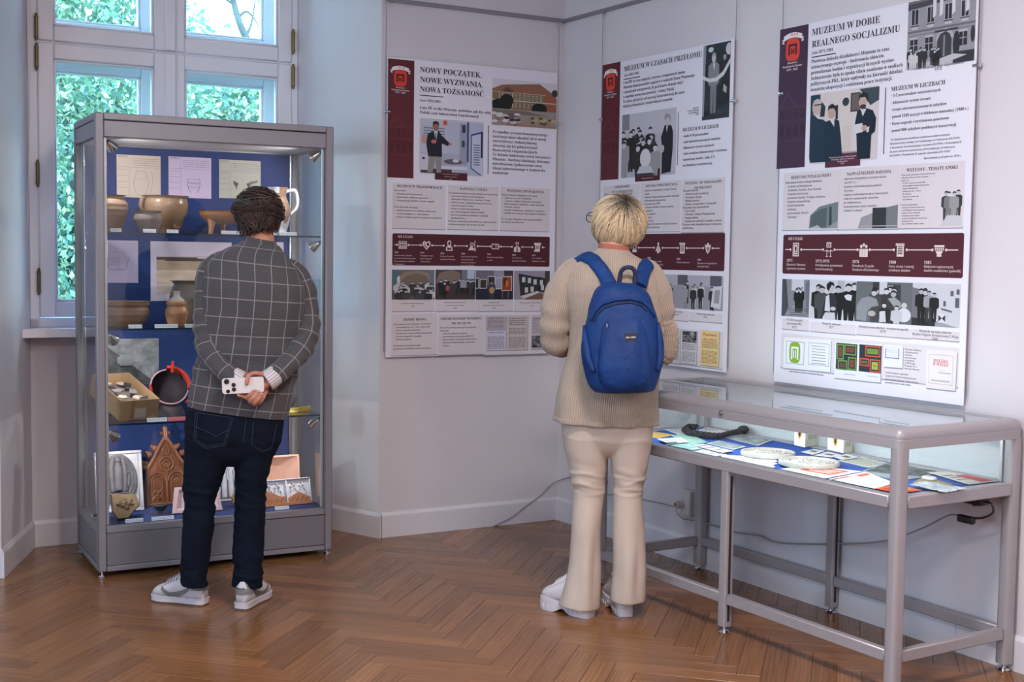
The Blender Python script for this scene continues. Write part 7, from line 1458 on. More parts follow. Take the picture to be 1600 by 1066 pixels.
# right hand round the phone, left hand behind it
pr = [MN.hit(*q[:2], 1, q[2]) for q in ((428, 590, -.155), (420, 596, -.158), (412, 602, -.160), (405, 606, -.162))]; body.tube([tuple(p) for p in pr], [.027, .030, .033, .026], 14, flat=.62)
finger(body, MN, [(420, 590, -.165), (408, 584.5, -.184), (396, 583.5, -.196), (388, 588, -.209), (386, 600, -.213)], .0105, .0085)
finger(body, MN, [(410, 604, -.160), (394, 617, -.170), (384, 622.5, -.190), (390, 617, -.211), (398, 610, -.214)]); finger(body, MN, [(412, 608, -.160), (398, 623, -.172), (390, 628.5, -.192), (396, 622, -.212), (404, 612, -.215)], .0085, .007)
finger(body, MN, [(414, 611, -.162), (404, 627, -.176), (397, 632.5, -.194), (402, 626, -.210), (409, 616, -.214)], .008, .0068); finger(body, MN, [(416, 613, -.164), (410, 625, -.178), (404, 631, -.192), (407, 625, -.205), (411, 620, -.209)], .0074, .0062)
pl_ = [MN.hit(*q[:2], 1, q[2]) for q in ((374, 596, -.160), (382, 602, -.165), (392, 607, -.166))]; body.tube([tuple(p) for p in pl_], [.027, .030, .026], 14, flat=.6)
finger(body, MN, [(386, 610, -.166), (380, 616, -.176), (376, 619, -.192), (372, 617.5, -.198)], .0088, .0075)
for k in range(3): finger(body, MN, [(392, 602+4*k, -.166), (402, 606+4*k, -.160), (412, 607+4*k, -.150), (418, 606+4*k, -.140)], .0085, .0072)
finger(body, MN, [(376, 592, -.160), (382, 587, -.150), (390, 585, -.142)], .0095, .008)
bd = union(body, 'body', .0048, skin_m, man, 3)
m = MB(); eyem = pmat('eye_white', (226, 222, 218), .2, bump=(20, .01, .001))
for sx in (-1, 1): m.ball(MH @ Vector((sx*.029, .079, .006)), .0115, 12)
m.build('eyes', eyem, man, 180); face_bits(MH, 1.0, man)
m = MB()
for (x, y, d) in ((398, 610, -.222), (404, 612, -.2225), (409, 616, -.2215)): m.ball(tuple(MN.hit(x, y, 1, d)), .005, 8, sc=(1, .4, 1.1))
m.build('fingernails', nail_m, man, 180)
jk = MB(); addrings(jk, rowrings(MN, JR, 9, 88, 2.35, wj)); jacket = jk.build('blazer', plaid, man, 180, attr='fab')
for nm, P, u in (('sleeve', LA, .01), ('sleeve', RA_, .02)): m = MB(); addrings(m, limbrings(MN, P, 10, 40, wsl, u)); m.build(nm, plaid, jacket, 180, attr='fab')
cl = MB(); addrings(cl, rowrings(MN, [(377, 388, 438, 397, .046, .074), (379, 382, 436, 391, .049, .071), (381, 374, 433, 383, .054, .067), (382, 369.5, 432, 379, .057, .064), (384, 370.5, 430, 380, .057, .058)], 4, 48)); cl.at = [(p[0], p[1]+.02, 0) for p in cl.at]; cl.build('collar', plaid, jacket, 180, attr='fab')
for P in ([(360, 584, -.150, .034), (370, 590, -.160, .036), (377, 594, -.163, .037)], [(434, 583, -.152, .040), (425, 590.5, -.160, .042), (417, 596, -.164, .043)]): m = MB(); addrings(m, limbrings(MN, P, 5, 32)); m.build('shirt_cuff', shirt, man, 180, attr='fab')
# jeans
jn = MB(); PV = [(300, 622, 440, 630, 0, .108), (291, 645, 444, 650, -.004, .118), (288, 672, 441, 676, -.008, .124), (288, 695, 436, 698, -.006, .114), (292, 712, 427, 714, -.004, .094), (304, 726, 410, 727, 0, .06)]
addrings(jn, rowrings(MN, PV, 6, 64, 2.5))
LL = [(288, 660, 366, 664, -.006, .116), (288, 690, 362, 692, -.005, .112), (288, 712, 358, 714, 0, .098), (286, 737, 351, 738, .002, .090), (285, 762, 343, 763, .004, .080), (286, 782, 337, 783, .004, .073), (286, 802, 336, 803, 0, .071), (284, 832, 333, 833, -.004, .069), (283, 862, 329, 863, -.006, .064), (282, 890, 325, 891, -.006, .061), (281.5, 914, 326, 915, -.004, .062)]
RL = [(356, 662, 440, 666, -.006, .116), (362, 690, 434, 694, -.005, .112), (365, 712, 427, 715, 0, .098), (367, 737, 421, 739, .002, .090), (368, 762, 417, 763, .004, .080), (367, 782, 416, 783, .004, .073), (366, 802, 415, 803, 0, .071), (364, 832, 414, 833, -.004, .069), (363, 862, 412, 863, -.006, .064), (362, 890, 410, 891, -.008, .061), (361, 916, 409, 917, -.008, .062)]
addrings(jn, rowrings(MN, LL, 6, 48, 2.1)); addrings(jn, rowrings(MN, RL, 6, 48, 2.1))
def fold(c, f, sd): return noise.noise((c[0]*f[0]+sd, c[1]*f[1], c[2]*f[2]+c[0]*9))
def wjn(c):
    z = c[2]; w = np.exp(-((z-.46)/.11)**2)+1.1*np.exp(-((z-.14)/.07)**2)+.7*np.exp(-((z-.72)/.05)**2)
    return wr(c, .003, (8, 8, 12), 2.)+w*(.0085*fold(c, (9, 9, 34), 3.)+.005*fold(c, (14, 14, 58), 8.))
jeans = union(jn, 'jeans', .0062, denim, man, 3, wjn)
def onback(px, py, y=-.16):
    return tuple(MN.hit(px, py, 1, y))
from mathutils.bvhtree import BVHTree
def bvh(o): me = o.data; return BVHTree.FromPolygons([v.co.copy() for v in me.vertices], [tuple(p.vertices) for p in me.polygons])
def drape(tree, F, pts, lift=.0015):
    """push photograph points onto the garment surface along the line of sight"""
    out = []; o = Vector(F.loc(EYEP))
    for x, y in pts:
        d = (Vector(F.hit(x, y, 1, 0))-o).normalized(); h = tree.ray_cast(o, d)
        if h[0] is not None: out.append(tuple(h[0]+h[1]*lift))
    return out
bt = bvh(jeans); m = MB()
def dense(P, k=10): P = np.array(P, float); return [tuple(P[i]*(1-t)+P[i+1]*t) for i in range(len(P)-1) for t in np.linspace(0, 1, k, endpoint=False)]+[tuple(P[-1])]
for L_ in ([(306, 645), (303, 688), (322, 701), (352, 696), (364, 653), (306, 645)], [(309, 647), (306, 686), (323, 698), (350, 693), (361, 655)], [(396, 660), (393, 694), (410, 706), (424, 700), (432, 664)], [(305, 667), (322, 674), (338, 682), (356, 672)], [(386, 640), (384, 660), (380, 690)], [(293, 641), (340, 645), (385, 650), (440, 655)]):
    P = drape(bt, MN, dense(L_)); 
    if len(P) > 2: m.tube(P, .0009, 4)
m.build('stitching', denim_l, jeans)
whl = pmat('white_leather', (206, 200, 204), .45, bump=(60, .08, .001), var=(9, (194, 188, 194))); gum = pmat('gum_sole', (92, 70, 62), .7, bump=(60, .1, .001)); gry = pmat('grey_suede', (118, 118, 116), .8, bump=(120, .2, .001)); lac = pmat('grey_lace', (150, 150, 152), .8, bump=(160, .2, .001))
shoe(man, (325, 946), (245, 937), MN, whl, whl, gum, None, .030, 0, gry, gry, lac, 1.28); shoe(man, (374, 955), (413, 932), MN, whl, whl, gum, None, .030, 0, gry, gry, lac, 1.28)
# hair of the man
hb = MB(); hc = MN.hit(403.5, 336, 1, .098); HR = (.086, .100, .092)
def nape(q):        # narrow the hair towards the nape
    z = min(max(0, -(q[2]-hc[2])/.094), .96); e = sqrt(1-z*z); fx = min((1-.33*z**1.2)/e, 2.6); fy = min((1-.22*z)/e, 2.6) if q[1] < hc[1] else 1
    return (hc[0]+(q[0]-hc[0])*fx, hc[1]+(q[1]-hc[1])*fy, q[2])
capshell(hb, hc, HR, lambda a: hc[2]-.094+.115*max(0, sin(a))**1.0+.055*abs(cos(a))**3, 48); hb.v = [nape(p) for p in hb.v]; hb.v = [tuple(np.array(p)+wr(p, .007, (24, 24, 16), 3.)*np.array((1, 1, .8))) for p in hb.v]
hb.build('hair', pmat('dark_brown_hair', (40, 29, 26), .5, bump=(120, .8, .004)), man, 180)
def colm(u, cb, r_): b = 1+.42*cb+.1*r_.random(); return (int(54*b), int(39*b), int(34*b))
def trim(o):
    for v in o.data.vertices: v.co = nape(v.co)
trim(strands('hair_locks', man, hc, (.084, .098, .090), (-.1, .05, 1), lambda r: r.uniform(.03, 1.95), lambda r, ph, t: r.uniform(.4, .85), 3000, .0019, colm, lambda d, t: d.z > -.99+1.15*max(0, d.y)+.78*abs(d.x)**3, 3, (.0, .016), .6))
trim(strands('hair_tufts', man, hc, (.084, .098, .090), (.1, .2, 1), lambda r: r.uniform(.0, 1.5), lambda r, ph, t: r.uniform(.14, .32), 800, .0022, colm, lambda d, t: True, 5, (.010, .030), 1.6, 5))
# phone
a = MN.hit(346.5, 591.5, 1, -.200); b = MN.hit(412, 588.5, 1, -.200); c_ = MN.hit(347.5, 616, 1, -.200)
t = bpy.data.objects.new('phone', None); COL.objects.link(t); t.matrix_world = MN.m() @ T(*(a+(b-a)*.5+(c_-a)*.5)) @ Ry(-atan2(b[2]-a[2], b[0]-a[0])); tag(t, 'white smartphone held behind the back of the man in the blazer', 'phone')
pw_, ph_ = float(np.linalg.norm(b-a))/2, float(np.linalg.norm(c_-a))/2; wph = pmat('phone_white', (222, 214, 212), .25, bump=(20, .01, .001)); lens_m = pmat('lens_glass', (16, 18, 24), .08, bump=(20, .01, .001), coat=.5); ring_m = pmat('lens_ring', (120, 116, 120), .25, .8, bump=(60, .01, .001))
m = MB(); m.prism([(cx+.011*cos(q), cz+.011*sin(q)) for cx, cz, q0 in ((pw_-.011, ph_-.011, 0), (-pw_+.011, ph_-.011, pi/2), (-pw_+.011, -ph_+.011, pi), (pw_-.011, -ph_+.011, 3*pi/2)) for q in np.linspace(q0, q0+pi/2, 6)], -.0045, .0045, M=Rx(radians(90))); m.build('phone_body', wph, t, 50)
for x, z, r in ((-pw_+.018, ph_-.013, .0105), (-pw_+.044, .004, .0082), (-pw_+.045, -ph_+.017, .0082)):
    m = MB(); m.lathe([(.001, 0), (r, 0), (r, .003), (r*.82, .0032), (r*.8, .002), (.001, .002)], 24, M=T(x, -.0045, z) @ Rx(radians(90))); o = m.build('camera_ring', ring_m, t, 40); m = MB(); m.lathe([(.001, .0021), (r*.78, .0021), (r*.5, .0026), (.001, .003)], 20, M=T(x, -.0045, z) @ Rx(radians(90))); m.build('camera_lens', lens_m, o, 60)
m = MB(); m.lathe([(.001, 0), (.0075, 0), (.0075, .0008), (.001, .0008)], 20, M=T(-pw_+.022, -.0045, -ph_+.010) @ Rx(radians(90))); m.build('flash', lens_m, t, 60)
# ------------------------------------------------------------------ the woman
wom = thing('person', 'blonde woman in a beige ribbed cardigan and cream flared trousers, seen from behind', 'person', WN)
SR = [(862, 653, 1027, 661, 0, .150), (864, 640, 1028, 647, 0, .150), (869, 615, 1027, 622, 0, .146), (876, 590, 1029, 596, 0, .138), (884, 565, 1032, 570, 0, .130), (889, 540, 1034, 544, -.004, .126), (890, 510, 1034, 514, -.010, .126), (886, 480, 1032, 483, -.014, .126), (882, 455, 1030, 458, -.014, .122), (884, 436, 1028, 440, -.008, .114), (891, 421, 1023, 425, .0, .104), (902, 409, 1014, 413, .010, .094), (915, 400, 1001, 404, .020, .084), (928, 393, 989, 397, .028, .076), (934, 388, 984, 392, .032, .070)]
def wsw(q):
    z = q[2]; return wr(q, .006, (6, 6, 5), 7.)+.007*np.exp(-((z-.80)/.12)**2)*sin(q[0]*52+1.2)*(1 if q[1] < .05 else .3)
LW = [(912, 416, .012, .034), (897, 423, .008, .052), (880, 450, .0, .064), (870, 490, -.002, .066), (867, 520, .010, .064), (871, 535, .045, .060), (884, 534, .105, .050), (902, 526, .165, .045), (922, 520, .215, .042)]
RWm = [(998, 416, .012, .034), (1012, 424, .008, .048), (1026, 455, .0, .056), (1035, 495, .0, .050), (1038, 525, .012, .046), (1036, 545, .05, .046), (1022, 545, .11, .044), (1002, 538, .17, .042), (984, 532, .215, .040)]
def wsw2(q, v): return wr(q, .008, (9, 9, 9), 9.)+.005*np.exp(-((v-.30)/.10)**2)*sin(v*95)
body = MB(); sh = [((xl*.86+xr*.14), yl, (xr*.86+xl*.14), yr, yc, ry*.78) for xl, yl, xr, yr, yc, ry in SR]; sh[-1] = (938, 388, 980, 392, .034, .052)
addrings(body, rowrings(WN, [(895, 690, 1003, 694, 0, .10)]+sh, 4, 32))
for P in (LW, RWm): addrings(body, limbrings(WN, [(x, y, d, r*.66) for x, y, d, r in P], 5, 16))
HW = WN.hit(962, 349, 1, .075)
MW = head_shells(body, HW, radians(52), radians(10), .98); nk = [WN.hit(959, 394, 1, .034), WN.hit(957, 378, 1, .048), WN.hit(960, 355, 1, .07)]; body.tube([tuple(p) for p in nk], [.058, .053, .054], 20)
for P in ([(915, 690, 0, .078), (919, 770, 0, .054), (915, 850, 0, .050), (908, 930, 0, .036)], [(983, 690, 0, .076), (981, 770, 0, .052), (982, 850, 0, .048), (981, 925, 0, .036)]): addrings(body, limbrings(WN, P, 5, 16))
for (w0, w1, sx) in (((922, 520, .215), (945, 514, .262), 1), ((984, 532, .215), (962, 522, .262), -1)):      # hands folded in front
    A, B = WN.hit(*w0[:2], 1, w0[2]), WN.hit(*w1[:2], 1, w1[2]); body.tube([tuple(A), tuple(A*.5+B*.5), tuple(B)], [.026, .032, .030], 14, flat=.6)
    for k in range(4):
        z = 7*k-10; body.tube(smooth_path([tuple(WN.hit(w1[0]+0*sx, w1[1]+z*.5, 1, w1[2])), tuple(WN.hit(w1[0]+9*sx, w1[1]+z*.55, 1, w1[2]+.02)), tuple(WN.hit(w1[0]+15*sx, w1[1]+z*.6+2, 1, w1[2]+.008)), tuple(WN.hit(w1[0]+17*sx, w1[1]+z*.6+3, 1, w1[2]-.010))], 4), [.0085]*10+[.0075]*3, 9)
    body.tube(smooth_path([tuple(WN.hit(w0[0]+6*sx, w0[1]-6, 1, w0[2]+.02)), tuple(WN.hit(w0[0]+16*sx, w0[1]-14, 1, w0[2]+.03)), tuple(WN.hit(w0[0]+24*sx, w0[1]-15, 1, w0[2]+.035))], 4), [.0105]*8+[.0085], 9)
skin2 = pmat('fair_skin', (206, 152, 130), .5, bump=(180, .1, .001), var=(30, (194, 132, 112)))
union(body, 'body', .0048, skin2, wom, 3)
m = MB()
for sx in (-1, 1): m.ball(MW @ Vector((sx*.0285, .0775, .006)), .0113, 12)
m.build('eyes', eyem, wom, 180); face_bits(MW, .98, wom)
sw = MB(); addrings(sw, rowrings(WN, SR, 9, 96, 2.3, wsw)); cardi = sw.build('cardigan', knit, wom, 180, attr='fab')
for P in (LW, RWm): m = MB(); addrings(m, limbrings(WN, P, 10, 44, wsw2)); m.build('sleeve', knit, cardi, 180, attr='fab')
cf = MB(); addrings(cf, limbrings(WN, [(1040, 502, -.018, .034), (1045, 522, -.012, .040), (1043, 548, -.002, .042), (1034, 562, .012, .034)], 8, 40, lambda q, v: .003*sin(v*300))); cf.build('turned_cuff', knit, cardi, 180, attr='fab')
hm = MB(); addrings(hm, rowrings(WN, [(861.5, 649, 1027.5, 657, 0, .1525), (861, 655, 1027.5, 663, 0, .1535), (864, 656, 1025, 664, 0, .148)], 4, 96, 2.3, wsw)); hm.build('hem_band', knit, cardi, 180, attr='fab')
nb = MB(); addrings(nb, rowrings(WN, [(934, 389, 984, 394, .034, .070), (935, 383, 983, 388, .038, .067), (937, 380, 981, 385, .040, .064), (939, 382, 979, 387, .040, .058)], 4, 48)); nb.build('neck_scarf', pmat('rust_scarf', (158, 98, 80), .9, bump=(160, .3, .001)), wom, 180, attr='fab')
# trousers
tr = MB(); PV = [(884, 632, 1016, 636, 0, .112), (878, 655, 1021, 658, -.004, .120), (878, 672, 1020, 675, -.004, .118), (882, 688, 1015, 690, -.002, .106), (894, 702, 1003, 703, 0, .08), (910, 712, 988, 713, 0, .04)]
addrings(tr, rowrings(WN, PV, 6, 64, 2.5))
LL = [(877, 655, 956, 657, -.004, .118), (878, 680, 953, 682, -.004, .114), (881, 702, 950, 703, 0, .104), (888, 727, 948, 728, 0, .088), (893, 752, 946, 753, .002, .078), (895, 775, 944, 776, .002, .070), (894, 800, 941, 801, -.004, .068), (892, 830, 938, 831, -.006, .072), (889, 862, 937, 863, -.004, .078), (885, 895, 937, 896, .002, .086), (879, 925, 937, 926, .008, .094), (873, 943, 937, 950, .012, .100)]
RL = [(945, 657, 1021, 659, -.004, .118), (950, 682, 1020, 684, -.004, .114), (952, 703, 1017, 704, 0, .104), (955, 728, 1012, 729, 0, .088), (958, 753, 1006, 754, .002, .078), (958, 776, 1004, 777, .002, .070), (957, 801, 1005, 802, -.004, .068), (956, 831, 1007, 832, -.006, .072), (956, 863, 1008, 864, -.004, .078), (955, 896, 1009, 897, .002, .084), (953, 922, 1009, 922, .006, .088), (952, 938, 1009, 938, .010, .090)]
addrings(tr, rowrings(WN, LL, 6, 48, 2.1)); addrings(tr, rowrings(WN, RL, 6, 48, 2.1))
def wtr(c):
    z = c[2]; b_ = 1 if c[1] < .03 else .3; d = wr(c, .0025, (7, 7, 5), 12.)
    for i, (zc, am) in enumerate(((.585, .0065), (.560, .0045), (.538, .007), (.516, .0055), (.735, .003))):
        k = noise.noise((c[0]*9+i*5, 1.5*i, 2.)); d += b_*am*(.55+.9*k)*np.exp(-((z-zc-.10*(k-.1)*.3+.05*c[0])/(.006+.003*k))**2)
    d += b_*.006*np.exp(-((z-.56)/.09)**2)*fold(c, (8, 8, 30), 5.)
    return d+(.006*np.exp(-((z-.2)/.14)**2)*sin(c[0]*75+c[1]*30))
union(tr, 'trousers', .0062, cream_m, wom, 7, wtr)
wht2 = pmat('white_trainer', (214, 208, 214), .5, bump=(50, .1, .002), var=(11, (200, 194, 202)))
sockm = pmat('white_sock', (200, 194, 196), .9, bump=(200, .2, .001))
shoe(wom, (926, 966), (853, 948), WN, wht2, wht2, wht2, None, .050, .020, None, None, wht2, 1.5); shoe(wom, (980, 965), (953, 942), WN, wht2, wht2, wht2, None, .050, .020, None, None, wht2, 1.45)
# bob hair
hw = WN.hit(966.5, 348, 1, .072); RAD = (.106, .108, .106)
hb = MB(); capshell(hb, hw, (.098, .100, .100), lambda a: hw[2]-.094+.15*max(0, cos(a-radians(142)))**1.3, 44); hb.v = [(p[0]-.018*cos(radians(142))*(p[2] > hw[2]-.03), p[1]-.018*sin(radians(142))*(p[2] > hw[2]-.03), p[2]) for p in hb.v]; hb.v = [tuple(np.array(p)+wr(p, .004, (18, 18, 10), 3.)*np.array((1, 1, .5))) for p in hb.v]
hb.build('hair', pmat('blonde_base', (112, 92, 66), .5, bump=(120, .8, .004)), wom, 180)
def colw(u, cb, r_):
    k = min(1, .30+u*2.4)*(1+.20*cb+.08*r_.random()); return (int(min(255, 186*k)), int(min(255, 164*k)), int(min(255, 132*k)))
fd = Vector((cos(radians(142)), sin(radians(142)), 0))
strands('hair_locks', wom, hw, RAD, (.22, -.62, .72), lambda r: r.uniform(.02, .35) if r.random() < .75 else r.uniform(.3, 1.2), lambda r, ph, t: r.uniform(1.35, 2.2), 2600, .0024, colw, lambda d, t: d.z > -.88 and (d.dot(fd) < .66 or d.z > .40), 4, (-.003, .010), .14, 9)
gm = MB(); blackf = pmat('spectacle_frame', (30, 30, 38), .3, bump=(40, .02, .001))
for sx in (-1, 1):
    gm.tube([tuple(MW @ Vector((sx*.033+.025*cos(q), .108, .006+.020*sin(q)))) for q in np.linspace(0, 2*pi, 20)[:-1]], .0018, 6, loop=True); gm.tube([tuple(MW @ Vector(p)) for p in ((sx*.058, .107, .016), (sx*.078, .085, .016), (sx*.082, .0, .012))], .002, 6)
gm.tube([tuple(MW @ Vector(p)) for p in ((-.008, .110, .010), (.008, .110, .010))], .0018, 6); gm.build('glasses', blackf, wom, 180)
# ------------------------------------------------------------------ backpack
bp = thing('backpack', 'bright blue backpack with a black patch on the back of the blonde woman', 'backpack', WN)
blue = pmat('blue_nylon', (15, 58, 120), .62, bump=(20, .55, .014), var=(6, (11, 45, 100)), spec=.3); navy = pmat('navy_webbing', (20, 30, 62), .7, bump=(200, .3, .001)); zipm = pmat('dark_zip', (14, 24, 54), .6, bump=(120, .2, .001))
BR = [(945, 613, 1016, 612, -.205, .060), (928, 610, 1024, 608, -.212, .082), (917, 596, 1029, 594, -.216, .094), (911, 575, 1033, 573, -.216, .098), (909, 550, 1034, 548, -.214, .096), (912, 522, 1032, 520, -.210, .090), (917, 498, 1028, 497, -.205, .084), (921, 478, 1022, 478, -.200, .078), (928, 459, 1014, 460, -.194, .070), (938, 447, 1003, 449, -.188, .058), (952, 441, 990, 443, -.184, .036)]
def wbp(q): return wr(q, .008, (11, 11, 7), 15.)+.004*fold(q, (26, 20, 9), 4.)
m = MB(); addrings(m, rowrings(WN, BR, 8, 72, 2.7, wbp)); shell = m.build('main_bag', blue, bp, 180)
PKT = [(948, 611, 1006, 610, -.245, .062), (936, 600, 1016, 599, -.258, .074), (932, 575, 1019, 574, -.268, .074), (934, 545, 1016, 544, -.266, .066), (938, 515, 1012, 514, -.255, .056), (943, 497, 1008, 497, -.240, .045), (953, 490, 1000, 490, -.225, .030)]
m = MB(); addrings(m, rowrings(WN, PKT, 8, 56, 2.9, lambda q: wr(q, .008, (12, 12, 6), 21.)+.005*fold(q, (30, 22, 9), 2.))); pocket = m.build('front_pocket', blue, bp, 180)
bt = bvh(shell); bt2 = bvh(pocket)
flap = drape(bt, WN, dense([(924, 500), (929, 488), (940, 476), (960, 469), (985, 467), (1003, 471), (1013, 480), (1022, 494)], 8), .003)
m = MB(); m.tube(flap, .0075, 8); m.build('zip_flap', blue, bp, 180)
m = MB(); P = drape(bt, WN, dense([(928, 503), (934, 491), (945, 481), (963, 475), (985, 473), (1001, 477), (1010, 486)], 8), .001); m.tube(P, .004, 6); m.build('zip', zipm, bp, 180)
m = MB(); P = drape(bt2, WN, dense([(941, 503), (950, 494), (975, 491), (1000, 494), (1009, 503)], 8), .001); m.tube(P, .004, 6); m.build('zip', zipm, bp, 180)
P = drape(bt2, WN, [(949, 503), (949.5, 514)], .006); m = MB(); m.tube(P, .0022, 6); m.build('zip_pull', chrome, bp, 180)
P = drape(bt2, WN, [(976, 522), (995, 521), (994, 533), (977, 534)], .003)
m = MB(); m.add([tuple(p) for p in P]+[(p[0], p[1]+.004, p[2]) for p in P], [(3, 2, 1, 0), (0, 1, 5, 4), (1, 2, 6, 5), (2, 3, 7, 6), (3, 0, 4, 7)], 0, (10, 10, 16)); pt = m.build('patch', PRINT, bp)
A, B, D = [np.array(P[k]) for k in (0, 1, 3)]; m = MB()
for k, (u0, u1) in enumerate(((.08, .16), (.18, .25), (.27, .34), (.40, .45), (.50, .57), (.59, .66), (.68, .75), (.77, .86))):
    q = [A+(B-A)*u+(D-A)*v+np.array((0, -.0008, 0)) for u, v in ((u0, .40), (u1, .40), (u1, .60), (u0, .60))]; m.add([tuple(x) for x in q], [(3, 2, 1, 0)], 0, (170, 170, 176))
m.build('patch_marks', PRINT, pt)
for pts, nm in (([(914, 505), (916, 530), (921, 560), (929, 582)], 'side_pocket'), ([(1027, 505), (1030, 535), (1030, 560), (1026, 580)], 'side_pocket')):
    P = drape(bt, WN, dense(pts, 5), .004); m = MB(); m.tube(P, [.006+.009*sin(pi*i/len(P)) for i in range(len(P))], 10); m.build(nm, blue, bp, 180)
ct = bvh(cardi)
for pts, w in (([(900, 411), (905, 405), (916, 402), (928, 408), (938, 420), (946, 432), (953, 446)], .029), ([(1016, 412), (1012, 413), (1007, 420), (1003, 432), (999, 446)], .030)):
    P = drape(ct, WN, dense(pts, 4), .006); P = [tuple(p) for p in P]; ns = []
    for p in P: h = ct.find_nearest(Vector(p)); ns.append(tuple(h[1]))
    n_ = len(P)
    for i in range(max(0, n_-5), n_): f = (i-(n_-6))/5; P[i] = (P[i][0], P[i][1]-.02*f, P[i][2])
    # carry the strap over the shoulder and down the front
    p0 = Vector(P[0]); sg = -1 if w < .03 else 1; F_ = [(p0.x+sg*.012, p0.y+.06, p0.z-.36), (p0.x+sg*.012, p0.y+.13, p0.z-.34), (p0.x+sg*.004, p0.y+.165, p0.z-.27), (p0.x+(.012 if w < .03 else -.012), p0.y+.16, p0.z-.16), (p0.x+(.006 if w < .03 else -.006), p0.y+.13, p0.z-.07), (p0.x, p0.y+.06, p0.z-.012)]
    P = F_+P; ns = [(sg, .2, 0), (sg*.8, .7, 0), (0, 1, 0), (0, 1, 0), (0, 1, .4), (0, .5, 1)]+ns
    P = smooth_path(P, 2); ns = smooth_path(ns, 2); m = MB(); m.rings(ribbon(P, ns, w*.98, .011)); m.build('shoulder_strap', blue, bp, 50)
m = MB(); hp = smooth_path([tuple(WN.hit(x, y, 1, d)) for x, y, d in ((967, 447, -.150), (968.5, 432, -.148), (972, 422, -.152), (981, 417.5, -.156), (990, 421, -.152), (992.5, 432, -.148), (991, 447, -.150))], 5); m.rings(ribbon(hp, [(.0, -1, .25)]*len(hp), .0085, .005)); m.build('grab_handle', navy, bp, 50)
m = MB(); P = [tuple(WN.hit(x, y, 1, -.17)) for x, y in ((1035, 540), (1036, 555), (1034, 566), (1033, 573))]; m.tube(P, [.003, .003, .007, .005], 6); m.build('side_buckle', navy, bp, 180)
# ================================================================== garden outside the window
def leaf_mat():
    m = bpy.data.materials.new('spring_leaf'); m.use_nodes = True; n = m.node_tree.nodes; l = m.node_tree.links; b = n['Principled BSDF']; out = n['Material Output']
    a = n.new('ShaderNodeAttribute'); a.attribute_name = 'Col'; l.new(a.outputs['Color'], b.inputs['Base Color']); b.inputs['Roughness'].default_value = .5; b.inputs['Specular IOR Level'].default_value = .3
    t = n.new('ShaderNodeBsdfTranslucent'); l.new(a.outputs['Color'], t.inputs[0]); mx = n.new('ShaderNodeMixShader'); mx.inputs[0].default_value = .4; l.new(b.outputs[0], mx.inputs[1]); l.new(t.outputs[0], mx.inputs[2]); l.new(mx.outputs[0], out.inputs[0]); return m
leafm = leaf_mat(); bark = pmat('grey_bark', (92, 100, 100), .9, bump=(18, .8, .02), var=(6, (70, 76, 76)))
GZ = -1.2
lawn = MB().box((-22, .95, GZ-.1), (14, 30, GZ)).build('ground_outside', pmat('lawn_green', (70, 110, 60), .95, bump=(30, .6, .02)), None, None, FA.m()); lawn['kind'] = 'structure'
PAL = [(122, 158, 130), (150, 182, 150), (98, 136, 120), (184, 204, 166), (206, 218, 190), (116, 154, 146), (86, 122, 112)]
def tree(lab, x, y, blobs, nleaf, size, seed, trunk_r=.16, limbs=(), pal=PAL):
    t = thing('garden_tree', lab, 'tree', FA, (x, y, GZ)); r_ = np.random.default_rng(seed); rp = random.Random(seed)
    m = MB(); m.tube(smooth_path([(0, 0, 0), (.05, .02, 1.0), (-.05, .05, 2.0), (.06, 0, 3.2)], 5), list(np.linspace(trunk_r, trunk_r*.45, 16)), 10)
    for bx_, by_, bz, br in blobs: m.tube(smooth_path([(0, .0, max(.6, bz*.45)), (bx_*.5, by_*.5, bz*.75), (bx_, by_, bz)], 5), list(np.linspace(trunk_r*.42, .02, 11)), 7)
    for L_ in limbs: m.tube(smooth_path(L_[0], 5), list(np.linspace(L_[1], L_[2], (len(L_[0])-1)*5+1)), 8)
    m.build('trunk', bark, t, 180)
    w = np.array([b[3]**2 for b in blobs]); w = w/w.sum(); V = np.zeros((nleaf, 4, 3)); col = np.zeros((nleaf, 4), np.float32); pl = np.array([lin(c) for c in pal])
    k = r_.choice(len(blobs), nleaf, p=w); B = np.array(blobs)
    d = r_.normal(size=(nleaf, 3)); d /= np.linalg.norm(d, axis=1)[:, None]; rad = r_.uniform(.35, 1.0, nleaf)**.6
    cl = r_.normal(size=(nleaf//14+1, 3))*.16; c = B[k, :3]+d*(B[k, 3]*rad)[:, None]*np.array([1, 1, .85])+cl[np.arange(nleaf)//14]
    u = r_.normal(size=(nleaf, 3)); u /= np.linalg.norm(u, axis=1)[:, None]; q = r_.normal(size=(nleaf, 3)); v = np.cross(u, q); v /= np.linalg.norm(v, axis=1)[:, None]; s = size*r_.uniform(.6, 1.3, nleaf)
    for i, (a, b) in enumerate(((-1, 0), (0, -.55), (1, 0), (0, .55))): V[:, i] = c+u*(a*s)[:, None]+v*(b*s)[:, None]
    idx = r_.integers(0, len(pal), nleaf); col = pl[idx]*r_.uniform(.75, 1.15, nleaf)[:, None]; col[:, 3] = 1
    me = bpy.data.meshes.new('foliage'); me.from_pydata(V.reshape(-1, 3).tolist(), [], (np.arange(nleaf*4).reshape(-1, 4)).tolist()); me.materials.append(leafm)
    a = me.attributes.new('Col', 'FLOAT_COLOR', 'FACE'); a.data.foreach_set('color', col.astype(np.float32).ravel()); me.update()
    o = bpy.data.objects.new('foliage', me); COL.objects.link(o); o.parent = t; o['kind'] = 'stuff'
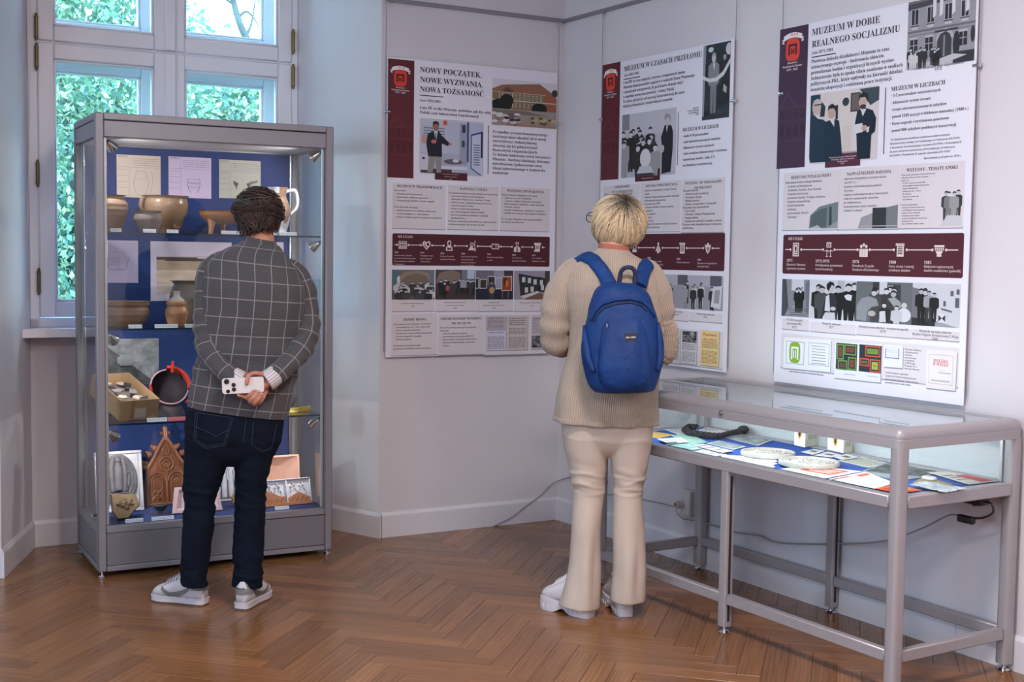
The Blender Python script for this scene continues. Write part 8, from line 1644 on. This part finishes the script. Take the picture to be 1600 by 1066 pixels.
tree('leafy green tree seen through the left window panes', -.7, 9.6, [(0, 0, 2.3, 1.2), (-.3, .2, 3.5, 1.2), (.5, -.2, 4.8, 1.1), (.9, .3, 2.9, 1.2), (-.3, 0, 5.7, .9), (.2, .2, 1.4, 1.1)], 30000, .05, 1)
tree('leafy green tree seen through the right window panes', 1.35, 10.8, [(0, 0, 3.6, 1.2), (.5, 0, 4.5, .9), (-.6, .3, 2.4, 1.2), (.7, .1, 2.6, 1.2)], 26000, .05, 2)
tree('pale green tree furthest back in the garden', .8, 16, [(0, 0, 4.0, 2.0), (-1.8, .4, 3.2, 1.8), (2.0, 0, 3.6, 1.9), (.2, 0, 1.8, 2.0), (-.8, .5, 5.6, 1.3), (1.9, 0, 5.6, .8)], 24000, .08, 3, .22, pal=[(128, 160, 140), (156, 186, 158), (110, 146, 134), (186, 208, 180)])
tree('broad green tree to the left of the window axis in the garden', -3.4, 11.5, [(0, 0, 3.2, 1.5), (-1.0, .3, 4.6, 1.3), (1.0, 0, 2.2, 1.3), (.6, .2, 4.4, 1.2)], 14000, .07, 7)
tree('broad green tree to the right of the window axis in the garden', 4.6, 12.5, [(0, 0, 3.2, 1.5), (-1.2, .3, 2.6, 1.4), (.6, 0, 4.6, 1.3)], 12000, .07, 8)
lb = [FA.hit(x, y, 1, 4.6) for x, y in ((440, 330), (425, 200), (402, 105), (388, 66), (378, 45), (370, 22), (362, -10), (352, -60))]; x0, y0 = lb[0][0]+.3, 4.6
t0_ = np.array([x0, y0, GZ])
side = [[FA.hit(x, y, 1, 4.6)-t0_ for x, y in P] for P in ([(372, 28), (385, 18), (398, 30), (405, 44)], [(364, 5), (352, -2), (344, -14)], [(384, 58), (392, 40), (396, 20), (400, -10)])]
tree('slender bare limbed tree with a bent grey branch behind the upper right pane', x0, y0, [(-.1, .1, 5.6, .8), (.9, .2, 5.0, .8)], 2500, .05, 4, .10, [([tuple(np.array(p)-t0_) for p in [(x0, y0, GZ+1.0)]+[tuple(q) for q in lb]], .05, .02)]+[([tuple(q) for q in P], .014, .005) for P in side])
# window blind cord at the left edge of the window frame
cdp = [FA.hit(x, y, 1, .50) for x, y in ((47, -10), (46.5, 120), (45, 250), (43, 330), (41, 356), (38, 362), (36.5, 350))]
o = MB().tube(smooth_path([tuple(p) for p in cdp], 6), .0022, 6).build('blind_cord', wht, None, 180, FA.m()); tag(o, 'thin white cord hanging beside the left window hinges', 'cord')
